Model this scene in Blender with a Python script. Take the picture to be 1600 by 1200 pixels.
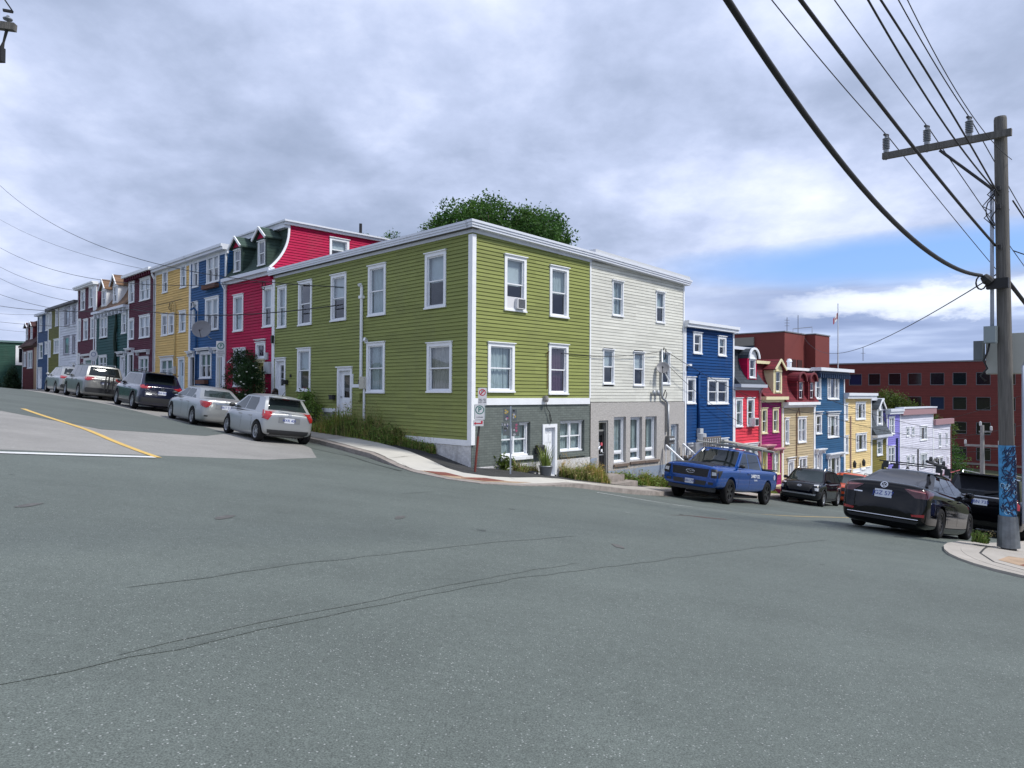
import bpy, bmesh, math, random
from math import sin, cos, pi, radians, sqrt, atan2, atan, tan
from mathutils import Vector, Matrix
from mathutils.bvhtree import BVHTree
random.seed(7)
for o in list(bpy.data.objects): bpy.data.objects.remove(o)
scn = bpy.context.scene
col = scn.collection

# ---------------------------------------------------------------- camera
EYE = 1.6
PITCH = atan(14/1110.); ROLL = .006
fw = Vector((0, cos(PITCH), sin(PITCH))); up0 = Vector((0, -sin(PITCH), cos(PITCH))); r0 = Vector((1, 0, 0))
rt = cos(ROLL)*r0 + sin(ROLL)*up0; up = -sin(ROLL)*r0 + cos(ROLL)*up0
cd = bpy.data.cameras.new('camera'); cam = bpy.data.objects.new('camera', cd); col.objects.link(cam)
cd.sensor_width = 36; cd.lens = 36*1110/1600.; cd.clip_end = 3000; cd.clip_start = .05
M = Matrix.Identity(4)
for i in range(3):
    M[i][0] = rt[i]; M[i][1] = up[i]; M[i][2] = -fw[i]
M.translation = Vector((0, 0, EYE)); cam.matrix_world = M
scn.camera = cam

# ---------------------------------------------------------------- light
SUN_EL = radians(52); SD = Vector((.93, -.37, 0)).normalized()*cos(SUN_EL) + Vector((0, 0, sin(SUN_EL)))
sl = bpy.data.lights.new('sun', 'SUN'); sl.energy = 2.9; sl.angle = radians(9); sl.color = (1, .965, .9)
so = bpy.data.objects.new('sun', sl); col.objects.link(so); so.rotation_euler = (-SD).to_track_quat('-Z', 'Y').to_euler()
w = bpy.data.worlds.new('World'); scn.world = w; w.use_nodes = True
nt = w.node_tree; N = nt.nodes; K = nt.links; N.clear()
def wn(t, **k):
    n = N.new(t)
    for a, b in k.items(): setattr(n, a, b)
    return n
def wmath(op, a, b=None, c=None):
    n = wn('ShaderNodeMath', operation=op)
    for i, v in enumerate((a, b, c)):
        if v is None: continue
        if isinstance(v, (int, float)): n.inputs[i].default_value = v
        else: K.new(v, n.inputs[i])
    return n.outputs[0]
def wramp(x, pts):
    n = wn('ShaderNodeValToRGB'); e = n.color_ramp.elements
    while len(e) < len(pts): e.new(.5)
    for q, (p, c) in zip(e, pts): q.position = p; q.color = tuple(c)+(1,) if isinstance(c, tuple) else (c, c, c, 1)
    K.new(x, n.inputs[0]); return n.outputs[0]
out = wn('ShaderNodeOutputWorld')
sky = wn('ShaderNodeTexSky'); sky.sky_type = 'NISHITA'; sky.sun_disc = False
sky.sun_elevation = SUN_EL; sky.sun_rotation = atan2(SD.x, SD.y)
sky.altitude = 50; sky.dust_density = .6; sky.ozone_density = 1.5
b1 = wn('ShaderNodeBackground'); b1.inputs[1].default_value = .05; K.new(sky.outputs[0], b1.inputs[0])
tc = wn('ShaderNodeTexCoord'); sx = wn('ShaderNodeSeparateXYZ'); K.new(tc.outputs['Generated'], sx.inputs[0])
dx, dy, dz = sx.outputs
zc = wmath('ADD', wmath('MAXIMUM', dz, 0.0), .30)
px = wmath('DIVIDE', dx, zc); py = wmath('DIVIDE', dy, zc)
cv = wn('ShaderNodeCombineXYZ'); K.new(px, cv.inputs[0]); K.new(py, cv.inputs[1])
def wnoise(scale, det, rough, off=(0, 0, 0), dist=.0):
    mp = wn('ShaderNodeMapping'); mp.inputs['Location'].default_value = off; K.new(cv.outputs[0], mp.inputs[0])
    n = wn('ShaderNodeTexNoise'); n.inputs['Scale'].default_value = scale; n.inputs['Detail'].default_value = det
    n.inputs['Roughness'].default_value = rough; n.inputs['Distortion'].default_value = dist
    K.new(mp.outputs[0], n.inputs['Vector']); return n.outputs[0]
n1 = wnoise(.95, 9, .56, (3.1, 1.7, 0), .1); n2 = wnoise(3.2, 9, .60, (9.2, 4.4, 0), .1); n3 = wnoise(.3, 3, .5, (1.2, 8.8, 0))
shade = wmath('ADD', wmath('MULTIPLY', n1, .62), wmath('ADD', wmath('MULTIPLY', n2, .24), wmath('MULTIPLY', n3, .20)))
# cloud deck: grey-blue undersides, pale where it thins; lighter towards a band above the horizon
ccol = wramp(shade, [(.41, (.265, .325, .46)), (.475, (.345, .41, .57)), (.53, (.45, .52, .71)), (.585, (.60, .665, .855)), (.66, (.82, .86, 1.))])
# gap of open sky low in the north-east (where the cloud deck ends)
az = wmath('ARCTAN2', dx, dy)
el = wmath('ARCTAN2', dz, wmath('SQRT', wmath('ADD', wmath('MULTIPLY', dx, dx), wmath('MULTIPLY', dy, dy))))
gn = wmath('MULTIPLY', wmath('SUBTRACT', n1, .5), .30)
ga = wmath('DIVIDE', wmath('SUBTRACT', az, .50), .30)
ge = wmath('DIVIDE', wmath('SUBTRACT', wmath('ADD', el, wmath('MULTIPLY', gn, .16)), .170), .036)
gap = wmath('SUBTRACT', 1.15, wmath('ADD', wmath('MULTIPLY', ga, ga), wmath('MULTIPLY', ge, ge)))
gap = wramp(gap, [(.0, 0.), (.75, .8), (1., 1.)])
# bright cumulus bank below the gap
ke = wmath('DIVIDE', wmath('SUBTRACT', wmath('ADD', el, wmath('MULTIPLY', wmath('SUBTRACT', n2, .5), .10)), .118), .028)
ka = wmath('DIVIDE', wmath('SUBTRACT', az, .58), .24)
bank = wramp(wmath('SUBTRACT', 1.0, wmath('ADD', wmath('MULTIPLY', ke, ke), wmath('MULTIPLY', ka, ka))), [(.0, 0.), (.5, .7), (1., 1.)])
# below that a streaky blue-grey stratus
ms = wn('ShaderNodeMapping'); ms.inputs['Scale'].default_value = (3.0, 3.0, 26); K.new(tc.outputs['Generated'], ms.inputs[0])
ns = wn('ShaderNodeTexNoise'); ns.inputs['Scale'].default_value = 1.6; ns.inputs['Detail'].default_value = 6; K.new(ms.outputs[0], ns.inputs['Vector'])
low = wramp(ns.outputs[0], [(.33, (.24, .31, .50)), (.5, (.33, .41, .62)), (.66, (.52, .61, .82))])
lowm = wmath('MULTIPLY', wramp(el, [(.0, 1.), (.13, 1.), (.17, 0.)]), wramp(az, [(.1, 0.), (.42, 1.)]))
def wmix(f, a, b):
    m = wn('ShaderNodeMix', data_type='RGBA'); K.new(f, m.inputs[0])
    for i, v in ((6, a), (7, b)):
        if isinstance(v, tuple): m.inputs[i].default_value = v+(1,)
        else: K.new(v, m.inputs[i])
    return m.outputs[2]
c1 = wmix(lowm, ccol, low)
c1 = wmix(wmath('MULTIPLY', bank, .9), c1, (.86, .91, 1.0))
b2 = wn('ShaderNodeBackground'); b2.inputs[1].default_value = 1.0; K.new(c1, b2.inputs[0])
b3 = wn('ShaderNodeBackground'); b3.inputs[1].default_value = 1.0; b3.inputs[0].default_value = (.14, .29, .66, 1)
ad = wn('ShaderNodeAddShader'); K.new(b1.outputs[0], ad.inputs[0])
b3.inputs[1].default_value = .78; K.new(b3.outputs[0], ad.inputs[1])
mx = wn('ShaderNodeMixShader'); K.new(wmath('MULTIPLY', gap, wmath('SUBTRACT', 1, bank)), mx.inputs[0])
K.new(b2.outputs[0], mx.inputs[1]); K.new(ad.outputs[0], mx.inputs[2]); K.new(mx.outputs[0], out.inputs[0])
scn.view_settings.view_transform = 'Standard'; scn.view_settings.look = 'None'
scn.view_settings.exposure = 0.38; scn.view_settings.gamma = 1
scn.render.engine = 'CYCLES'
scn.cycles.max_bounces = 6; scn.cycles.transparent_max_bounces = 12; scn.cycles.diffuse_bounces = 3

# ---------------------------------------------------------------- helpers
def tag(o, label=None, cat=None, group=None, kind=None):
    if label: o['label'] = label
    if cat: o['category'] = cat
    if group: o['group'] = group
    if kind: o['kind'] = kind
    return o
def empty(name, loc=(0, 0, 0), rz=0, label=None, cat=None, group=None):
    o = bpy.data.objects.new(name, None); col.objects.link(o); o.location = loc; o.rotation_euler = (0, 0, rz)
    o.empty_display_size = .2
    return tag(o, label, cat, group)
class MB:
    def __init__(s): s.v = []; s.f = []; s.m = []; s.T = None; s.mi = 0
    def add(s, vs, fs, m=None):
        b = len(s.v)
        if s.T is not None: vs = [s.T @ Vector(p) for p in vs]
        s.v += [tuple(p) for p in vs]; s.f += [tuple(b+i for i in f) for f in fs]; s.m += [s.mi if m is None else m]*len(fs)
    def box(s, x0, x1, y0, y1, z0, z1, m=None):
        vs = [(x0, y0, z0), (x1, y0, z0), (x1, y1, z0), (x0, y1, z0), (x0, y0, z1), (x1, y0, z1), (x1, y1, z1), (x0, y1, z1)]
        s.add(vs, [(0, 3, 2, 1), (4, 5, 6, 7), (0, 1, 5, 4), (1, 2, 6, 5), (2, 3, 7, 6), (3, 0, 4, 7)], m)
    def obox(s, c, ax, ay, az, m=None):
        c = Vector(c); ax = Vector(ax); ay = Vector(ay); az = Vector(az)
        vs = [c+i*ax+j*ay+k*az for k in (-1, 1) for j in (-1, 1) for i in (-1, 1)]
        s.add(vs, [(0, 2, 3, 1), (4, 5, 7, 6), (0, 1, 5, 4), (2, 6, 7, 3), (0, 4, 6, 2), (1, 3, 7, 5)], m)
    def beam(s, a, b, w, h, m=None):
        a = Vector(a); b = Vector(b); d = b-a; l = d.length; d.normalize()
        z = Vector((0, 0, 1)) if abs(d.z) < .95 else Vector((0, 1, 0))
        sd = d.cross(z).normalized(); u2 = sd.cross(d)
        s.obox((a+b)/2, d*l/2, sd*w/2, u2*h/2, m)
    def tube(s, pts, r, n=8, m=None, cap=True):
        pts = [Vector(p) for p in pts]; R = r if isinstance(r, (list, tuple)) else [r]*len(pts)
        vs = []; fs = []; pv = None
        for i, p in enumerate(pts):
            d = (pts[min(i+1, len(pts)-1)]-pts[max(i-1, 0)])
            if d.length < 1e-9: d = Vector((0, 0, 1))
            d.normalize()
            if pv is None: a = Vector((0, 0, 1)) if abs(d.z) < .9 else Vector((1, 0, 0)); pv = (a-d*a.dot(d)).normalized()
            else:
                pv = pv-d*pv.dot(d); pv = pv.normalized() if pv.length > 1e-6 else d.orthogonal().normalized()
            q = d.cross(pv)
            for k in range(n):
                t = 2*pi*k/n; vs.append(p+(pv*cos(t)+q*sin(t))*R[i])
        for i in range(len(pts)-1):
            for k in range(n): fs.append((i*n+k, i*n+(k+1) % n, (i+1)*n+(k+1) % n, (i+1)*n+k))
        if cap: fs.append(tuple(range(n-1, -1, -1))); fs.append(tuple((len(pts)-1)*n+k for k in range(n)))
        s.add(vs, fs, m)
    def lathe(s, prof, n=16, c=(0, 0, 0), axis='z', m=None):
        """prof [(r,z)]"""
        vs = []; fs = []; c = Vector(c)
        for r, z in prof:
            for k in range(n):
                t = 2*pi*k/n; x, y = r*cos(t), r*sin(t)
                p = {'z': (x, y, z), 'y': (x, z, y), 'x': (z, x, y)}[axis]; vs.append(c+Vector(p))
        L = len(prof)
        for i in range(L-1):
            for k in range(n): fs.append((i*n+k, i*n+(k+1) % n, (i+1)*n+(k+1) % n, (i+1)*n+k))
        s.add(vs, fs, m)
    def prism(s, poly, z0, z1, m=None):
        """poly [(x,y)] extruded in z"""
        n = len(poly); vs = [(x, y, z0) for x, y in poly]+[(x, y, z1) for x, y in poly]
        s.add(vs, [tuple(range(n-1, -1, -1)), tuple(range(n, 2*n))]+[(i, (i+1) % n, n+(i+1) % n, n+i) for i in range(n)], m)
    def build(s, name, mats, parent=None, smooth=False, loc=None, dz=0):
        me = bpy.data.meshes.new(name)
        vs = s.v if not dz else [(x, y, z+dz) for x, y, z in s.v]
        me.from_pydata(vs, [], s.f)
        if not isinstance(mats, (list, tuple)): mats = [mats]
        for q in mats: me.materials.append(q)
        me.polygons.foreach_set('material_index', s.m)
        bm = bmesh.new(); bm.from_mesh(me); bmesh.ops.recalc_face_normals(bm, faces=bm.faces) if not getattr(s, 'nr', 0) else None; bm.to_mesh(me); bm.free()
        if smooth: me.polygons.foreach_set('use_smooth', [True]*len(me.polygons))
        me.update()
        o = bpy.data.objects.new(name, me); col.objects.link(o)
        if parent: o.parent = parent
        if loc is not None: o.location = loc
        return o
# ---------------------------------------------------------------- materials
MT = {}
def mat(name, colr, rough=.6, metal=0., spec=.5, noise=0, nscale=3., bump=0, bscale=40., stretch=(1, 1, 1), coat=0., dirt=0, alpha=None, emit=None):
    if name in MT: return MT[name]
    m = bpy.data.materials.new(name); m.use_nodes = True; t = m.node_tree; b = t.nodes['Principled BSDF']
    b.inputs['Base Color'].default_value = tuple(colr)+(1,); b.inputs['Roughness'].default_value = rough
    b.inputs['Metallic'].default_value = metal; b.inputs['Specular IOR Level'].default_value = spec
    b.inputs['Coat Weight'].default_value = coat; b.inputs['Coat Roughness'].default_value = .04
    tcn = t.nodes.new('ShaderNodeTexCoord'); mp = t.nodes.new('ShaderNodeMapping'); mp.inputs['Scale'].default_value = stretch
    t.links.new(tcn.outputs['Object'], mp.inputs[0])
    if noise:
        n = t.nodes.new('ShaderNodeTexNoise'); n.inputs['Scale'].default_value = nscale; n.inputs['Detail'].default_value = 6; n.inputs['Roughness'].default_value = .6
        t.links.new(mp.outputs[0], n.inputs['Vector'])
        r = t.nodes.new('ShaderNodeMapRange'); r.inputs[1].default_value = .3; r.inputs[2].default_value = .7
        r.inputs[3].default_value = 1-noise; r.inputs[4].default_value = 1+noise*.7; t.links.new(n.outputs[0], r.inputs[0])
        v = t.nodes.new('ShaderNodeVectorMath'); v.operation = 'SCALE'; v.inputs[0].default_value = tuple(colr)
        t.links.new(r.outputs[0], v.inputs['Scale']); last = v.outputs[0]
        if dirt:
            n2_ = t.nodes.new('ShaderNodeTexNoise'); n2_.inputs['Scale'].default_value = .55; n2_.inputs['Detail'].default_value = 8; n2_.inputs['Roughness'].default_value = .65
            mp2 = t.nodes.new('ShaderNodeMapping'); mp2.inputs['Scale'].default_value = (2.2, 2.2, .6); t.links.new(tcn.outputs['Object'], mp2.inputs[0]); t.links.new(mp2.outputs[0], n2_.inputs['Vector'])
            rr = t.nodes.new('ShaderNodeMapRange'); rr.inputs[1].default_value = .5; rr.inputs[2].default_value = .75; rr.inputs[4].default_value = dirt
            t.links.new(n2_.outputs[0], rr.inputs[0])
            mx_ = t.nodes.new('ShaderNodeMix'); mx_.data_type = 'RGBA'; t.links.new(rr.outputs[0], mx_.inputs[0]); t.links.new(last, mx_.inputs[6]); mx_.inputs[7].default_value = (.16, .15, .13, 1)
            last = mx_.outputs[2]
        t.links.new(last, b.inputs['Base Color'])
    if bump:
        n = t.nodes.new('ShaderNodeTexNoise'); n.inputs['Scale'].default_value = bscale; n.inputs['Detail'].default_value = 5
        t.links.new(mp.outputs[0], n.inputs['Vector'])
        bp = t.nodes.new('ShaderNodeBump'); bp.inputs['Strength'].default_value = bump; bp.inputs['Distance'].default_value = .02
        t.links.new(n.outputs[0], bp.inputs['Height']); t.links.new(bp.outputs[0], b.inputs['Normal'])
    MT[name] = m; return m
def siding(name, c): # painted boards: board-to-board drift, butt joints, faint dirt
    m = mat('siding_'+name, c, .66, spec=.22, noise=.15, nscale=2.2, stretch=(.5, .5, 9), bump=.12, bscale=30, dirt=.14)
    t = m.node_tree; b = t.nodes['Principled BSDF']; tcn = t.nodes.new('ShaderNodeTexCoord'); sp = t.nodes.new('ShaderNodeSeparateXYZ'); ad_ = t.nodes.new('ShaderNodeMath'); cb = t.nodes.new('ShaderNodeCombineXYZ')
    t.links.new(tcn.outputs['Object'], sp.inputs[0]); t.links.new(sp.outputs[0], ad_.inputs[0]); t.links.new(sp.outputs[1], ad_.inputs[1]); t.links.new(ad_.outputs[0], cb.inputs[0]); t.links.new(sp.outputs[2], cb.inputs[1])
    br = t.nodes.new('ShaderNodeTexBrick'); br.inputs['Scale'].default_value = 1; br.inputs['Brick Width'].default_value = 2.7; br.inputs['Row Height'].default_value = .115; br.inputs['Mortar Size'].default_value = .0022; br.offset = .37; br.offset_frequency = 3; br.squash = .7; br.squash_frequency = 4
    t.links.new(cb.outputs[0], br.inputs['Vector']); br.inputs['Color1'].default_value = (1.07, 1.07, 1.07, 1); br.inputs['Color2'].default_value = (.88, .88, .88, 1); br.inputs['Mortar'].default_value = (.55, .55, .55, 1)
    src = b.inputs['Base Color'].links[0].from_socket; mm = t.nodes.new('ShaderNodeMix'); mm.data_type = 'RGBA'; mm.blend_type = 'MULTIPLY'; mm.inputs[0].default_value = 1
    t.links.new(src, mm.inputs[6]); t.links.new(br.outputs[0], mm.inputs[7]); t.links.new(mm.outputs[2], b.inputs['Base Color']); return m
white = mat('white_paint', (.80, .82, .85), .5, noise=.05, nscale=4, dirt=.06)
trimgrey = mat('aluminium_fascia', (.66, .69, .76), .4, noise=.06, nscale=2)
cream_t = mat('cream_trim', (.72, .66, .42), .5, noise=.05)
dark = mat('near_black', (.012, .012, .014), .6)
blackp = mat('black_plastic', (.022, .023, .026), .5)
rubber = mat('tyre_rubber', (.011, .011, .012), .85, spec=.2)
steel = mat('galvanised_steel', (.42, .44, .46), .45, .6, noise=.12, nscale=6)
def glassmat():
    m = bpy.data.materials.new('window_glass'); m.use_nodes = True; t = m.node_tree; t.nodes.clear()
    o = t.nodes.new('ShaderNodeOutputMaterial'); mixs = t.nodes.new('ShaderNodeMixShader'); tr = t.nodes.new('ShaderNodeBsdfTransparent'); gl = t.nodes.new('ShaderNodeBsdfGlossy')
    tr.inputs[0].default_value = (.72, .78, .80, 1); gl.inputs['Roughness'].default_value = .03; gl.inputs[0].default_value = (.95, .97, 1, 1)
    ge_ = t.nodes.new('ShaderNodeNewGeometry'); dt = t.nodes.new('ShaderNodeVectorMath'); dt.operation = 'DOT_PRODUCT'; t.links.new(ge_.outputs['Incoming'], dt.inputs[0]); t.links.new(ge_.outputs['Normal'], dt.inputs[1])
    def mth(op, a, b=None):
        n_ = t.nodes.new('ShaderNodeMath'); n_.operation = op
        for i, v in enumerate((a, b)):
            if v is None: continue
            if isinstance(v, (int, float)): n_.inputs[i].default_value = v
            else: t.links.new(v, n_.inputs[i])
        return n_.outputs[0]
    fr_ = mth('ADD', mth('MULTIPLY', mth('POWER', mth('SUBTRACT', 1., mth('ABSOLUTE', dt.outputs['Value'])), 4.), .85), .10)
    tcn = t.nodes.new('ShaderNodeTexCoord'); n = t.nodes.new('ShaderNodeTexNoise'); n.inputs['Scale'].default_value = 1.3; n.inputs['Detail'].default_value = 1
    t.links.new(tcn.outputs['Object'], n.inputs['Vector'])
    bp = t.nodes.new('ShaderNodeBump'); bp.inputs['Strength'].default_value = .25; bp.inputs['Distance'].default_value = .03
    t.links.new(n.outputs[0], bp.inputs['Height']); t.links.new(bp.outputs[0], gl.inputs['Normal'])
    t.links.new(fr_, mixs.inputs[0]); t.links.new(tr.outputs[0], mixs.inputs[1]); t.links.new(gl.outputs[0], mixs.inputs[2]); t.links.new(mixs.outputs[0], o.inputs[0])
    return m
glass = glassmat()
curtain_m = mat('curtain_cloth', (.52, .58, .58), .9, noise=.25, nscale=9, stretch=(3, 3, .3))
curtain_r = mat('patterned_curtain', (.10, .03, .07), .9, noise=.4, nscale=14)
curtain_w = mat('striped_curtain', (.50, .46, .42), .9, noise=.35, nscale=16, stretch=(3, 3, .2))
blind_m = mat('window_blind', (.66, .70, .72), .8, noise=.1, nscale=3)

# ---------------------------------------------------------------- terrain (u along the left street, v down the right one)
S2 = sqrt(.5); CX, CY = -1.19, 21.0
def XY(u, v): return (CX-u*S2+v*S2, CY+u*S2+v*S2)
def UVof(x, y): dx_, dy_ = x-CX, y-CY; return (-dx_*S2+dy_*S2, dx_*S2+dy_*S2)
FU = [(-60,-2.8),(-15.7,-.74),(0,0),(2.5,.16),(5,.36),(10,.62),(13,.80),(19.3,1.2),(29,1.62),(34,1.80),(42,1.93),(60,2.0),(80,1.9),(120,-2)]
GV = [(-60,6.0),(-14,1.44),(0,0),(3,-.48),(6,-.95),(9.4,-1.4),(13,-1.86),(20,-2.68),(35,-4.6),(55,-7),(80,-9.5),(120,-11),(200,-12)]
def pc(tab):
    n = len(tab); xs = [a for a, b in tab]; ys = [b for a, b in tab]; h = [xs[i+1]-xs[i] for i in range(n-1)]; d = [(ys[i+1]-ys[i])/h[i] for i in range(n-1)]
    m = [d[0]]+[0 if d[i-1]*d[i] <= 0 else (h[i-1]+h[i])/(h[i-1]/d[i-1]+h[i]/d[i]) for i in range(1, n-1)]+[0]
    def g(x):
        if x <= xs[0]: return ys[0]+m[0]*(x-xs[0])
        if x >= xs[-1]: return ys[-1]
        i = 0
        while xs[i+1] < x: i += 1
        t = (x-xs[i])/h[i]
        return (2*t**3-3*t*t+1)*ys[i]+(t**3-2*t*t+t)*h[i]*m[i]+(-2*t**3+3*t*t)*ys[i+1]+(t**3-t*t)*h[i]*m[i+1]
    return g
fU = pc(FU); gV = pc(GV)
def sst(x): x = max(0., min(1., x)); return x*x*(3-2*x)
def hgt(u, v):
    w_ = sst(u/2.5); ve = v*(1-w_)+min(v, -2.1)*w_
    return -.7+fU(u)+gV(ve)+.28*sst((-u-5)/5)*sst(v/3)
def P3(u, v, dz=0): x, y = XY(u, v); return Vector((x, y, hgt(u, v)+dz))
def sheet(name, poly, dz, m, kerb=0, label=None, step=1.0, parent=None, zf=None):
    """poly of (u,v) laid on the terrain dz above it, with an optional skirt of depth kerb"""
    zf = zf or (lambda a, b: hgt(a, b)+dz)
    bm = bmesh.new(); f = bm.faces.new([bm.verts.new((a, b, 0)) for a, b in poly])
    us = [p[0] for p in poly]; vs = [p[1] for p in poly]
    k = math.ceil(min(us)/step)
    while k*step < max(us):
        bmesh.ops.bisect_plane(bm, geom=bm.verts[:]+bm.edges[:]+bm.faces[:], plane_co=(k*step, 0, 0), plane_no=(1, 0, 0)); k += 1
    k = math.ceil(min(vs)/step)
    while k*step < max(vs):
        bmesh.ops.bisect_plane(bm, geom=bm.verts[:]+bm.edges[:]+bm.faces[:], plane_co=(0, k*step, 0), plane_no=(0, 1, 0)); k += 1
    bmesh.ops.triangulate(bm, faces=bm.faces[:])
    for v in bm.verts:
        a, b = v.co.x, v.co.y; x, y = XY(a, b); v.co = (x, y, zf(a, b))
    bmesh.ops.recalc_face_normals(bm, faces=bm.faces[:])
    if sum(f.normal.z for f in bm.faces) < 0: bmesh.ops.reverse_faces(bm, faces=bm.faces[:])
    if kerb:
        ed = [e for e in bm.edges if e.is_boundary]
        r = bmesh.ops.extrude_edge_only(bm, edges=ed)
        for v in [g for g in r['geom'] if isinstance(g, bmesh.types.BMVert)]: v.co.z -= kerb
    me = bpy.data.meshes.new(name); bm.to_mesh(me); bm.free(); me.materials.append(m)
    o = bpy.data.objects.new(name, me); col.objects.link(o); tag(o, label, None, None, 'structure' if not parent else None)
    if parent: o.parent = parent
    return o
def asphalt(name, base, speck, tint=.12, agg=1.):
    m = bpy.data.materials.new(name); m.use_nodes = True; t = m.node_tree; b = t.nodes['Principled BSDF']; L_ = t.links
    tcn = t.nodes.new('ShaderNodeTexCoord'); ob = tcn.outputs['Object']
    def noi(sc, det=4, ro=.6, st=None):
        n = t.nodes.new('ShaderNodeTexNoise'); n.inputs['Scale'].default_value = sc; n.inputs['Detail'].default_value = det; n.inputs['Roughness'].default_value = ro
        if st:
            mp = t.nodes.new('ShaderNodeMapping'); mp.inputs['Rotation'].default_value = (0, 0, st[1]); mp.inputs['Scale'].default_value = st[0]
            L_.new(ob, mp.inputs[0]); L_.new(mp.outputs[0], n.inputs['Vector'])
        else: L_.new(ob, n.inputs['Vector'])
        return n.outputs[0]
    def mr(x, a, b_, c, d):
        r = t.nodes.new('ShaderNodeMapRange'); r.inputs[1].default_value = a; r.inputs[2].default_value = b_; r.inputs[3].default_value = c; r.inputs[4].default_value = d
        L_.new(x, r.inputs[0]); return r.outputs[0]
    def mul(a, b_):
        q = t.nodes.new('ShaderNodeMath'); q.operation = 'MULTIPLY'; L_.new(a, q.inputs[0]); L_.new(b_, q.inputs[1]); return q.outputs[0]
    big = mr(noi(.18, 5, .55), .3, .7, 1-tint, 1+tint); mid = mr(noi(1.5, 6, .7), .3, .7, 1-tint*.5, 1+tint*.5)
    tyre = mr(noi(1., 3, .5, ((.05, .9, 1), radians(50))), .35, .65, .93, 1.06)
    fine = mul(mr(noi(105, 3, .75), .35, .65, 1-.42*agg, 1+.42*agg), mr(noi(14, 4, .7), .3, .7, 1-.10*agg, 1+.10*agg))
    k = mul(mul(big, mid), mul(fine, tyre))
    v = t.nodes.new('ShaderNodeVectorMath'); v.operation = 'SCALE'; v.inputs[0].default_value = base; L_.new(k, v.inputs['Scale'])
    vo = t.nodes.new('ShaderNodeTexVoronoi'); vo.inputs['Scale'].default_value = 58; L_.new(ob, vo.inputs['Vector'])
    sm = mr(vo.outputs['Distance'], .20, .34, 1, 0)
    wn_ = t.nodes.new('ShaderNodeTexWhiteNoise'); L_.new(vo.outputs['Position'], wn_.inputs['Vector'])
    sel = mr(wn_.outputs['Value'], .80, .90, 0, 1)
    mx_ = t.nodes.new('ShaderNodeMix'); mx_.data_type = 'RGBA'; L_.new(mul(mul(sm, sel), mr(noi(.8, 3), .3, .7, .5, 1.)), mx_.inputs[0]); L_.new(v.outputs[0], mx_.inputs[6]); mx_.inputs[7].default_value = speck+(1,)
    L_.new(mx_.outputs[2], b.inputs['Base Color']); b.inputs['Roughness'].default_value = .82; b.inputs['Specular IOR Level'].default_value = .35
    bp = t.nodes.new('ShaderNodeBump'); bp.inputs['Strength'].default_value = .55*agg; bp.inputs['Distance'].default_value = .006
    L_.new(noi(120, 3, .7), bp.inputs['Height']); L_.new(bp.outputs[0], b.inputs['Normal'])
    return m
asph = asphalt('asphalt_new', (.106, .124, .113), (.36, .38, .37))
asph2 = asphalt('asphalt_old', (.25, .243, .23), (.4, .4, .4), .14, .7)
asph3 = asphalt('asphalt_dark', (.098, .114, .106), (.3, .3, .3), .1, .7)
asph4 = asphalt('asphalt_black', (.04, .04, .04), (.2, .2, .2), .2, .8)
conc = mat('sidewalk_concrete', (.38, .35, .31), .85, noise=.12, nscale=2.5, bump=.3, bscale=80, dirt=.25)
conc2 = mat('new_concrete', (.52, .50, .45), .85, noise=.07, nscale=2, bump=.2, bscale=80)
concold = mat('old_kerb_concrete', (.30, .265, .24), .9, noise=.3, nscale=5, bump=.6, bscale=25, dirt=.4)
yellowp = mat('yellow_line_paint', (.62, .41, .11), .7, noise=.18, nscale=20, dirt=.2)
whitep = mat('white_line_paint', (.66, .67, .67), .7, noise=.18, nscale=20, dirt=.25)
soil = mat('soil', (.09, .10, .05), .95, noise=.3, nscale=1.5)
rust = mat('rust_tactile', (.20, .065, .045), .8, noise=.3, nscale=8)
ruststain = mat('rust_stain', (.38, .27, .18), .85, noise=.25, nscale=5)

# base ground: one sheet out to the horizon
bm = bmesh.new()
gu = [-900, -300, -120]+[i*2. for i in range(-40, 61)]+[160, 300, 1200]; gvv = [-900, -300, -120]+[i*2. for i in range(-40, 101)]+[260, 400, 1200]
grid = [[bm.verts.new((*XY(a, b), hgt(max(-60, min(120, a)), max(-60, min(200, b)))-.25-9*sst((b-47)/10)*sst((a+40)/20)-(3 if abs(a) > 130 or abs(b) > 210 else 0))) for b in gvv] for a in gu]
for i in range(len(gu)-1):
    for j in range(len(gvv)-1): bm.faces.new((grid[i][j], grid[i][j+1], grid[i+1][j+1], grid[i+1][j]))
bmesh.ops.recalc_face_normals(bm, faces=bm.faces[:])
if bm.faces[0].normal.z < 0: bmesh.ops.reverse_faces(bm, faces=bm.faces[:])
me = bpy.data.meshes.new('ground'); bm.to_mesh(me); bm.free(); me.materials.append(soil)
g = bpy.data.objects.new('ground', me); col.objects.link(g); tag(g, kind='structure')

# roads: the crossing, the street up to the left and the street down to the right
sheet('road', [(-60, -30), (6, -30), (6, -16), (95, -16), (95, -1.9), (-1.5, -1.9), (-1.5, 54), (-13, 54), (-13, 1.2), (-60, 1.2)], 0.004, asph)
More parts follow.
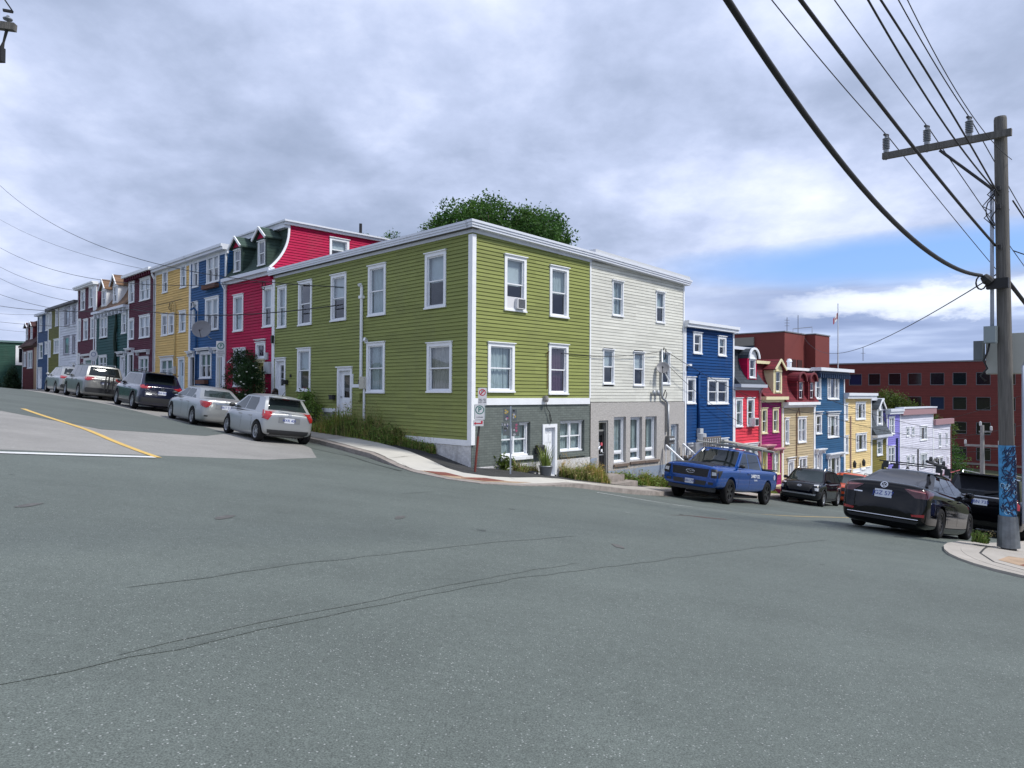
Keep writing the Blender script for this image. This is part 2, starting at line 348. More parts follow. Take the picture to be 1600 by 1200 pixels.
# old pale surface of the left street, the dark relaid strip on it, and the dark gutter
sheet('road_old_surface', [(.15, -16), (95, -16), (95, -2.0), (6.2, -2.35), (3.6, -3.2), (1.35, -4.3), (.35, -6.2)], 0.008, asph2)
sheet('road_relaid_strip', [(5.4, -8.35), (13, -10.4), (24, -13.2), (38, -13.5), (60, -12.5), (60, -6.3), (30, -4.9), (16, -4.25), (10, -3.9), (7.2, -4.15), (5.4, -5.6)], 0.012, asph3)
sheet('gutter_patch', [(8.5, -2.05), (1.8, -2.2), (1.7, -2.75), (3.6, -3.15), (8.5, -2.5)], 0.012, asph3)
def strip(name, pts, wd, dz, m, **k):
    L_ = []; R_ = []
    for i, (a, b) in enumerate(pts):
        p = pts[max(i-1, 0)]; q = pts[min(i+1, len(pts)-1)]; dx_, dy_ = q[0]-p[0], q[1]-p[1]; l = sqrt(dx_*dx_+dy_*dy_)
        nx, ny = -dy_/l*wd/2, dx_/l*wd/2; L_.append((a+nx, b+ny)); R_.append((a-nx, b-ny))
    return sheet(name, L_+R_[::-1], dz, m, **k)
strip('centre_line', [(-.15, -8.78), (12.2, -8.85)], .15, .017, yellowp)
strip('stop_line', [(-.1, -8.85), (-.25, -10.6), (-.35, -12.2), (-.2, -15.9)], .28, .017, whitep)
strip('stop_line', [(-4.1, .75), (-5.3, 1.7), (-6.62, 2.85)], .12, .009, whitep)
strip('centre_line', [(-6.7, 2.9), (-6.6, 6), (-6.9, 40)], .12, .009, yellowp)
# pavements
IN = [(95, -2.1), (30, -2.1), (6, -2.12), (2, -2.2), (-.2, -2.75), (-1.2, -3.0), (-2.45, -2.98), (-3.12, -2.5), (-3.35, -1.3), (-3.2, 0), (-3.02, 1.2), (-2.9, 4), (-2.4, 6.2), (-1.8, 8.5), (-1.62, 13), (-1.7, 54)]
def kz(a, b): # kerb height: drops to the ramp at the crossing corner
    d = min(1, max(0, (sqrt((a+2.2)**2+(b+2.0)**2)-1.6)/2.6)); return .02+.125*sst(d)
sheet('kerb', IN+[(-1.42, 54), (-1.36, 13), (-1.54, 8.4), (-2.12, 6.0), (-2.6, 3.8), (-2.7, 1.2), (-2.85, 0), (-3.0, -1.2), (-2.8, -2.2), (-2.3, -2.65), (-1.2, -2.68), (-.1, -2.45), (2, -1.92), (6, -1.84), (30, -1.82), (95, -1.82)], 0, concold, kerb=.4, zf=lambda a, b: hgt(a, b)+kz(a, b))
sheet('sidewalk', [(95, -1.82), (30, -1.82), (6, -1.84), (5.2, -1.86), (5.2, -.3), (95, -.3)], 0, conc, kerb=.4, zf=lambda a, b: hgt(a, b)+kz(a, b)+.003)
sheet('sidewalk', [(5.2, -1.86), (2, -1.92), (-.1, -2.45), (-1.2, -2.68), (-2.3, -2.65), (-2.8, -2.2), (-3.0, -1.2), (-2.85, 0), (-2.7, 1.2), (-2.68, 2.9), (-1.8, 2.9), (-1.7, 1.2), (-1.75, .2), (-1.6, -.7), (-.9, -1.1), (1, -.8), (5.2, -.55)], 0, conc2, kerb=.4, zf=lambda a, b: hgt(a, b)+kz(a, b)+.004)
sheet('sidewalk', [(-2.66, 2.9), (-2.6, 3.8), (-2.12, 6.0), (-1.54, 8.4), (-1.36, 13), (-1.42, 54), (-.9, 54), (-.9, 8), (-1.2, 6), (-1.6, 2.9)], 0, conc, kerb=.4, zf=lambda a, b: hgt(a, b)+kz(a, b)+.004)
# dark tarmac strips between the pavement and the house walls
sheet('tarmac_verge', [(5.2, -.55), (1, -.8), (-.9, -1.1), (-1.6, -.7), (-1.75, .2), (-1.7, 1.2), (-1.8, 2.9), (-1.6, 2.9), (-1.2, 6), (-.9, 8), (.05, 8), (.05, 0.02), (5.2, .02)], 0, asph4, kerb=.4, zf=lambda a, b: hgt(a, b)+kz(a, b)+.001)
sheet('verge', [(5.2, -.3), (95, -.3), (95, .3), (5.2, .3)], 0, soil, kerb=.4, zf=lambda a, b: hgt(a, b)+kz(a, b)+.001)
sheet('verge', [(-.9, 8), (-.9, 54), (.3, 54), (.3, 8)], 0, conc, kerb=.4, zf=lambda a, b: hgt(a, b)+kz(a, b)+.001)
# worn asphalt apron over the near kerb
sheet('kerb_patch', [(3.0, -2.28), (.2, -2.85), (-.9, -3.15), (-1.0, -3.3), (.6, -3.05), (3.0, -2.62)], .016, asph3)
# rusty tactile plates set in the ramp, stain running from them
for pl in ([(-.95, -2.5), (-1.75, -2.62), (-1.95, -2.05), (-1.15, -1.92)], [(-2.25, -2.35), (-2.72, -1.95), (-2.62, -1.2), (-2.1, -1.35)]):
    sheet('tactile_plate', pl, 0, rust, zf=lambda a, b: hgt(a, b)+kz(a, b)+.018, kerb=.012)
sheet('rust_stain', [(-.85, -2.6), (-1.8, -2.66), (-2.35, -2.6), (-2.82, -2.15), (-2.95, -1.1), (-2.72, -.2), (-2.6, -1.0), (-2.0, -1.3), (-2.0, -2.0), (-1.1, -1.85), (-.9, -2.4)], 0, ruststain, zf=lambda a, b: hgt(a, b)+kz(a, b)+.009)
# far pavement corner on the right, with its kerb
A_ = lambda r, n=9: [(-14.2+r*cos(a), 2.1-r*sin(a)) for a in [i*pi/2/n for i in range(n+1)]]
OUT = [(-11.85, 60), (-11.82, 6)]+A_(2.38)+[(-30, -.28)]
sheet('kerb', OUT+[(-30, .0)]+A_(2.1)[::-1]+[(-12.1, 6), (-12.13, 60)], .05, conc, kerb=.4)
sheet('sidewalk', [(-12.13, 60), (-12.1, 6)]+A_(2.1)+[(-30, .0), (-30, 5.5), (-14.2, 6.5), (-14.2, 60)], .054, conc, kerb=.4)
sheet('parking_lot', [(-14.2, 6.5), (-60, 4), (-60, 54), (-14.2, 54)], .03, asph2, kerb=.4)
strip('kerb_joint', [(-12.42, 4), (-12.4, 2.5), (-12.5, 1.5), (-12.85, .8), (-13.5, .42), (-16, .35)], .035, .058, asph4)
sheet('tactile_plate', [(-13.2, .95), (-15.8, .75), (-15.8, 1.35), (-13.3, 1.5)], .062, rust)
sheet('rust_stain', [(-12.85, 1.1), (-13.4, .8), (-15.5, .6), (-15.5, 1.5), (-13.2, 1.8), (-12.9, 1.7)], .058, ruststain)
# small patches, lids and scuffs on the asphalt
def blob(name, u, v, a, b, ang, m, dz=.008, n=14, jit=.25, kind=None):
    pts = []
    for i in range(n):
        t = 2*pi*i/n; r = 1+random.uniform(-jit, jit); x, y = a*cos(t)*r, b*sin(t)*r
        pts.append((u+x*cos(ang)-y*sin(ang), v+x*sin(ang)+y*cos(ang)))
    return sheet(name, pts, dz, m)
# ================================================================ houses
def clap(mb, mp, s0, s1, zb, zt, holes, h=.115, lip=.026, m=0):
    """lap boards on a wall; mp(s, off, z) -> point; holes = [(s0,s1,z0,z1)] left open"""
    n = int(math.ceil((zt-zb)/h))
    for i in range(n):
        a = zb+i*h; b = min(a+h, zt)
        segs = [(s0((a+b)/2) if callable(s0) else s0, s1)]
        for q in holes:
            if q[2] < b-.01 and q[3] > a+.01:
                ns_ = []
                for c, d in segs:
                    if q[1] <= c or q[0] >= d: ns_.append((c, d)); continue
                    if q[0] > c: ns_.append((c, q[0]))
                    if q[1] < d: ns_.append((q[1], d))
                segs = ns_
        for c, d in segs:
            if d-c < .01: continue
            pr = [(lip, a), (.006, b-h*.095), (-.025, b-h*.095), (-.025, b), (lip, b)]
            vs = [mp(t, o, z) for o, z in pr for t in (c, d)]
            mb.add(vs, [(0, 1, 3, 2), (2, 3, 5, 4), (4, 5, 7, 6), (6, 7, 9, 8)], m)
def flat(mb, mp, s0, s1, zb, zt, holes, off=0., m=0):
    xs = sorted(set([s0, s1]+[t for q in holes for t in q[:2] if s0 < t < s1])); zs = sorted(set([zb, zt]+[t for q in holes for t in q[2:4] if zb < t < zt]))
    for i in range(len(xs)-1):
        for j in range(len(zs)-1):
            cx, cz = (xs[i]+xs[i+1])/2, (zs[j]+zs[j+1])/2
            if any(q[0] < cx < q[1] and q[2] < cz < q[3] for q in holes): continue
            mb.add([mp(xs[i], off, zs[j]), mp(xs[i+1], off, zs[j]), mp(xs[i+1], off, zs[j+1]), mp(xs[i], off, zs[j+1])], [(0, 1, 2, 3)], m)
def mbox(mb, mp, s0, s1, o0, o1, z0, z1, m=0):
    vs = [mp(s, o, z) for z in (z0, z1) for o in (o0, o1) for s in (s0, s1)]
    mb.add(vs, [(0, 1, 3, 2), (4, 6, 7, 5), (0, 4, 5, 1), (2, 3, 7, 6), (0, 2, 6, 4), (1, 5, 7, 3)], m)
FRONT = lambda s, o, z: (s, -o, z)
class House:
    def __init__(H, name, side, a, W, zbase, label, cat='house', group=None):
        H.side = side; H.W = W; H.a = a; H.zb = zbase
        x, y = XY(a, 0) if side == 'L' else XY(0, a)
        H.e = empty(name, (x, y, zbase), radians(-45 if side == 'L' else 45), label, cat, group)
    def B(H, mb, name, m, parent=None, smooth=False):
        return mb.build(name, m, parent or H.e, smooth, dz=-H.zb)
def window(H, mp, w, trim=white, cap=True, wall=None):
    """builds one window (trim > sash, pane, curtain) and returns the hole it needs"""
    st, s0, s1, z0, z1 = w[:5]; cur = w[5] if len(w) > 5 else 'n'
    W = s1-s0; t = min(.11, W*.14); tt = .14 if cap else .07; tb = .09
    if cap == 'thin': t, tt, tb = .05, .06, .06
    g0, g1, h0, h1 = s0+t, s1-t, z0+tb, z1-tt
    f = MB(); pr = .045 if cap != 'thin' else .03
    mbox(f, mp, s0, g0, -.02, pr, z0+.05, z1-.03); mbox(f, mp, g1, s1, -.02, pr, z0+.05, z1-.03)
    mbox(f, mp, g0, g1, -.02, pr, h1, z1-.03)
    mbox(f, mp, s0-.03, s1+.03, -.02, pr+.045, z1-.03, z1)
    mbox(f, mp, s0-.015, s1+.015, -.02, pr+.03, z0, z0+.05); mbox(f, mp, g0, g1, -.02, pr, z0+.05, h0)
    # reveal
    for c, d in ((g0-.005, g0), (g1, g1+.005)): mbox(f, mp, c, d, -.10, -.02, h0, h1)
    mbox(f, mp, g0, g1, -.10, -.02, h1, h1+.005); mbox(f, mp, g0, g1, -.10, -.02, h0-.005, h0)
    o = H.B(f, 'window', trim)
    sa = MB(); pn = MB(); fw_ = .038
    def dh(a, b, mid=None, z_0=h0, z_1=h1):
        m_ = z_0+(z_1-z_0)*(.5 if mid is None else mid)
        for (c, d, o0, o1) in ((m_-.02, z_1, -.035, -.008), (z_0, m_+.02, -.062, -.036)):
            mbox(sa, mp, a, a+fw_, o0, o1, c, d); mbox(sa, mp, b-fw_, b, o0, o1, c, d)
            mbox(sa, mp, a+fw_, b-fw_, o0, o1, c, c+fw_); mbox(sa, mp, a+fw_, b-fw_, o0, o1, d-fw_, d)
            q = (o0+o1)/2; pn.add([mp(a+fw_, q, c+fw_), mp(b-fw_, q, c+fw_), mp(b-fw_, q, d-fw_), mp(a+fw_, q, d-fw_)], [(0, 1, 2, 3)])
    def one(a, b, z_0=h0, z_1=h1):
        o0, o1 = -.05, -.015
        mbox(sa, mp, a, a+fw_, o0, o1, z_0, z_1); mbox(sa, mp, b-fw_, b, o0, o1, z_0, z_1)
        mbox(sa, mp, a+fw_, b-fw_, o0, o1, z_0, z_0+fw_); mbox(sa, mp, a+fw_, b-fw_, o0, o1, z_1-fw_, z_1)
        pn.add([mp(a+fw_, -.03, z_0+fw_), mp(b-fw_, -.03, z_0+fw_), mp(b-fw_, -.03, z_1-fw_), mp(a+fw_, -.03, z_1-fw_)], [(0, 1, 2, 3)])
    mid = (g0+g1)/2
    def mull(c, wd=.05): mbox(sa, mp, c-wd, c+wd, -.07, pr*.5, h0, h1)
    if st in ('dh', 'dh1'): dh(g0, g1)
    elif st == 'dd': dh(g0, mid-.05, .5); dh(mid+.05, g1, .5); mull(mid)
    elif st == 'tri':
        q = (g1-g0)*.26; dh(g0, g0+q-.04); one(g0+q+.04, g1-q-.04); dh(g1-q+.04, g1); mull(g0+q, .04); mull(g1-q, .04)
    elif st.startswith('cross'): dh(g0, mid-.03); dh(mid+.03, g1); mull(mid, .03)
    elif st == 'awn':
        hm = h1-.28; hl = h0+(h1-h0)*.40; one(g0, g1, h0, hl); one(g0, g1, hm+.12, h1)
        mbox(sa, mp, g0, g1, -.07, 0, hl, hl+.05)
        # top-hung sash standing open
        for k in range(2):
            s_ = (g0, g1-fw_)[k]; mbox(sa, lambda s, o, z: mp(s, o+(hm+.1-z)*.75, z+(hm+.1-z)*.25), s_, s_+fw_, 0, .03, hm-.42, hm+.1)
        for z_ in (hm-.42, hm+.06): mbox(sa, lambda s, o, z: mp(s, o+(hm+.1-z)*.75, z+(hm+.1-z)*.25), g0, g1, 0, .03, z_, z_+.04)
        q = lambda s, z: mp(s, .015+(hm+.1-z)*.75, z+(hm+.1-z)*.25)
        pn.add([q(g0, hm-.4), q(g1, hm-.4), q(g1, hm+.08), q(g0, hm+.08)], [(0, 1, 2, 3)])
    elif st == 'pic':
        hb = h0+(h1-h0)*.2; one(g0, g1, hb+.04, h1); one(g0, g1, h0, hb-.02); mbox(sa, mp, g0, g1, -.06, .0, hb-.02, hb+.04)
    else: one(g0, g1)
    H.B(sa, 'sash', white, o); H.B(pn, 'pane', glass, o)
    if cur != 'n':
        c = MB(); K_ = int((g1-g0)/.03)+2; m_ = {'b': blind_m, 'c': curtain_m, 'h': curtain_m, 'r': curtain_r, 'w': curtain_w}[cur]
        lo, hi = (h0+(h1-h0)*.48 if cur in 'bh' else h0-.05), h1+.05
        am = .0 if cur == 'b' else .022
        xs = [g0-.05+(g1-g0+.1)*i/K_ for i in range(K_+1)]; rows = [lo, hi]; ph = random.random()*6
        vs = [mp(x, -.13+am*sin(x*42+ph+sin(x*13)), z) for z in rows for x in xs]
        if cur == 'c': # the curtains do not quite meet
            skip = int(K_*random.uniform(.55, .75))
        else: skip = -9
        c.add(vs, [(i, i+1, K_+2+i, K_+1+i) for i in range(K_) if abs(i-skip) > 0])
        H.B(c, 'blind' if cur == 'b' else 'curtain', m_, o, smooth=am > 0)
    return (g0-.004, g1+.004, h0-.004, h1+.004)
def door(H, mp, w, leaf=white, trim=white, lite=True, knob=1, transom=False, step=True, cap=True, m_panel=None):
    st, s0, s1, z0, z1 = w[:5]; t = min(.11, (s1-s0)*.14); g0, g1, h1 = s0+t, s1-t, z1-.14
    f = MB(); mbox(f, mp, s0, g0, -.02, .045, z0, z1-.03); mbox(f, mp, g1, s1, -.02, .045, z0, z1-.03); mbox(f, mp, g0, g1, -.02, .045, h1, z1-.03)
    if cap: mbox(f, mp, s0-.04, s1+.04, -.02, .10, z1-.03, z1+.01)
    for c, d in ((g0-.005, g0), (g1, g1+.005)): mbox(f, mp, c, d, -.14, -.02, z0, h1)
    mbox(f, mp, g0, g1, -.14, -.02, h1, h1+.005); mbox(f, mp, g0, g1, -.14, .03, z0-.06, z0)
    o = H.B(f, 'door', trim)
    top = h1
    if transom:
        top = h1-.32; q = MB(); mbox(q, mp, g0, g1, -.12, -.06, top, top+.06); H.B(q, 'transom_bar', trim, o)
        q = MB(); q.add([mp(g0, -.09, top+.06), mp(g1, -.09, top+.06), mp(g1, -.09, h1), mp(g0, -.09, h1)], [(0, 1, 2, 3)]); H.B(q, 'pane', glass, o)
    l = MB(); W = g1-g0; H_ = top-z0
    l0, l1, v0, v1 = g0+W*.24, g1-W*.24, z0+H_*.47, top-H_*.09
    if lite:
        mbox(l, mp, g0, l0, -.11, -.07, z0, top); mbox(l, mp, l1, g1, -.11, -.07, z0, top); mbox(l, mp, l0, l1, -.11, -.07, z0, v0); mbox(l, mp, l0, l1, -.11, -.07, v1, top)
        for k in range(1, 3 if lite != 1 else 1): mbox(l, mp, l0, l1, -.105, -.08, v0+(v1-v0)*k/3-.01, v0+(v1-v0)*k/3+.01)
    else: mbox(l, mp, g0, g1, -.11, -.07, z0, top)
    for c in (0, 1): # raised panels
        a, b = g0+W*(.14+c*.40), g0+W*(.46+c*.40)
        rows = ((.06, .24), (.28, .44)) if lite else ((.05, .3), (.34, .62), (.68, .86), (.88, .97))
        for r0_, r1_ in rows:
            for e0, e1, pz in ((0, .012, .010),): 
                mbox(l, mp, a, b, -.07, -.062, z0+H_*r0_, z0+H_*r1_); mbox(l, mp, a+.025, b-.025, -.062, -.055, z0+H_*r0_+.025, z0+H_*r1_-.025)
    d = H.B(l, 'door_leaf', leaf, o)
    if lite:
        q = MB(); q.add([mp(l0, -.095, v0), mp(l1, -.095, v0), mp(l1, -.095, v1), mp(l0, -.095, v1)], [(0, 1, 2, 3)]); H.B(q, 'pane', glass, o)
    k = MB(); ks = g0+.07 if knob < 0 else g1-.07; p = mp(ks, -.045, z0+1.0*H_/2.05); k.lathe([(0, -.03), (.018, -.03), (.018, .0), (.032, .02), (.026, .045), (0, .05)], 10, p, 'y')
    H.B(k, 'handle', steel, o)
    return (g0-.004, g1+.004, z0-.06, h1+.004)
def cornice(H, mp, s0, s1, z1, h=.34, pr=.30, m=trimgrey, name='cornice', steps=3, soffit=True, ends=True):
    """stepped fascia along the eave, top at z1"""
    c = MB(); e = .03 if ends else 0
    for i in range(steps):
        a = z1-h*(i+1)/steps; b = z1-h*i/steps; c_ = pr*(1-.22*i)
        mbox(c, mp, s0-e, s1+e, -.05, c_, a+.004, b)
        mbox(c, mp, s0-e, s1+e, -.05, c_-.03, a, a+.004)
    if soffit: mbox(c, mp, s0, s1, -.05, .035, z1-h-.16, z1-h-.0)
    return H.B(c, name, m)
def side_map(H, x): # wall facing -x (x==0) or +x
    return (lambda s, o, z: (x-o, s, z)) if x < .5 else (lambda s, o, z: (x+o, s, z))
roofm = mat('flat_roof_felt', (.10, .10, .10), .9, noise=.2)
def shell(H, m, z1, depth=9., z0=None, xs=True, boards=.115):
    """sides, back and flat roof deck of a house"""
    z0 = H.zb if z0 is None else z0; q = MB()
    for x in (.03, H.W-.03):
        mp = (lambda s, o, z, x=x: (x-o, s, z)) if x < 1 else (lambda s, o, z, x=x: (x+o, s, z))
        clap(q, mp, 0.04, depth, z0, z1, [], boards)
    flat(q, lambda s, o, z: (s, depth, z), .03, H.W-.03, z0, z1, [])
    q.nr = 1
    H.B(q, 'side_wall', m)
    r = MB(); r.box(.0, H.W, .0, depth+.1, z1-.12, z1-.04); H.B(r, 'roof', roofm)
    if H.W < 6.1 or depth != 9 or H.zb != -2.6: r = MB(); r.box(.1, H.W-.1, .55, depth-.1, z0+.1, z1-.2); H.B(r, 'dark_liner', dark_room)  # liner box added behind the windows so the openings look dark
def posts(H, mp, xs, z0, z1, m=white, wd=.10, name='corner_board'):
    for x in xs:
        q = MB(); mbox(q, mp, x-wd/2, x+wd/2, -.02, .04, z0, z1); H.B(q, name, m)
def hood(H, mp, s0, s1, z, m=white, pr=.28, h=.12, br=True):
    q = MB(); mbox(q, mp, s0, s1, 0, pr, z-h*.35, z); mbox(q, mp, s0+.04, s1-.04, 0, pr-.06, z-h, z-h*.35)
    if br:
        for x in (s0+.08, s1-.12): mbox(q, mp, x, x+.05, 0, pr-.1, z-h-.16, z-h)
    H.B(q, 'door_hood' if m != 'w' else 'window_hood', m)
def spout(H, mp, x, z0, z1, m=white, off=.08, r=.04, lean=0):
    q = MB(); q.tube([mp(x+lean, off+.15, z1+.05), mp(x, off, z1-.25), mp(x, off, z0+.1), mp(x, off+.08, z0)], r, 8); H.B(q, 'downspout', m, smooth=True)

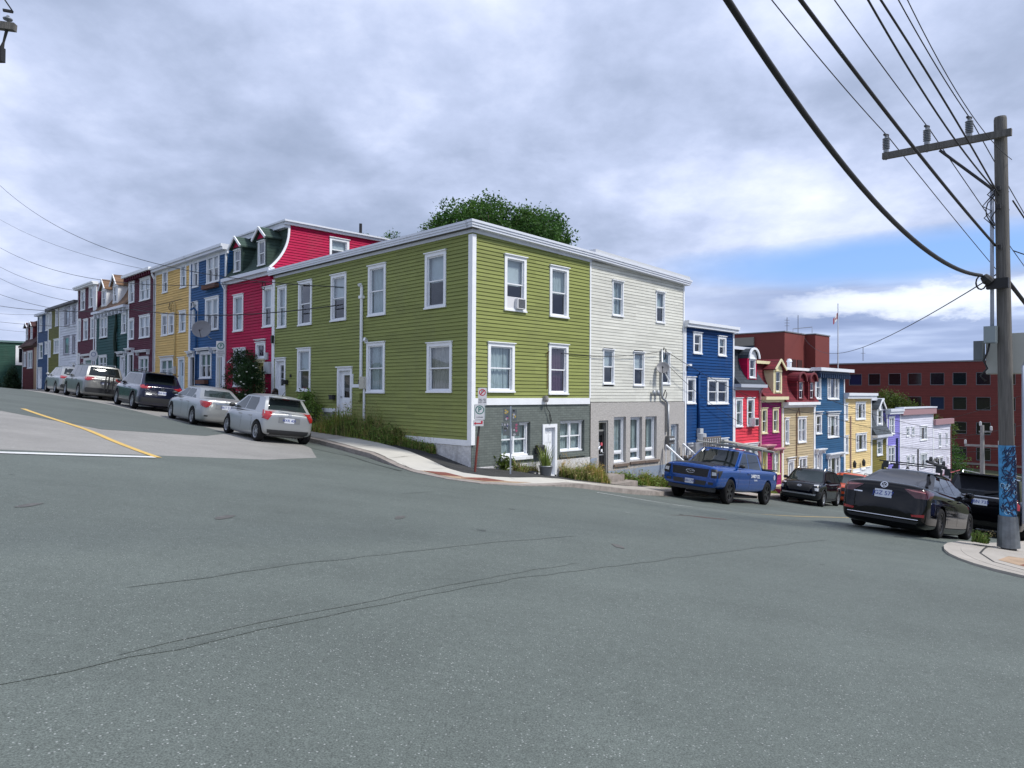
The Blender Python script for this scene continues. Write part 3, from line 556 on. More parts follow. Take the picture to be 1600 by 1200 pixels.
HD={
'greenL':dict(side='L',a=12.50,W=12.49,zt=[6.68, 6.68],g=(0.30,-0.70),wins=[('dh', 10.27, 11.31, 4.23, 6.02, 'b'), ('dh', 7.06, 8.12, 4.22, 6.02, 'c'), ('dh', 4.59, 5.65, 4.21, 5.98, 'b'), ('dh', 2.12, 3.18, 4.2, 5.99, 'n'), ('dh', 0.37, 1.14, 4.21, 5.99, 'c'), ('dh', 10.4, 11.62, 1.59, 3.18, 'c'), ('dh', 7.0, 8.1, 1.56, 3.34, 'c'), ('dh', 2.09, 3.13, 1.6, 3.34, 'h'), ('door', 5.09, 6.08, 0.52, 2.52), ('door', 0.23, 1.11, 0.96, 3.0)]),
'greenR':dict(side='R',a=0.05,W=5.51,zt=[6.7, 6.55],g=(-0.71,-1.59),wins=[('dh', 1.3, 2.27, 4.15, 5.92, 'b'), ('dh', 3.39, 4.34, 4.12, 5.85, 'h'), ('dh', 0.62, 1.76, 1.61, 3.16, 'c'), ('dh', 3.36, 4.34, 1.55, 3.26, 'r'), ('cross2', 1.26, 2.5, -0.39, 0.67, 'c'), ('door', 3.08, 3.78, -1.1, 0.61), ('cross3', 4.0, 5.23, -0.38, 0.67, 'c')]),
'white':dict(side='R',a=5.56,W=6.11,zt=[6.4, 6.25],g=(-1.59,-2.39),wins=[('dh', 1.24, 1.92, 4.42, 5.76, 'n'), ('dh', 4.06, 4.69, 4.38, 5.65, 'h'), ('dh', 0.71, 1.37, 1.92, 3.22, 'n'), ('dh', 2.57, 3.28, 1.88, 3.21, 'n'), ('dh', 4.44, 5.08, 1.97, 3.27, 'n'), ('shop', 0.43, 1.03, -1.27, 0.7), ('pic', 1.37, 2.08, -0.94, 0.73), ('pic', 2.38, 3.11, -0.91, 0.71), ('pic', 3.36, 4.1, -0.92, 0.71), ('door', 5.11, 5.72, -1.36, 0.45)]),
'deepblue':dict(side='R',a=11.72,W=4.18,zt=[4.6, 4.54],g=(-2.40,-2.90),wins=[('dh1', 0.65, 1.35, 3.28, 4.23, 'n'), ('dh', 2.73, 3.44, 3.27, 4.19, 'n'), ('dh', 0.14, 0.85, 1.18, 2.34, 'n'), ('dd', 1.82, 3.64, 1.15, 2.31, 'n'), ('dd', 1.8, 3.64, -0.85, -0.33, 'n'), ('door', 0.25, 0.75, -1.58, -0.44)]),
'coral':dict(side='R',a=15.90,W=2.59,zt=[2.04, 2.01, 3.68],g=(-2.90,-3.20),wins=[('dh', 0.15, 0.81, 0.09, 1.46, 'n'), ('dh', 1.23, 1.98, 0.09, 1.47, 'n'), ('dd', 0.98, 2.32, -1.92, -0.74, 'n'), ('door', 0.18, 0.73, -2.32, -0.92)]),
'magenta':dict(side='R',a=18.48,W=2.45,zt=[1.43, 1.42, 3.21],g=(-3.20,-3.50),wins=[('dh', 0.15, 0.74, -0.31, 0.97, 'n'), ('dh', 1.34, 1.98, -0.29, 0.96, 'n'), ('door', 0.16, 0.74, -2.47, -0.99), ('dd', 1.3, 2.12, -2.38, -1.15, 'n')]),
'beige':dict(side='R',a=20.93,W=3.97,zt=[1.2, 1.14, 2.98],g=(-3.50,-4.00),wins=[('dh', 0.3, 0.75, -0.94, 0.45, 'n'), ('dd', 1.83, 2.88, -0.94, 0.46, 'n'), ('door', 0.64, 1.36, -3.11, -1.73), ('dd', 1.95, 2.96, -2.83, -1.65, 'n')]),
'slate':dict(side='R',a=24.90,W=4.34,zt=[3.01, 2.99],g=(-4.00,-4.57),wins=[('dh', 0.15, 0.87, 1.34, 2.72, 'n'), ('tri', 1.77, 3.46, 1.32, 2.73, 'n'), ('dh', 0.17, 0.96, -0.57, 0.56, 'n'), ('tri', 1.81, 3.46, -0.84, 0.54, 'n'), ('door', 0.26, 1.05, -3.08, -1.46), ('tri', 1.86, 3.61, -3.1, -1.85, 'n')]),
'cream':dict(side='R',a=29.25,W=4.51,zt=[1.64, 1.65],g=(-4.57,-5.15),wins=[('dh', 0.08, 0.5, 0.1, 1.14, 'n'), ('tri', 1.75, 3.43, 0.08, 1.2, 'n'), ('dh', 0.1, 0.57, -1.87, -0.76, 'n'), ('tri', 1.79, 3.6, -1.84, -0.7, 'n'), ('door', 0.3, 0.91, -3.7, -2.79), ('dd', 1.43, 2.6, -3.7, -3.04, 'n'), ('door', 2.71, 3.38, -3.91, -2.96), ('dh', 3.54, 4.17, -3.7, -2.86, 'n')]),
'olive':dict(side='R',a=33.76,W=2.90,zt=[-1.02, -0.95, 1.29],g=(-5.15,-5.51),wins=[('dh', 0.99, 2.03, -2.31, -1.25, 'n')]),
'lavender':dict(side='R',a=36.66,W=2.77,zt=[0.65, 0.62],g=(-5.51,-5.85),wins=[('dd', 0.38, 1.55, -1.03, 0.21, 'n'), ('dd', 0.25, 1.63, -2.96, -1.76, 'n')]),
'pale':dict(side='R',a=39.42,W=7.87,zt=[0.52, 0.57],g=(-5.85,-6.82),wins=[('dh', 1.31, 2.05, -1.31, -0.58, 'n'), ('dh', 2.52, 3.23, -1.33, -0.61, 'n'), ('tri', 4.48, 6.29, -1.75, -0.63, 'n'), ('dh', 1.37, 2.12, -3.37, -2.61, 'n'), ('dh', 2.56, 3.25, -3.4, -2.63, 'n'), ('tri', 4.53, 6.29, -3.76, -2.63, 'n')]),
'pale2':dict(side='R',a=47.29,W=4.98,zt=[-0.32, -0.37],g=(-6.82,-7.40),wins=[('dh', 1.47, 2.19, -2.46, -1.31, 'n'), ('dh', 3.47, 4.03, -2.4, -1.35, 'n'), ('dd', 1.05, 2.73, -4.32, -3.16, 'n'), ('dh', 3.77, 4.29, -4.01, -3.29, 'n')]),
'red':dict(side='L',a=17.28,W=4.78,zt=[6.81, 6.8, 8.55],g=(0.61,0.30),wins=[('dh', 0.86, 1.89, 4.3, 6.02, 'n'), ('dh', 3.8, 4.68, 4.32, 6.09, 'n'), ('awn', 0.94, 2.17, 1.79, 3.58, 'n'), ('one', 3.18, 4.08, 3.0, 3.75, 'r'), ('door', 3.21, 4.05, 1.34, 2.97)]),
'blue':dict(side='L',a=21.62,W=4.34,zt=[8.42, 8.46],g=(0.84,0.61),wins=[('dh', 0.34, 1.1, 6.81, 8.33, 'n'), ('dd', 2.09, 3.6, 6.82, 8.31, 'n'), ('dh', 0.29, 1.05, 4.68, 6.12, 'n'), ('dd', 1.98, 3.57, 4.52, 6.17, 'n'), ('cross', 1.37, 2.8, 2.2, 3.55, 'n'), ('door', 3.36, 4.16, 1.64, 3.49), ('door', 0.08, 0.83, 1.63, 3.45)]),
'yellow':dict(side='L',a=26.69,W=5.07,zt=[8.41, 8.46],g=(1.05,0.84),wins=[('dh', 1.12, 1.93, 6.94, 8.23, 'n'), ('dh', 3.75, 4.56, 6.95, 8.26, 'n'), ('dh', 1.05, 1.97, 4.59, 5.84, 'n'), ('dh', 2.1, 2.94, 4.62, 5.78, 'n'), ('dh', 3.65, 4.56, 4.64, 5.81, 'n'), ('cross', 0.95, 2.86, 2.22, 3.4, 'c'), ('door', 3.59, 4.47, 1.66, 3.37)]),
'maroon':dict(side='L',a=31.28,W=4.59,zt=[8.52, 8.44],g=(1.24,1.05),wins=[('dh', 0.07, 1.06, 6.87, 8.2, 'n'), ('dd', 2.02, 3.79, 6.82, 8.17, 'n'), ('dh', 0.07, 1.06, 4.66, 5.96, 'n'), ('dd', 2.02, 3.79, 4.64, 6.0, 'n'), ('dd', 2.02, 3.65, 2.36, 3.6, 'n'), ('door', 0.12, 1.06, 1.85, 3.89)]),
'teal':dict(side='L',a=37.98,W=6.70,zt=[6.78, 6.86, 8.96],g=(1.41,1.24),wins=[('dd', 0.89, 2.54, 5.05, 6.5, 'n'), ('dh', 5.41, 6.34, 5.09, 6.44, 'n'), ('dd', 0.76, 2.48, 2.87, 3.94, 'n'), ('door', 5.23, 6.22, 1.81, 3.79)]),
'maroon2':dict(side='L',a=42.54,W=4.56,zt=[8.84, 9.0],g=(1.46,1.41),wins=[('dh', 0.75, 1.88, 7.23, 8.71, 'n'), ('dh', 2.82, 3.8, 7.27, 8.76, 'n'), ('dh', 0.17, 0.91, 5.08, 6.71, 'n'), ('dh', 1.56, 2.67, 5.09, 6.61, 'n'), ('dh', 3.28, 4.34, 5.1, 6.61, 'n'), ('one', 1.72, 3.74, 2.93, 3.86, 'c'), ('door', 0.17, 0.75, 2.42, 4.25)]),
'whitefar':dict(side='L',a=47.56,W=5.03,zt=[8.05, 8.1],g=(1.49,1.46),wins=[('one', 1.41, 2.86, 6.41, 7.82, 'n'), ('one', 3.66, 4.47, 6.42, 7.78, 'n'), ('one', 1.23, 2.86, 4.25, 5.69, 'n'), ('one', 3.66, 4.47, 4.3, 5.67, 'n'), ('door', 3.74, 4.6, 2.06, 3.6)]),
'olivefar':dict(side='L',a=51.08,W=3.51,zt=[7.98, 8.2],g=(1.50,1.49),wins=[('dh', 0.31, 1.04, 6.5, 7.84, 'n'), ('dh', 2.24, 3.11, 6.55, 7.92, 'n'), ('dh', 0.08, 0.83, 4.2, 5.59, 'n'), ('dd', 1.85, 3.42, 4.43, 5.61, 'n')]),
'navyfar':dict(side='L',a=54.81,W=3.73,zt=[7.89, 7.96],g=(1.52,1.50),wins=[('dh', 0.68, 1.58, 6.43, 7.72, 'n'), ('dh', 2.88, 3.65, 6.41, 7.82, 'n'), ('dh', 0.57, 1.93, 4.18, 5.51, 'n'), ('dh', 2.67, 3.46, 4.49, 5.54, 'n'), ('door', 0.41, 1.71, 1.79, 3.49)]),
'brownfar':dict(side='L',a=60.44,W=5.63,zt=[5.53, 5.47, 7.57],g=(1.53,1.52),wins=[('dh', 0.52, 1.54, 3.65, 4.98, 'n'), ('dd', 1.99, 3.9, 3.46, 5.02, 'n')]),
}
def shingle(name, c):
    m = bpy.data.materials.new(name); m.use_nodes = True; t = m.node_tree; b = t.nodes['Principled BSDF']
    tcn = t.nodes.new('ShaderNodeTexCoord'); br = t.nodes.new('ShaderNodeTexBrick'); mp = t.nodes.new('ShaderNodeMapping')
    uvn = t.nodes.new('ShaderNodeSeparateXYZ'); cb = t.nodes.new('ShaderNodeCombineXYZ')
    t.links.new(tcn.outputs['Object'], uvn.inputs[0]); t.links.new(uvn.outputs[0], cb.inputs[0]); t.links.new(uvn.outputs[2], cb.inputs[1]); t.links.new(cb.outputs[0], br.inputs['Vector'])
    br.inputs['Scale'].default_value = 1; br.inputs['Brick Width'].default_value = .33; br.inputs['Row Height'].default_value = .14; br.inputs['Mortar Size'].default_value = .008
    br.inputs['Color1'].default_value = tuple(x*1.25 for x in c)+(1,); br.inputs['Color2'].default_value = tuple(x*.78 for x in c)+(1,); br.inputs['Mortar'].default_value = tuple(x*.35 for x in c)+(1,)
    t.links.new(br.outputs[0], b.inputs['Base Color']); b.inputs['Roughness'].default_value = .9
    bp = t.nodes.new('ShaderNodeBump'); bp.inputs['Distance'].default_value = .012; bp.inputs['Strength'].default_value = .6; t.links.new(br.outputs['Fac'], bp.inputs['Height']); bp.invert = True
    t.links.new(bp.outputs[0], b.inputs['Normal']); return m
def mansard(H, ze, zt, set_, m, eave_m, over=.22, flare=.12, top_m=None, s0=0, s1=None, name='mansard_roof', cheeks=None, depth=7.):
    """bell-curved mansard from the eave (proud of the wall) up to zt; returns offset(z)"""
    s1 = H.W if s1 is None else s1; n = 10
    def off(z): # distance in front of the wall
        t = max(0, min(1, (z-ze)/(zt-ze))); return over-(over+set_)*(1-(1-t)**2.3)
    q = MB(); zs = [ze+(zt-ze)*i/n for i in range(n+1)]
    for i in range(n):
        a, b = zs[i], zs[i+1]; q.add([(s0, -off(a), a), (s1, -off(a), a), (s1, -off(b), b), (s0, -off(b), b)], [(0, 1, 2, 3)])
    H.B(q, name, m)
    ck = MB()
    for x in (s0+.01, s1-.01):
        vs = [(x, -off(z)+.01, z) for z in zs]+[(x, depth, zt), (x, depth, ze)]; ck.add(vs, [tuple(range(len(vs)))])
    H.B(ck, 'roof_cheek', cheeks or m)
    f = MB(); mbox(f, FRONT, s0-.02, s1+.02, .0, over+.05, ze-.13, ze+.02); mbox(f, FRONT, s0, s1, 0, .12, ze-.26, ze-.13); H.B(f, 'eave', eave_m)
    t = MB(); t.box(s0-.02, s1+.02, set_-.22, depth, zt-.02, zt+.12); H.B(t, 'roof_deck_edge', top_m or eave_m)
    return off
def dormer(H, off, x0, x1, z0, z1, kind, roofmat, cheek, trim=white, face=None, rise=.42, glassw=None, proud=.0, lean=0):
    """window box standing out of the mansard; front plane at the lowest point's offset"""
    fy = -(off(z0)+.04); W = x1-x0; pad = .16
    mp = lambda s, o, z: (s, fy-o, z)
    q = MB(); d = 1.3
    for x in (x0-pad, x1+pad): q.add([(x, fy, z0-.1), (x, fy, z1+.12), (x, fy+d, z1+.12), (x, fy+d, z0-.1)], [(0, 1, 2, 3)])
    flat(q, mp, x0-pad, x1+pad, z0-.1, z1+.12, [(x0+.05, x1-.05, z0+.05, z1-.05)])
    D = H.B(q, 'dormer', cheek)
    # apron closes the box down to the roof
    window(H, mp, ('dh', x0, x1, z0, z1, 'n'), trim, 'thin')
    r = MB(); e = .14; xm = (x0+x1)/2; zz = z1+.10; ex = (W/2+pad+e)
    if kind == 'gable':
        zr = zz+rise
        for sgn in (-1, 1):
            a = (xm+sgn*ex, fy-.16, zz-.08); b = (xm, fy-.16, zr); c = (xm, fy+1.6, zr); dd = (xm+sgn*ex, fy+1.6, zz-.08)
            v = [Vector(p) for p in (a, b, c, dd)]; v2 = [p+Vector((0, 0, .05)) for p in v]
            r.add(v+v2, [(0, 1, 2, 3), (4, 5, 6, 7), (0, 1, 5, 4), (0, 4, 7, 3)])
        t = MB(); 
        for sgn in (-1, 1): t.beam((xm+sgn*ex, fy-.18, zz-.06), (xm, fy-.18, zr+.02), .05, .10)
        H.B(t, 'bargeboard', trim, D)
        g_ = MB(); g_.add([(x0-pad, fy-.01, zz), (x1+pad, fy-.01, zz), (xm, fy-.01, zr-.03)], [(0, 1, 2)]); H.B(g_, 'gable', face or cheek, D)
    else:
        n = 10; R = W/2+pad+.05; vs = []
        for yy in (fy-.14, fy+1.5):
            for i in range(n+1):
                t = pi*i/n; vs.append((xm-R*cos(t), yy, zz-.10+R*.95*sin(t)))
        r.add(vs, [(i, i+1, n+2+i, n+1+i) for i in range(n)])
        t = MB(); R2 = R+.03; vs = [(xm-a*cos(pi*i/n), fy-.16+b_, zz-.10+a*.95*sin(pi*i/n)) for a, b_ in ((R2, 0), (R-.07, 0), (R-.07, .06), (R2, .06)) for i in range(n+1)]
        for k in range(4):
            for i in range(n): t.add([vs[k*(n+1)+i], vs[k*(n+1)+i+1], vs[((k+1) % 4)*(n+1)+i+1], vs[((k+1) % 4)*(n+1)+i]], [(0, 1, 2, 3)])
        H.B(t, 'arch_trim', trim, D)
        g_ = MB(); g_.add([(xm-(R-.04)*cos(pi*i/n), fy-.01, zz-.10+(R-.04)*.95*sin(pi*i/n)) for i in range(n+1)], [tuple(range(n+1))]); H.B(g_, 'arch_face', face or cheek, D)
    H.B(r, 'dormer_roof', roofmat, D)
OLV = siding('olive_green', (.25, .28, .088)); RED = siding('crimson', (.46, .007, .066)); BLU = siding('mid_blue', (.03, .11, .27)); YEL = siding('ochre', (.74, .50, .18))
MAR = siding('maroon', (.10, .014, .035)); TEA = siding('teal', (.022, .085, .085)); WHS = siding('offwhite', (.66, .66, .60)); OLF = siding('olive_dark', (.15, .15, .035)); NVF = siding('slate_navy', (.04, .085, .19))
BRF = siding('plum', (.13, .03, .04)); DBL = siding('deep_blue', (.003, .052, .19)); COR = siding('coral', (.72, .055, .085)); MAG = siding('magenta', (.27, .012, .12)); BEI = siding('beige', (.50, .41, .26))
SLA = siding('slate_blue', (.03, .105, .22)); CRM = siding('cream', (.78, .60, .30)); OLR = siding('olive_brown', (.20, .17, .04)); LAV = siding('lavender', (.24, .22, .62)); PAL = siding('pale_lilac', (.68, .68, .78)); DGR = siding('dark_green', (.03, .085, .065)); WHL = siding('cool_white', (.66, .69, .76))
dark_room = mat('room_gloom_liner', (.05, .045, .04), .9, noise=.3, nscale=1.5)  # gloom of unlit rooms put into the colour of the added liner boxes
GREYBR = mat('grey_painted_brick', (.15, .175, .162), .8, noise=.12, nscale=3)
def brickbump(m, w_=.21, h_=.075, depth=.01, dark_=.8):
    t = m.node_tree; b = t.nodes['Principled BSDF']; tcn = t.nodes.new('ShaderNodeTexCoord'); sp = t.nodes.new('ShaderNodeSeparateXYZ'); ad_ = t.nodes.new('ShaderNodeMath'); cb = t.nodes.new('ShaderNodeCombineXYZ')
    t.links.new(tcn.outputs['Object'], sp.inputs[0]); t.links.new(sp.outputs[0], ad_.inputs[0]); t.links.new(sp.outputs[1], ad_.inputs[1]); t.links.new(ad_.outputs[0], cb.inputs[0]); t.links.new(sp.outputs[2], cb.inputs[1])
    br = t.nodes.new('ShaderNodeTexBrick'); br.inputs['Scale'].default_value = 1; br.inputs['Brick Width'].default_value = w_; br.inputs['Row Height'].default_value = h_; br.inputs['Mortar Size'].default_value = .008
    t.links.new(cb.outputs[0], br.inputs['Vector']); br.inputs['Color1'].default_value = (1, 1, 1, 1); br.inputs['Color2'].default_value = (dark_, dark_, dark_, 1); br.inputs['Mortar'].default_value = (.72, .72, .72, 1)
    src = b.inputs['Base Color'].links[0].from_socket if b.inputs['Base Color'].links else None
    mm = t.nodes.new('ShaderNodeMix'); mm.data_type = 'RGBA'; mm.blend_type = 'MULTIPLY'; mm.inputs[0].default_value = 1
    if src: t.links.new(src, mm.inputs[6])
    else: mm.inputs[6].default_value = b.inputs['Base Color'].default_value
    t.links.new(br.outputs[0], mm.inputs[7]); t.links.new(mm.outputs[2], b.inputs['Base Color'])
    bp = t.nodes.new('ShaderNodeBump'); bp.inputs['Distance'].default_value = depth; bp.inputs['Strength'].default_value = .7; bp.invert = True; t.links.new(br.outputs['Fac'], bp.inputs['Height']); t.links.new(bp.outputs[0], b.inputs['Normal'])
brickbump(GREYBR)
STUC = mat('pebbledash_stucco', (.44, .42, .40), .9, noise=.30, nscale=26, bump=.9, bscale=45)
FNDW = mat('whitewashed_foundation', (.60, .60, .60), .85, noise=.25, nscale=7, bump=.8, bscale=14, dirt=.45)
FNDB = mat('blue_grey_foundation', (.26, .32, .42), .85, noise=.12, nscale=2, dirt=.3)
FNDG = mat('grey_foundation', (.30, .30, .29), .9, noise=.2, nscale=4, dirt=.4)
SHG = shingle('green_shingle', (.035, .065, .052)); SHB = shingle('brown_shingle', (.17, .10, .06)); SHK = shingle('charcoal_shingle', (.035, .045, .06)); SHR = shingle('oxblood_shingle', (.15, .012, .022)); SHD = shingle('slate_shingle', (.06, .075, .09)); SHM = shingle('chocolate_shingle', (.065, .025, .025))

def base_wall(H, mp, s0, s1, zb, zt, holes, m, name='foundation', off=0): q = MB(); q.nr = 1; flat(q, mp, s0, s1, zb, zt, holes, off); return H.B(q, name, m)
def row_house(key, name, label, m, trim=white, boards=.13, roofstyle='fascia', depth=9., doors=(), trims=None, eave=trimgrey, group='clapboard row houses', z1=None, tr_post=white, capm=None):
    d = HD[key]; zb = min(d['g'])-.4
    H = House(name, d['side'], d['a'], d['W'], zb, label, 'house', group); H.d = d
    z1 = z1 or sum(d['zt'][:2])/2; H.z1 = z1; hs = []; di = 0
    for w_ in d['wins']:
        if w_[0] in ('door', 'shop'):
            dd = doors[di] if di < len(doors) else {}; di += 1; hs.append(door(H, FRONT, w_, **dd))
        else:
            if w_[5] == 'n' and random.random() < .72: w_ = w_[:5]+(random.choice('bbbhhc'),)
            hs.append(window(H, FRONT, w_, trim))
    q = MB(); q.nr = 1; clap(q, FRONT, 0, H.W, zb, z1-.05, hs, boards); H.B(q, 'wall', m); H.holes = hs
    shell(H, m, z1-.06, depth, zb, boards=boards)
    posts(H, FRONT, (.05, H.W-.05), zb, z1-.1, tr_post, .11)
    return H

# ---- the olive green corner house -------------------------------------------------
G = House('corner_house', 'R', 0.0, 5.56, -1.7, 'olive green clapboard house on the street corner, grey painted brick at street level', 'house'); G.z1 = 6.55
UL = 12.5
ML = lambda s, o, z: (-o, UL-s, z)
hl = []
cur_o = {0: 'b', 1: 'c', 2: 'b', 3: 'n'}
for w_ in HD['greenL']['wins']:
    if w_[0] == 'door': hl.append(door(G, ML, (w_[0], w_[1], w_[2], w_[3] if w_[1] > 2 else .96, w_[4]), knob=-1 if w_[1] > 2 else 1, lite=1 if w_[1] > 2 else 3))
    else:
        if w_[1] > 10 and w_[3] < 2: w_ = w_[:5]+('w',)
        hl.append(window(G, ML, w_))
q = MB(); q.nr = 1; clap(q, ML, 0, 5.35, .98, 6.38, hl); clap(q, ML, 5.35, UL, .18, 6.38, hl); G.B(q, 'wall', OLV)
base_wall(G, ML, 0, 5.35, -1.7, .98, hl, FNDG, off=.0); base_wall(G, ML, 5.35, UL, -1.7, .18, hl, FNDW, off=.01)
q = MB(); mbox(q, ML, 1.2, 4.95, -.02, .03, .84, .99); mbox(q, ML, 6.3, UL-.02, -.02, .035, .02, .19); G.B(q, 'skirt_board', white)
hr = []
for i, w_ in enumerate(HD['greenR']['wins']):
    if w_[0] == 'door': hr.append(door(G, FRONT, w_, lite=False, cap=False, knob=-1))
    elif w_[3] < 1: hr.append(window(G, lambda s, o, z: (s, .14-o, z), w_, white, 'thin'))
    else: hr.append(window(G, FRONT, w_))
q = MB(); q.nr = 1; clap(q, FRONT, .0, 5.5, 1.42, 6.36, hr); G.B(q, 'wall', OLV)
lo = [h for h in hr if h[2] < 1]; lo = [(h[0]-.07, h[1]+.07, h[2]-.08, h[3]+.07) for h in lo]
q = MB(); q.nr = 1; flat(q, FRONT, 0, 5.55, -.62, 1.25, lo, .0)
for h in lo: # deep masonry reveals
    for s_ in (h[0], h[1]): q.add([(s_, 0, max(h[2], -.62)), (s_, .16, max(h[2], -.62)), (s_, .16, h[3]), (s_, 0, h[3])], [(0, 1, 2, 3)])
    q.add([(h[0], 0, h[3]), (h[1], 0, h[3]), (h[1], .16, h[3]), (h[0], .16, h[3])], [(0, 1, 2, 3)])
    q.add([(h[0], 0, h[2]), (h[1], 0, h[2]), (h[1], .16, h[2]), (h[0], .16, h[2])], [(0, 1, 2, 3)])
G.B(q, 'brick_wall', GREYBR)
base_wall(G, FRONT, 0, 5.55, -1.7, -.62, lo, FNDW, off=.025)
q = MB(); mbox(q, FRONT, -.04, 5.5, -.02, .05, 1.23, 1.44); G.B(q, 'band_board', white)
q = MB(); mbox(q, FRONT, 1.2, 2.6, -.12, .06, -.50, -.40); G.B(q, 'window_sill', white)
q = MB(); mbox(q, FRONT, 3.95, 5.3, -.12, .05, -.55, -.44); G.B(q, 'window_sill', GREYBR)
for mp in (ML,): posts(G, mp, (.06,), .6, 6.3, white, .12)
q = MB(); mbox(q, FRONT, -.055, .10, -.02, .055, .05, 6.3); mbox(q, ML, UL-.13, UL-.02, -.02, .055, .05, 6.3); G.B(q, 'corner_board', white)
q = MB(); mbox(q, FRONT, 5.49, 5.56, -.02, .035, 1.44, 6.2); G.B(q, 'corner_board', white)
TR = lambda s, o, z: (s, -o, z-.026*s)
c = MB()
for i in range(3):
    a, b, pr = 6.67-.072*(i+1), 6.67-.072*i, .27-.025*i
    mbox(c, TR, -pr, 5.6, -.05, pr, a, b); mbox(c, ML, -.12, UL+.04, -.05, pr, a, b)
mbox(c, TR, -.05, 5.56, -.05, .045, 6.35, 6.46); mbox(c, ML, -.0, UL, -.05, .045, 6.35, 6.46)
G.B(c, 'cornice', trimgrey)
q = MB(); q.nr = 1; flat(q, lambda s, o, z: (s, UL, z), 0, 5.5, -1, 6.3, []); G.B(q, 'back_wall', OLV)
q = MB(); q.box(-.2, 5.5, -.2, UL, 6.45, 6.52); G.B(q, 'roof', roofm)
# service entrance, meter, mail boxes, lamps on the left wall
q = MB(); q.tube([ML(6.72, .07, 2.05), ML(6.72, .07, 5.28)], .055, 10); q.tube([ML(6.72, .07, 5.28), ML(6.72, .12, 5.40), ML(6.72, .2, 5.36)], .055, 8); q.box(*sorted((ML(6.62, .0, 0)[0], ML(6.62, .14, 0)[0])), UL-6.82, UL-6.62, 4.9, 5.0); G.B(q, 'service_mast', white, smooth=False)
q = MB(); mbox(q, ML, 6.70, 7.0, 0, .14, 1.72, 2.14); G.B(q, 'meter_box', mat('beige_metal', (.50, .48, .40), .5))
q = MB(); q.lathe([(.0, .12), (.085, .12), (.1, .06), (.1, 0)], 14, ML(6.72, .13, 1.95), 'x'); G.B(q, 'meter', steel, smooth=True)
q = MB(); q.tube([ML(6.9, .05, 1.72), ML(6.9, .05, .3)], .045, 8); mbox(q, ML, 6.1, 6.6, .0, .05, 1.76, 1.88); mbox(q, ML, 6.1, 6.16, .0, .05, 1.88, 2.25); G.B(q, 'conduit', white)
q = MB(); mbox(q, ML, 6.45, 6.68, .02, .10, 1.30, 1.56); G.B(q, 'junction_box', OLV)
for s_, z_ in ((4.95, 1.42), (1.32, 2.0)):
    q = MB(); mbox(q, ML, s_-.20, s_+.02, .03, .18, z_-.10, z_+.04); mbox(q, ML, s_-.22, s_+.04, .02, .20, z_+.04, z_+.07); G.B(q, 'mailbox', blackp)
q = MB(); q.obox(ML(7.02, .10, 3.42), (.08, .05, -.03), (0, .06, 0), (.02, 0, .05)); mbox(q, ML, 6.98, 7.06, 0, .06, 3.34, 3.42); G.B(q, 'security_light', white)
q = MB(); mbox(q, ML, 1.5, 1.6, .02, .05, 2.18, 2.3); G.B(q, 'house_number', dark)
q = MB(); mbox(q, ML, .0, .12, .05, .14, 3.62, 3.95); G.B(q, 'alarm_box', blackp)
# front face bits
q = MB(); q.tube([(3.28, -.05, 2.95), (3.28, -.05, 1.75)], .012, 6); q.tube([(3.25, -.05, 2.92), (3.25, -.14, 2.96)], .02, 6); G.B(q, 'bracket', mat('rusty_iron', (.12, .05, .035), .8))
q = MB(); q.lathe([(0, .16), (.07, .14), (.085, .03), (.06, -.05), (0, -.06)], 12, (3.12, -.14, 1.36)); q.box(3.06, 3.18, -.14, -.04, 1.36, 1.5); G.B(q, 'flood_light', mat('weathered_tin', (.25, .24, .23), .6))
q = MB(); pts = [(3.2, -.06, 1.3), (3.24, -.07, 1.1), (3.34, -.09, .98), (3.42, -.09, .78), (3.46, -.09, .66), (3.38, -.08, .74), (3.34, -.08, .9), (3.42, -.06, .7), (3.4, -.06, .58)]; q.tube(pts, .012, 6); G.B(q, 'loose_cable', dark)
q = MB(); mbox(q, FRONT, 2.72, 3.02, .04, .19, -.35, -.13); q.lathe([(0, 0)], 3) if 0 else None
n = 8; vs = [(x, -.115+.075*cos(pi*i/n), -.13+.06*sin(pi*i/n)) for x in (2.70, 3.04) for i in range(n+1)]; q.add(vs, [(i, i+1, n+2+i, n+1+i) for i in range(n)]); G.B(q, 'mailbox', blackp)
# window air conditioner: hangs in the sash of the upper front window
ac = MB(); ac.box(1.42, 2.14, -.03, .02, 4.22, 4.60); A = ac.build('window_air_conditioner', mat('ac_panel', (.66, .66, .68), .5)); A.parent = None
A.location = G.e.location; A.rotation_euler = G.e.rotation_euler
A.data.transform(Matrix.Translation((0, 0, 1.7)))
q = MB(); q.box(1.76, 2.12, -.15, -.03, 4.24, 4.56); a2 = q.build('casing', mat('ac_panel', (.66, .66, .68))); a2.data.transform(Matrix.Translation((0, 0, 1.7))); a2.parent = A
q = MB()
for k in range(9): q.box(1.80, 2.10, -.158, -.152, 4.27+k*.031, 4.287+k*.031)
a3 = q.build('grille', blackp); a3.data.transform(Matrix.Translation((0, 0, 1.7))); a3.parent = A
tag(A, 'white air conditioner sticking out of an upper window of the olive corner house', 'air conditioner')

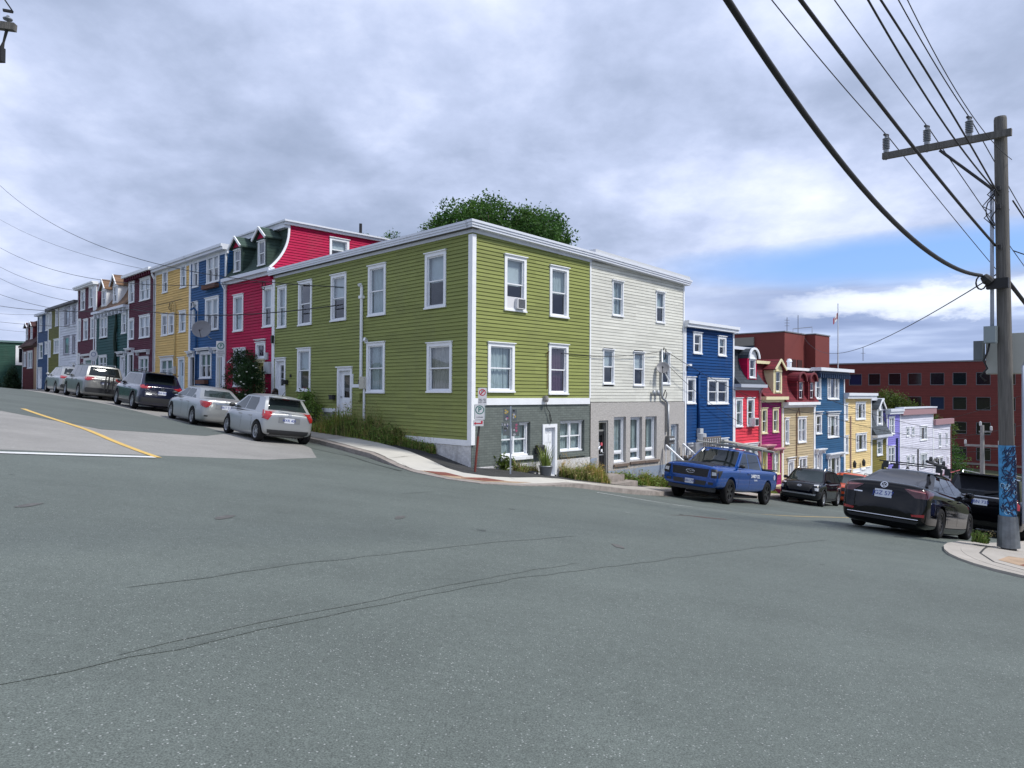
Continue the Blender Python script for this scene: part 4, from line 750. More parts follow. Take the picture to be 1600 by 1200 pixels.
# ---- the white house ---------------------------------------------------------------
d = HD['white']; Hw = House('row_house', 'R', 5.56, 6.11, -2.6, 'off-white clapboard house over pebbledash shopfront, between the olive corner house and deep blue house', 'house', 'clapboard row houses')
hs = []
IN_ = lambda s, o, z: (s, .11-o, z)
for w_ in d['wins']:
    if w_[0] == 'shop': hs.append(door(Hw, lambda s, o, z: (s, .05-o, z), (w_[0], w_[1], w_[2], w_[3], w_[4]), leaf=dark, trim=mat('bronze_frame', (.26, .26, .25), .5), lite=1, transom=True, cap=False))
    elif w_[0] == 'door': hs.append(door(Hw, IN_, w_, leaf=mat('pale_blue_paint', (.50, .62, .70), .5), lite=1, cap=False))
    elif w_[0] == 'pic': hs.append(window(Hw, IN_, w_[:5]+(random.choice('hbc'),), white, 'thin'))
    else: hs.append(window(Hw, FRONT, w_[:5]+(random.choice('bch') if w_[5] == 'n' else w_[5],), white, 'thin'))
q = MB(); q.nr = 1; clap(q, FRONT, 0, 6.11, 1.30, 6.28, hs, .115, .016); Hw.B(q, 'wall', WHS)
lo = [(h[0]-.06, h[1]+.06, h[2]-.07, h[3]+.07) for h in hs if h[2] < .5]
q = MB(); q.nr = 1; flat(q, FRONT, 0, 6.13, -1.2, 1.28, lo, .03)
for h in lo:
    for s_ in (h[0], h[1]): q.add([(s_, -.03, max(h[2], -1.2)), (s_, .18, max(h[2], -1.2)), (s_, .18, h[3]), (s_, -.03, h[3])], [(0, 1, 2, 3)])
    for z_ in (h[2], h[3]): q.add([(h[0], -.03, z_), (h[1], -.03, z_), (h[1], .18, z_), (h[0], .18, z_)], [(0, 1, 2, 3)])
Hw.B(q, 'stucco_wall', STUC)
base_wall(Hw, FRONT, 0, 6.13, -2.6, -1.2, lo, FNDB, off=.035)
base_wall(Hw, FRONT, 0, .36, -1.2, -.68, [], FNDB, off=.035)
for a, b, z_ in ((1.32, 2.25, -.98), (2.33, 3.28, -.95), (3.3, 4.25, -.96)): q = MB(); mbox(q, FRONT, a, b, -.1, .09, z_-.09, z_); Hw.B(q, 'window_sill', mat('brown_sill', (.16, .12, .10), .8, noise=.3))
TW = lambda s, o, z: (s, -o, z-.026*(s+5.56)-.012*s)
c = MB()
for i in range(3):
    a, b, pr = 6.67-.072*(i+1), 6.67-.072*i, .27-.025*i; mbox(c, TW, 0.04, 6.25+.1*(3-i)/3, -.05, pr, a, b)
Hw.B(c, 'cornice', trimgrey)
c = MB(); mbox(c, TW, 0, 6.25, -.6, .22, 6.68, 6.80); Hw.B(c, 'parapet', mat('parapet_metal', (.55, .57, .60), .5))
shell(Hw, WHS, 6.1, 9, -2.6); posts(Hw, FRONT, (6.08,), 1.3, 6.15, white, .08)
# shop door notices, number
q = MB(); mbox(q, IN_, .56, .67, -.0, .008, -.42, -.14); Hw.B(q, 'notice', white); q = MB(); mbox(q, IN_, .76, .86, -.0, .008, -.5, -.4); Hw.B(q, 'notice', white)
q = MB(); q.lathe([(0, 0), (.065, 0), (.065, .01), (0, .01)], 14, (.80, .10, -.22), 'y'); Hw.B(q, 'sticker', mat('pink_sticker', (.55, .10, .13), .6))
q = MB(); mbox(q, IN_, .54, .90, -.0, .02, -.62, -.58); Hw.B(q, 'push_bar', steel)
# conduits and meters on the white house
q = MB(); q.tube([(4.38, -.08, 3.35), (4.38, -.08, 1.55), (4.42, -.1, 1.42), (4.62, -.1, 1.34), (4.75, -.1, 1.25), (4.75, -.1, .1)], .045, 8); q.tube([(4.9, -.06, 1.2), (4.9, -.06, -.15)], .035, 8); Hw.B(q, 'service_mast', steel, smooth=True)
q = MB(); q.tube([(4.38, -.1, 3.25), (4.44, -.14, 3.42), (4.55, -.16, 3.36), (4.56, -.14, 3.1), (4.5, -.12, 2.95)], .02, 6); q.tube([(4.45, -.1, 1.5), (4.55, -.14, 1.75), (4.66, -.14, 1.6), (4.6, -.12, 1.4)], .018, 6); Hw.B(q, 'cable_loop', blackp, smooth=True)
for s_ in (3.78, 4.06): q = MB(); q.lathe([(0, -.10), (.07, -.10), (.075, .06), (.05, .12), (0, .12)], 10, (s_, -.12, 1.62)); Hw.B(q, 'terminal_can', steel, smooth=True)
q = MB(); mbox(q, FRONT, 4.72, 5.12, .03, .2, -.40, -.08); Hw.B(q, 'meter_box', mat('dark_metal', (.13, .13, .13), .5))
for s_ in (4.80, 4.92, 5.04): q = MB(); q.lathe([(0, -.06), (.055, -.05), (.055, 0)], 12, (s_, -.2, -.22), 'y'); Hw.B(q, 'meter', steel, smooth=True)
def dish(name, label, P, r, aim, armto, m=None):
    e = empty(name, P, 0, label, 'satellite dish'); aim = Vector(aim).normalized(); R_ = aim.to_track_quat('Z', 'Y').to_matrix().to_4x4()
    q = MB(); q.T = R_; n = 28
    q.lathe([(0, -.25*r)]+[(r*k/6, -.25*r+.25*r*(k/6)**2) for k in range(1, 7)]+[(r*1.01, .012), (r*.99, .014)]+[(r*k/6, -.24*r+.25*r*(k/6)**2+.01) for k in range(5, 0, -1)], n); q.build('reflector', m or mat('dish_grey', (.22, .22, .23), .45), e, smooth=True)
    q = MB(); a = Vector(armto); q.tube([R_ @ Vector((0, 0, -.25*r)), (R_ @ Vector((0, 0, -.35*r)))*.6+a*.4, a], .025, 8); q.build('mount_arm', steel, e)
    q = MB(); q.T = R_; q.tube([(0, -r*.95, 0), (0, -r*.55, r*.85)], .012, 6); q.lathe([(0, 0), (.035, 0), (.03, .08), (0, .1)], 8, (0, -r*.52, r*.82)); q.build('feed_arm', blackp, e)
    return e
x_, y_ = XY(-.30, 5.56+4.12); dish('satellite_dish', 'small grey satellite dish on the white house wall beside the service pipe', (x_, y_, 2.62), .25, (-.15, -.6, .35), (.25, -.02, -.55))

q = MB(); q.box(.55, 5.3, .55, 12.3, -1.6, 6.2); G.B(q, 'dark_liner', dark_room)
q = MB(); q.box(.1, 6.0, .6, 8.9, -2.5, 6.0); Hw.B(q, 'dark_liner', dark_room)
# ---- left row, going up the hill ----------------------------------------------------
H = row_house('red', 'row_house', 'crimson clapboard house with green mansard roof and two gabled dormers', RED, z1=6.72, doors=[dict(leaf=mat('primrose_paint', (.60, .55, .20), .5), trim=cream_t, lite=1)])
off = mansard(H, 6.80, 8.62, .64, SHG, trimgrey, .22, depth=.7)
for c in list(bpy.data.objects):
    if c.parent == H.e and c.name.startswith('roof_cheek'): bpy.data.objects.remove(c)
q = MB(); q.nr = 1; MS = lambda s, o, z: (H.W-.01+o, s, z)
hw = window(H, MS, ('dh', 2.59, 3.59, 7.5, 8.55, 'b'))
clap(q, MS, lambda z: -off(z)+.02, 9., 6.3, 8.78, [hw]); H.B(q, 'gable_wall', RED)
q = MB(); pts = [(H.W+.015, -off(6.8+1.82*i/14), 6.8+1.82*i/14) for i in range(15)]
for a, b in zip(pts, pts[1:]): q.beam(a, b, .05, .09)
H.B(q, 'verge_trim', white)
q = MB(); q.box(-.05, H.W+.14, .42, 9, 8.72, 8.90); q.box(-.05, H.W+.22, .34, 9, 8.83, 8.90); H.B(q, 'roof_edge', trimgrey)
q = MB(); q.box(0, .05, .5, 9, 6.5, 8.72); H.B(q, 'party_wall', RED)
for (a, b, z0_, z1_) in ((.95, 1.62, 7.02, 8.07), (3.36, 4.02, 7.02, 8.12)): dormer(H, off, a, b, z0_, z1_, 'gable', SHG, SHG, face=RED)
q = MB(); q.lathe([(.07, 8.8), (.07, 9.48), (.05, 9.48), (.05, 8.8)], 10, (H.W-.3, 4.4, 0)); H.B(q, 'flue', dark)
spout(H, FRONT, .1, .7, 6.7)
hood(H, FRONT, 3.1, 4.15, 3.86, pr=.12, h=.06, br=False)
q = MB(); mbox(q, FRONT, 4.18, 4.62, .02, .14, 2.35, 2.85); mbox(q, FRONT, 4.15, 4.35, .02, .10, 2.95, 3.25); H.B(q, 'meter_box', mat('pale_metal', (.48, .50, .52), .5))
q = MB(); q.lathe([(0, 0), (.06, .02), (.07, .16), (.03, .22), (0, .26)], 8, (2.95, -.14, 2.62)); mbox(q, FRONT, 2.93, 2.97, 0, .12, 2.74, 2.78); H.B(q, 'porch_lamp', white)
q = MB(); q.tube([(3.0, -.9, -.1), (3.0, -.9, 1.25)], .04, 8); H.B(q, 'step_post', white)
q = MB(); mbox(q, FRONT, 3.0, 4.3, .0, .7, .6, 1.25); mbox(q, FRONT, 3.1, 4.2, .7, 1.0, .4, .95); H.B(q, 'doorstep', concold)

H = row_house('blue', 'row_house', 'mid-blue clapboard house between the crimson house and the ochre house', BLU, doors=[dict(leaf=mat('cream_door', (.60, .58, .48), .5), lite=1), dict(leaf=dark, lite=1)])
cornice(H, FRONT, -.02, H.W+.1, H.z1+.04, .26, .34, trimgrey, steps=2)
hood(H, FRONT, 1.2, 2.95, 3.72); hood(H, FRONT, 3.25, 4.3, 3.68); hood(H, FRONT, 0, .95, 3.62)
for a, b, z_ in ((2.0, 3.6, 6.55), (1.4, 2.5, 1.95)):
    q = MB(); mbox(q, FRONT, a, b, .05, .25, z_, z_+.2); o = H.B(q, 'flower_box', mat('brown_wood', (.14, .06, .04), .8, noise=.3))
q = MB(); q.tube([(1.02, -.09, 1.6), (1.02, -.09, 5.6), (1.0, -.2, 5.75), (.85, -.3, 5.65)], .05, 8); H.B(q, 'service_mast', BLU, smooth=True)
spout(H, FRONT, H.W-.02, .8, 6.6); hw = None
x_, y_ = XY(17.28+.95, -.75); dish('satellite_dish', 'large dark grey satellite dish on the blue house beside the crimson house', (x_, y_, 4.52), .43, (.18, -.85, .28), (.32, .36, -.45))

H = row_house('yellow', 'row_house', 'ochre yellow clapboard house left of the blue one', YEL, doors=[dict(leaf=mat('pale_blue_paint', (.50, .62, .70), .5), lite=1)])
cornice(H, FRONT, -.02, H.W, H.z1+.04, .26, .34, trimgrey, steps=2)
hood(H, FRONT, .8, 3.0, 3.5, pr=.10, h=.06, br=False)
q = MB(); q.tube([(3.2, -.07, 1.2), (3.2, -.07, 6.15), (3.05, -.14, 6.35), (2.85, -.18, 6.2), (2.8, -.14, 5.8)], .03, 8); H.B(q, 'service_mast', mat('ochre_pipe', (.55, .42, .18), .6), smooth=True)
q = MB(); mbox(q, FRONT, 3.05, 3.3, .03, .16, 2.5, 2.9); H.B(q, 'meter_box', mat('pale_metal', (.48, .5, .52)))
spout(H, FRONT, -.02, 1, 8.1)

H = row_house('maroon', 'row_house', 'maroon clapboard house with bracketed eave, beside the ochre house', MAR, boards=.11, doors=[dict(leaf=dark, lite=1)])
cornice(H, FRONT, -.15, H.W, H.z1+.05, .16, .42, white, steps=1, soffit=False)
for i in range(12): q = MB(); x = .15+i*(H.W-.3)/11; mbox(q, FRONT, x-.05, x+.05, 0, .34, H.z1-.32, H.z1-.11); H.B(q, 'eave_bracket', MAR)
hood(H, FRONT, 1.85, 3.85, 3.95); hood(H, FRONT, -.05, 1.2, 4.15)
spout(H, FRONT, H.W-.02, 1, 8.2)

H = row_house('teal', 'row_house', 'dark teal clapboard house with brown mansard roof and two dormers', TEA, boards=.18, z1=6.75, doors=[dict(leaf=white, lite=1)])
off = mansard(H, 6.80, 8.9, .75, SHB, trimgrey, .3, top_m=SHB)
for (a, b, z0_, z1_) in ((1.05, 1.8, 7.18, 8.2), (3.42, 4.15, 7.2, 8.25)): dormer(H, off, a, b, z0_, z1_, 'gable', SHB, white, face=white, rise=.6)
hood(H, FRONT, 5.0, 6.4, 4.0)
for i in range(9): q = MB(); x = .3+i*.75; mbox(q, FRONT, x-.06, x+.06, 0, .24, 6.38, 6.62); H.B(q, 'eave_bracket', trimgrey)
q = MB(); pts = [(4.5+.05*sin(i*1.7), -.1-.03*cos(i), 2.2+i*.42) for i in range(11)]; q.tube(pts, [.12, .15, .1, .13, .09, .12, .1, .08, .1, .07, .05], 7); H.B(q, 'climbing_vine', mat('dark_vine', (.012, .03, .02), .9, noise=.5))
q = MB(); q.box(2.6, 2.75, 2.0, 2.5, 8.9, 9.3); q.box(3.0, 3.15, 2.0, 2.5, 8.9, 9.3); H.B(q, 'chimney', FNDG)

H = row_house('maroon2', 'row_house', 'narrow maroon clapboard house between the dark teal and the white house', MAR, boards=.11, doors=[dict(leaf=white, lite=1)])
cornice(H, FRONT, -.1, H.W+.1, H.z1+.04, .2, .36, white, steps=2, soffit=False)
q = MB(); mbox(q, FRONT, 3.95, 4.5, .02, .06, 6.9, H.z1-.15); H.B(q, 'panel', white); spout(H, FRONT, 4.3, 1.2, 8.5)
hood(H, FRONT, 1.5, 3.9, 4.1)
H = row_house('whitefar', 'row_house', 'cool white clapboard house up the hill between maroon and olive houses', WHL, trim=mat('grey_trim', (.30, .30, .36), .6), boards=.20, doors=[dict(leaf=dark, lite=False)])
cornice(H, FRONT, 0, H.W, H.z1+.03, .16, .3, mat('dark_fascia', (.10, .10, .11), .6), steps=1, soffit=False)
q = MB(); mbox(q, FRONT, .3, 1.2, .01, .05, 2.2, 3.0); mbox(q, FRONT, 1.6, 3.2, .01, .05, 2.1, 3.0); H.B(q, 'pink_panel', mat('pink_paint', (.45, .05, .10), .6))
H = row_house('olivefar', 'row_house', 'small drab olive clapboard house up the hill beside the white one', OLF, boards=.13)
cornice(H, FRONT, 0, H.W, H.z1+.02, .18, .3, mat('dark_fascia', (.10, .10, .11)), steps=1, soffit=False)
H = row_house('navyfar', 'row_house', 'slate navy clapboard house with white door near the hilltop', NVF, boards=.13, doors=[dict(leaf=white, lite=3)])
cornice(H, FRONT, 0, H.W, H.z1+.02, .18, .3, trimgrey, steps=1, soffit=False)
H = row_house('brownfar', 'row_house', 'last house of the hill, plum walls under a chocolate mansard roof', BRF, boards=.13, z1=5.45)
off = mansard(H, 5.5, 7.55, .7, SHM, mat('brown_trim', (.10, .05, .045), .7), .3)
for (a, b) in ((.3, 1.1), (2.1, 2.85)): dormer(H, off, a, b, 6.05, 7.1, 'gable', SHM, BRF, rise=.35)
q = MB(); mbox(q, FRONT, H.W-1.1, H.W-.1, .0, .05, 1.5, 5.4); H.B(q, 'tan_strip', mat('tan_paint', (.36, .25, .17), .7))

# ---- right row, going down the hill -------------------------------------------------
H = row_house('deepblue', 'row_house', 'deep royal blue clapboard house right of the off-white house', DBL, boards=.125, doors=[dict(leaf=white, lite=False)])
cornice(H, FRONT, -.05, H.W+.06, H.z1+.06, .26, .28, mat('bright_fascia', (.72, .75, .80), .4), steps=2, soffit=False)
q = MB(); q.tube([(1.05, -.07, 2.4), (1.05, -.07, -.2)], .06, 8); q.tube([(1.05, -.08, 2.4), (1.0, -.15, 2.55)], .03, 6); H.B(q, 'service_mast', DBL, smooth=True)
q = MB(); mbox(q, FRONT, .95, 1.2, .03, .2, -.2, .15); H.B(q, 'meter_box', mat('pale_metal', (.48, .5, .52)))
q = MB(); q.obox((.2, -.12, 2.8), (.09, 0, 0), (0, .07, 0), (0, 0, .04)); H.B(q, 'security_light', white)
q = MB(); q.lathe([(.08, 4.6), (.08, 4.95), (.1, 4.95), (.1, 5.0), (0, 5.0)], 10, (1.6, 2.0, 0)); H.B(q, 'flue', steel)

H = row_house('coral', 'row_house', 'narrow coral red clapboard house with charcoal mansard and arched dormer', COR, boards=.14, z1=2.0, doors=[dict(leaf=white, lite=1)])
off = mansard(H, 2.05, 3.70, .36, SHK, mat('grey_eave', (.42, .45, .52), .5), .34, top_m=trimgrey)
dormer(H, off, 1.25, 1.85, 2.35, 3.28, 'arch', SHK, RED, white, face=white); hood(H, FRONT, .9, 2.4, -.66, pr=.12, h=.06, br=False)
q = MB(); q.box(1.45, 1.85, -.32, -.02, .12, .50); q2 = q.build('window_air_conditioner', mat('ac_panel', (.66, .66, .68))); q2.data.transform(Matrix.Translation((0, 0, -H.zb))); q2.location = H.e.location; q2.rotation_euler = H.e.rotation_euler; tag(q2, 'white air conditioner in the upper window of the coral house', 'air conditioner')
q = MB(); q.box(1.5, 1.8, -.335, -.322, .17, .45); q3 = q.build('grille', blackp); q3.data.transform(Matrix.Translation((0, 0, -H.zb))); q3.parent = q2
spout(H, FRONT, H.W-.1, -2.5, 1.9, mat('pink_trim', (.60, .30, .33), .6))
H = row_house('magenta', 'row_house', 'magenta clapboard house with cream trim and oxblood mansard', MAG, trim=cream_t, boards=.14, z1=1.42, doors=[dict(leaf=mat('primrose_paint', (.6, .55, .2)), trim=cream_t, lite=1)], tr_post=cream_t)
off = mansard(H, 1.48, 3.12, .37, SHR, cream_t, .3, top_m=cream_t)
dormer(H, off, 1.32, 1.95, 1.70, 2.78, 'gable', SHR, cream_t, cream_t, face=cream_t)
hood(H, FRONT, -.05, 1.0, -.82, mat('pink_trim', (.60, .30, .33)), .4); hood(H, FRONT, 1.15, 2.35, -1.05, mat('pink_trim', (.6, .3, .33)), .25)
H = row_house('beige', 'row_house', 'beige clapboard house with oxblood mansard and twin round-topped dormers', BEI, boards=.13, z1=1.1, doors=[dict(leaf=white, lite=1)])
off = mansard(H, 1.2, 2.9, .34, SHR, white, .3, top_m=white)
for a, b in ((1.45, 2.02), (2.85, 3.4)): dormer(H, off, a, b, 1.36, 2.30, 'arch', SHR, SHR, mat('oxblood_trim', (.16, .03, .035), .6), face=SHR)
q = MB(); q.tube([(1.62, -.06, -3.2), (1.62, -.06, .6), (1.75, -.12, .9), (1.8, -.15, .5)], .025, 6); H.B(q, 'service_mast', mat('brown_wood', (.14, .06, .04)))
hood(H, FRONT, .5, 1.5, -1.6, pr=.12, h=.06, br=False)
H = row_house('slate', 'row_house', 'slate blue three-storey clapboard house with dentilled cornice, down the hill', SLA, boards=.12, doors=[dict(leaf=white, lite=1)])
cornice(H, FRONT, -.25, H.W+.2, H.z1+.08, .18, .5, mat('bright_fascia', (.72, .75, .80)), steps=1, soffit=False)
q = MB(); mbox(q, FRONT, -.0, H.W, 0, .3, H.z1-.25, H.z1-.1)
for i in range(15): x = .1+i*(H.W-.2)/14; mbox(q, FRONT, x-.06, x+.06, 0, .36, H.z1-.48, H.z1-.25)
H.B(q, 'dentil_band', mat('navy_paint', (.012, .035, .085), .6))
hood(H, FRONT, 0, 1.2, -1.35); hood(H, FRONT, 1.6, 3.9, -1.7); hood(H, FRONT, 1.65, 3.6, .68, pr=.14, h=.08, br=False); hood(H, FRONT, .1, 1.05, .7, pr=.14, h=.08, br=False)
q = MB(); q.lathe([(.12, 3.0), (.12, 3.4), (.16, 3.45), (.1, 3.6), (0, 3.62)], 10, (-.1+.4, 1.5, 0)); H.B(q, 'flue', white)
H = row_house('cream', 'row_house', 'cream yellow clapboard house below the slate blue one', CRM, boards=.12, doors=[dict(leaf=dark, lite=1), dict(leaf=dark, lite=1)])
cornice(H, FRONT, -.1, H.W+.25, H.z1+.08, .34, .34, mat('bright_fascia', (.72, .75, .80)), steps=2, soffit=False)
q = MB(); q.tube([(.85, -.07, -3), (.85, -.07, .35)], .035, 6); H.B(q, 'service_mast', mat('mauve_pipe', (.3, .2, .22), .6))
q = MB(); mbox(q, FRONT, 1.25, 4.4, .0, .04, -4.0, -2.85); H.B(q, 'shopfront_panel', white)
for s_ in (1.1, 2.62): q = MB(); q.lathe([(0, 0), (.09, .04), (.11, .3), (.05, .42), (0, .46)], 8, (s_, -.2, -2.75)); H.B(q, 'wall_lamp', blackp)
H = row_house('olive', 'row_house', 'tiny olive brown house with slate mansard and gabled dormer', OLR, boards=.13, z1=-1.0)
off = mansard(H, -.95, 1.28, .34, SHD, trimgrey, .35)
dormer(H, off, 1.2, 2.0, -.3, .66, 'gable', SHD, white, white, face=white, rise=.55)
H = row_house('lavender', 'row_house', 'narrow lavender clapboard house beside the pale lilac house', LAV, boards=.14)
cornice(H, FRONT, 0, H.W, H.z1+.05, .35, .3, trimgrey, steps=2, soffit=False)
q = MB(); q.tube([(1.95, -.07, -4), (1.95, -.07, -1.3)], .07, 8); H.B(q, 'service_mast', mat('navy_paint', (.012, .035, .085)))
H = row_house('pale', 'row_house', 'wide pale lilac clapboard house low on the hill', PAL, boards=.16)
cornice(H, FRONT, 0, H.W+.15, H.z1+.1, .42, .22, mat('mauve_fascia', (.34, .20, .22), .6), steps=1, soffit=False)
q = MB(); q.box(.0, H.W+.2, -.26, .3, H.z1+.12, H.z1+.22); H.B(q, 'gutter', trimgrey)
q = MB(); q.tube([(3.9, -.07, -5), (3.9, -.07, -2.3)], .05, 6); H.B(q, 'service_mast', mat('dark_metal', (.13, .13, .13)))
H = row_house('pale2', 'row_house', 'lower end of the pale lilac row, a step down with mauve fascia', PAL, boards=.16)
cornice(H, FRONT, 0, H.W+.2, H.z1+.1, .42, .22, mat('mauve_fascia', (.34, .20, .22)), steps=1, soffit=False)
q = MB(); q.obox((3.2, -.35, -4.55), (1.7, 0, 0), (0, .35, -.16), (0, 0, .03)); H.B(q, 'awning', mat('red_awning', (.50, .12, .14), .7))
q = MB(); mbox(q, FRONT, 4.85, 5.02, .0, .06, -7.5, -.9); H.B(q, 'corner_strip', mat('maroon_brick', (.12, .03, .03), .8))
# ================================================================ far brick block and tower
BRK = mat('red_brick', (.185, .036, .031), .8, noise=.10, nscale=1.2); brickbump(BRK, .4, .12, .01, .86)
BRKd = mat('brick_precast', (.175, .034, .030), .8, noise=.08, nscale=.4)
NVG = mat('navy_glass', (.006, .02, .07), .12, spec=.6); BKG = mat('office_glass', (.006, .008, .012), .08, spec=.7)
CAPC = mat('concrete_cap', (.25, .23, .21), .8)
def UVmap(u0, v0): # s runs towards -u (rightwards in the street view), outward is -v
    return lambda s, o, z: (*XY(u0-s, v0-o), z)
e = empty('office_building', (*XY(27, 108), -12), 0, 'long red brick office block with rows of square dark windows, behind the houses', 'building')
class BG: pass
O = House.__new__(House); O.e = e; O.zb = 0
def OB(mb, name, m, parent=None):
    o = mb.build(name, m); o.data.transform(Matrix.Translation(-e.location)); o.parent = parent or e; return o
mpf = UVmap(33, 108); hl = []
cols = [(27.8, 25.8), (24.8, 23.0), (21.8, 20.0), (19.0, 17.1), (15.9, 14.0), (12.9, 11.1), (9.9, 8.1), (6.9, 5.1), (3.9, 2.1), (.9, -.9), (-2.1, -3.9), (-5.1, -6.9), (-8.1, -9.9)]
rows = [(3.18, 5.05), (-.51, 1.41), (-4.1, -2.28), (-7.88, -5.97)]
wf = []
for a, b in cols:
    for r_, (z0, z1) in enumerate(rows): hl.append((33-a, 33-b, z0, z1))
q = MB(); q.nr = 1; flat(q, mpf, 0, 50, -15, 6.65, hl); q.add([mpf(0, 0, -15), mpf(0, -30, -15), mpf(0, -30, 6.65), mpf(0, 0, 6.65)], [(0, 1, 2, 3)]); OB(q, 'wall', BRK)
q = MB(); mbox(q, mpf, -.2, 50, -30, .12, 6.65, 6.85); OB(q, 'roof', mat('grey_coping', (.20, .20, .22), .6))
q = MB(); mbox(q, mpf, 12, 50, -.1, .1, -8.55, -8.25); mbox(q, mpf, 30, 50, -.1, .2, 3.2, 3.45) if 0 else None; OB(q, 'concrete_band', CAPC)
for i, (a, b, z0, z1) in enumerate(hl):
    f = MB()
    mbox(f, mpf, a, b, -.14, .03, z0, z0+.09); mbox(f, mpf, a, a+.06, -.3, .0, z0+.09, z1); mbox(f, mpf, b-.06, b, -.3, .0, z0+.09, z1); mbox(f, mpf, a, b, -.3, -.0, z1-.06, z1)
    o = OB(f, 'window', mat('grey_frame', (.14, .14, .16), .6))
    p_ = MB(); p_.add([mpf(a, -.2, z0), mpf(b, -.2, z0), mpf(b, -.2, z1), mpf(a, -.2, z1)], [(0, 1, 2, 3)]); OB(p_, 'pane', NVG if i in (0, 17, 1) else BKG, o)
q = MB(); mbox(q, mpf, 20, 50, -1.5, 2.5, -11.2, -10.6); mbox(q, mpf, 20, 50, .6, 2.3, -12, -11.2, ); OB(q, 'entrance_canopy', mat('dark_metal', (.13, .13, .13)))
def antenna(u, v, z0, z1, label, n=0, r=.05):
    q = MB(); x, y = XY(u, v); q.tube([(0, 0, 0), (0, 0, z1-z0)], r, 6)
    for k in range(n): q.tube([(-.35, 0, (z1-z0)*(.55+.15*k)), (.35, 0, (z1-z0)*(.55+.15*k))], .03, 5)
    o = q.build('antenna', mat('antenna_grey', (.16, .17, .2), .6), None, loc=(x, y, z0)); tag(o, label, 'antenna'); return o
tw = empty('brick_tower', (*XY(25.7, 78.9), -12), 0, 'windowless red brick tower rising behind the houses, beside the office block', 'building')
def TB(mb, name, m): o = mb.build(name, m); o.data.transform(Matrix.Translation(-tw.location)); o.parent = tw; return o
poly = [(25.7, 78.9), (25.7, 85.6), (24.3, 85.6), (24.3, 90.6), (38, 90.6), (38, 78.9)]
q = MB(); q.prism([XY(*p) for p in poly], -15, 10.0); TB(q, 'wall', BRKd)
q = MB(); q.prism([XY(*p) for p in [(25.6, 78.8), (25.6, 85.5), (24.2, 85.5), (24.2, 90.7), (38, 90.7), (38, 78.8)]], 10.0, 10.14); TB(q, 'coping', mat('grey_coping', (.2, .2, .22)))
for v_ in (80.9, 82.9): q = MB(); a = UVmap(25.7, 78.9); q.prism([XY(25.62, v_), XY(25.62, v_+1.5), XY(25.72, v_+1.5), XY(25.72, v_)], 3.0, 6.4); TB(q, 'recessed_panel', mat('dark_recess', (.05, .015, .014), .7))  # recessed panels laid on as slabs; the darker colour stands for the recess
# dark blue wing with concrete head
e2 = MB(); e2.prism([XY(29.95, 78.85), XY(37, 78.85), XY(37, 78.95), XY(29.95, 78.95)], -8, 8.35); TB(e2, 'glazed_wing', mat('wing_blue', (.012, .04, .10), .35))
e2 = MB(); e2.prism([XY(29.95, 78.6), XY(38, 78.6), XY(38, 78.98), XY(29.95, 78.98)], 8.35, 9.5); TB(e2, 'concrete_head', CAPC)
antenna(28.5, 86, 10, 12.7, 'short aerial with cross arms on the brick tower roof, left of two', 3); antenna(26.9, 86, 10, 12.9, 'straight whip aerial on the brick tower roof, right of two', 0)
antenna(22.9, 100, 6.8, 8.9, 'small aerial on the edge of the long office block roof', 1)
q = MB(); q.tube([XYZ for XYZ in [(0, 0, 0), (0, 0, .8), (1.9, -1.9, .9), (1.9, -1.9, .1)]], .05, 6); o = q.build('roof_rail', steel, None, loc=(*XY(27.2, 85), 10.1)); tag(o, 'low pipe guard rail on top of the brick tower', 'rail')
antenna(2.0, 13.6, 4.6, 6.1, 'thin aerial standing behind the deep blue house roof', 0, .02)
# flagpole
fp = empty('flagpole', (*XY(24.0, 93), -2), 0, 'tall white flagpole with small red and white maple leaf flag by the brick tower', 'flagpole')
q = MB(); q.tube([(0, 0, 0), (0, 0, 16.8)], [.12, .06], 8); q.lathe([(0, 16.8), (.12, 16.9), (0, 17.05)], 8); q.build('pole', mat('pole_white', (.62, .64, .68), .5), fp)
q = MB(); n = 8
for i in range(n):
    for j in range(3):
        def fp_(a, b): x = -a*.16; return (x*.75, .10*sin(a*1.1)+x*.5, 15.7-b*.30-a*.13)
        q.add([fp_(i, j), fp_(i+1, j), fp_(i+1, j+1), fp_(i, j+1)], [(0, 1, 2, 3)], 1 if 2 <= i < 6 and not (j == 1 and i in (3, 4)) else 0)
q.nr = 1; q.build('flag', [mat('flag_red', (.30, .01, .02), .8), white], fp)

# dark green building closing the hilltop
q = MB(); q.nr = 1; gb = empty('green_building', (*XY(64, -12), 1.4), 0, 'dark green clapboard building across the top of the hill street', 'building')
mg = lambda s, o, z: Vector((*XY(63-o, -20+s), z))-gb.location
clap(q, mg, 0, 22.5, .8, 5.95, [], .16); q.build('wall', DGR, gb)
q = MB(); mbox(q, mg, -.1, 22.6, -9, .12, 5.95, 6.12); q.build('roof_edge', mat('teal_edge', (.12, .2, .2), .6), gb)
q = MB(); mbox(q, mg, 0, 18.4, -9, -3, 6.1, 6.9); q.build('upper_roof', mat('teal_roof', (.06, .22, .24), .5), gb)
q = MB(); mbox(q, mg, 19.9, 21.5, -.05, .08, 3.9, 5.7); q.build('window', white, gb)
q = MB(); mbox(q, mg, 20.15, 21.25, .05, .09, 4.15, 5.45); q.build('pane', BKG, gb)
q = MB(); mbox(q, mg, 16.0, 18.3, .02, .06, 2.2, 2.35); q.build('name_strip', white, gb)

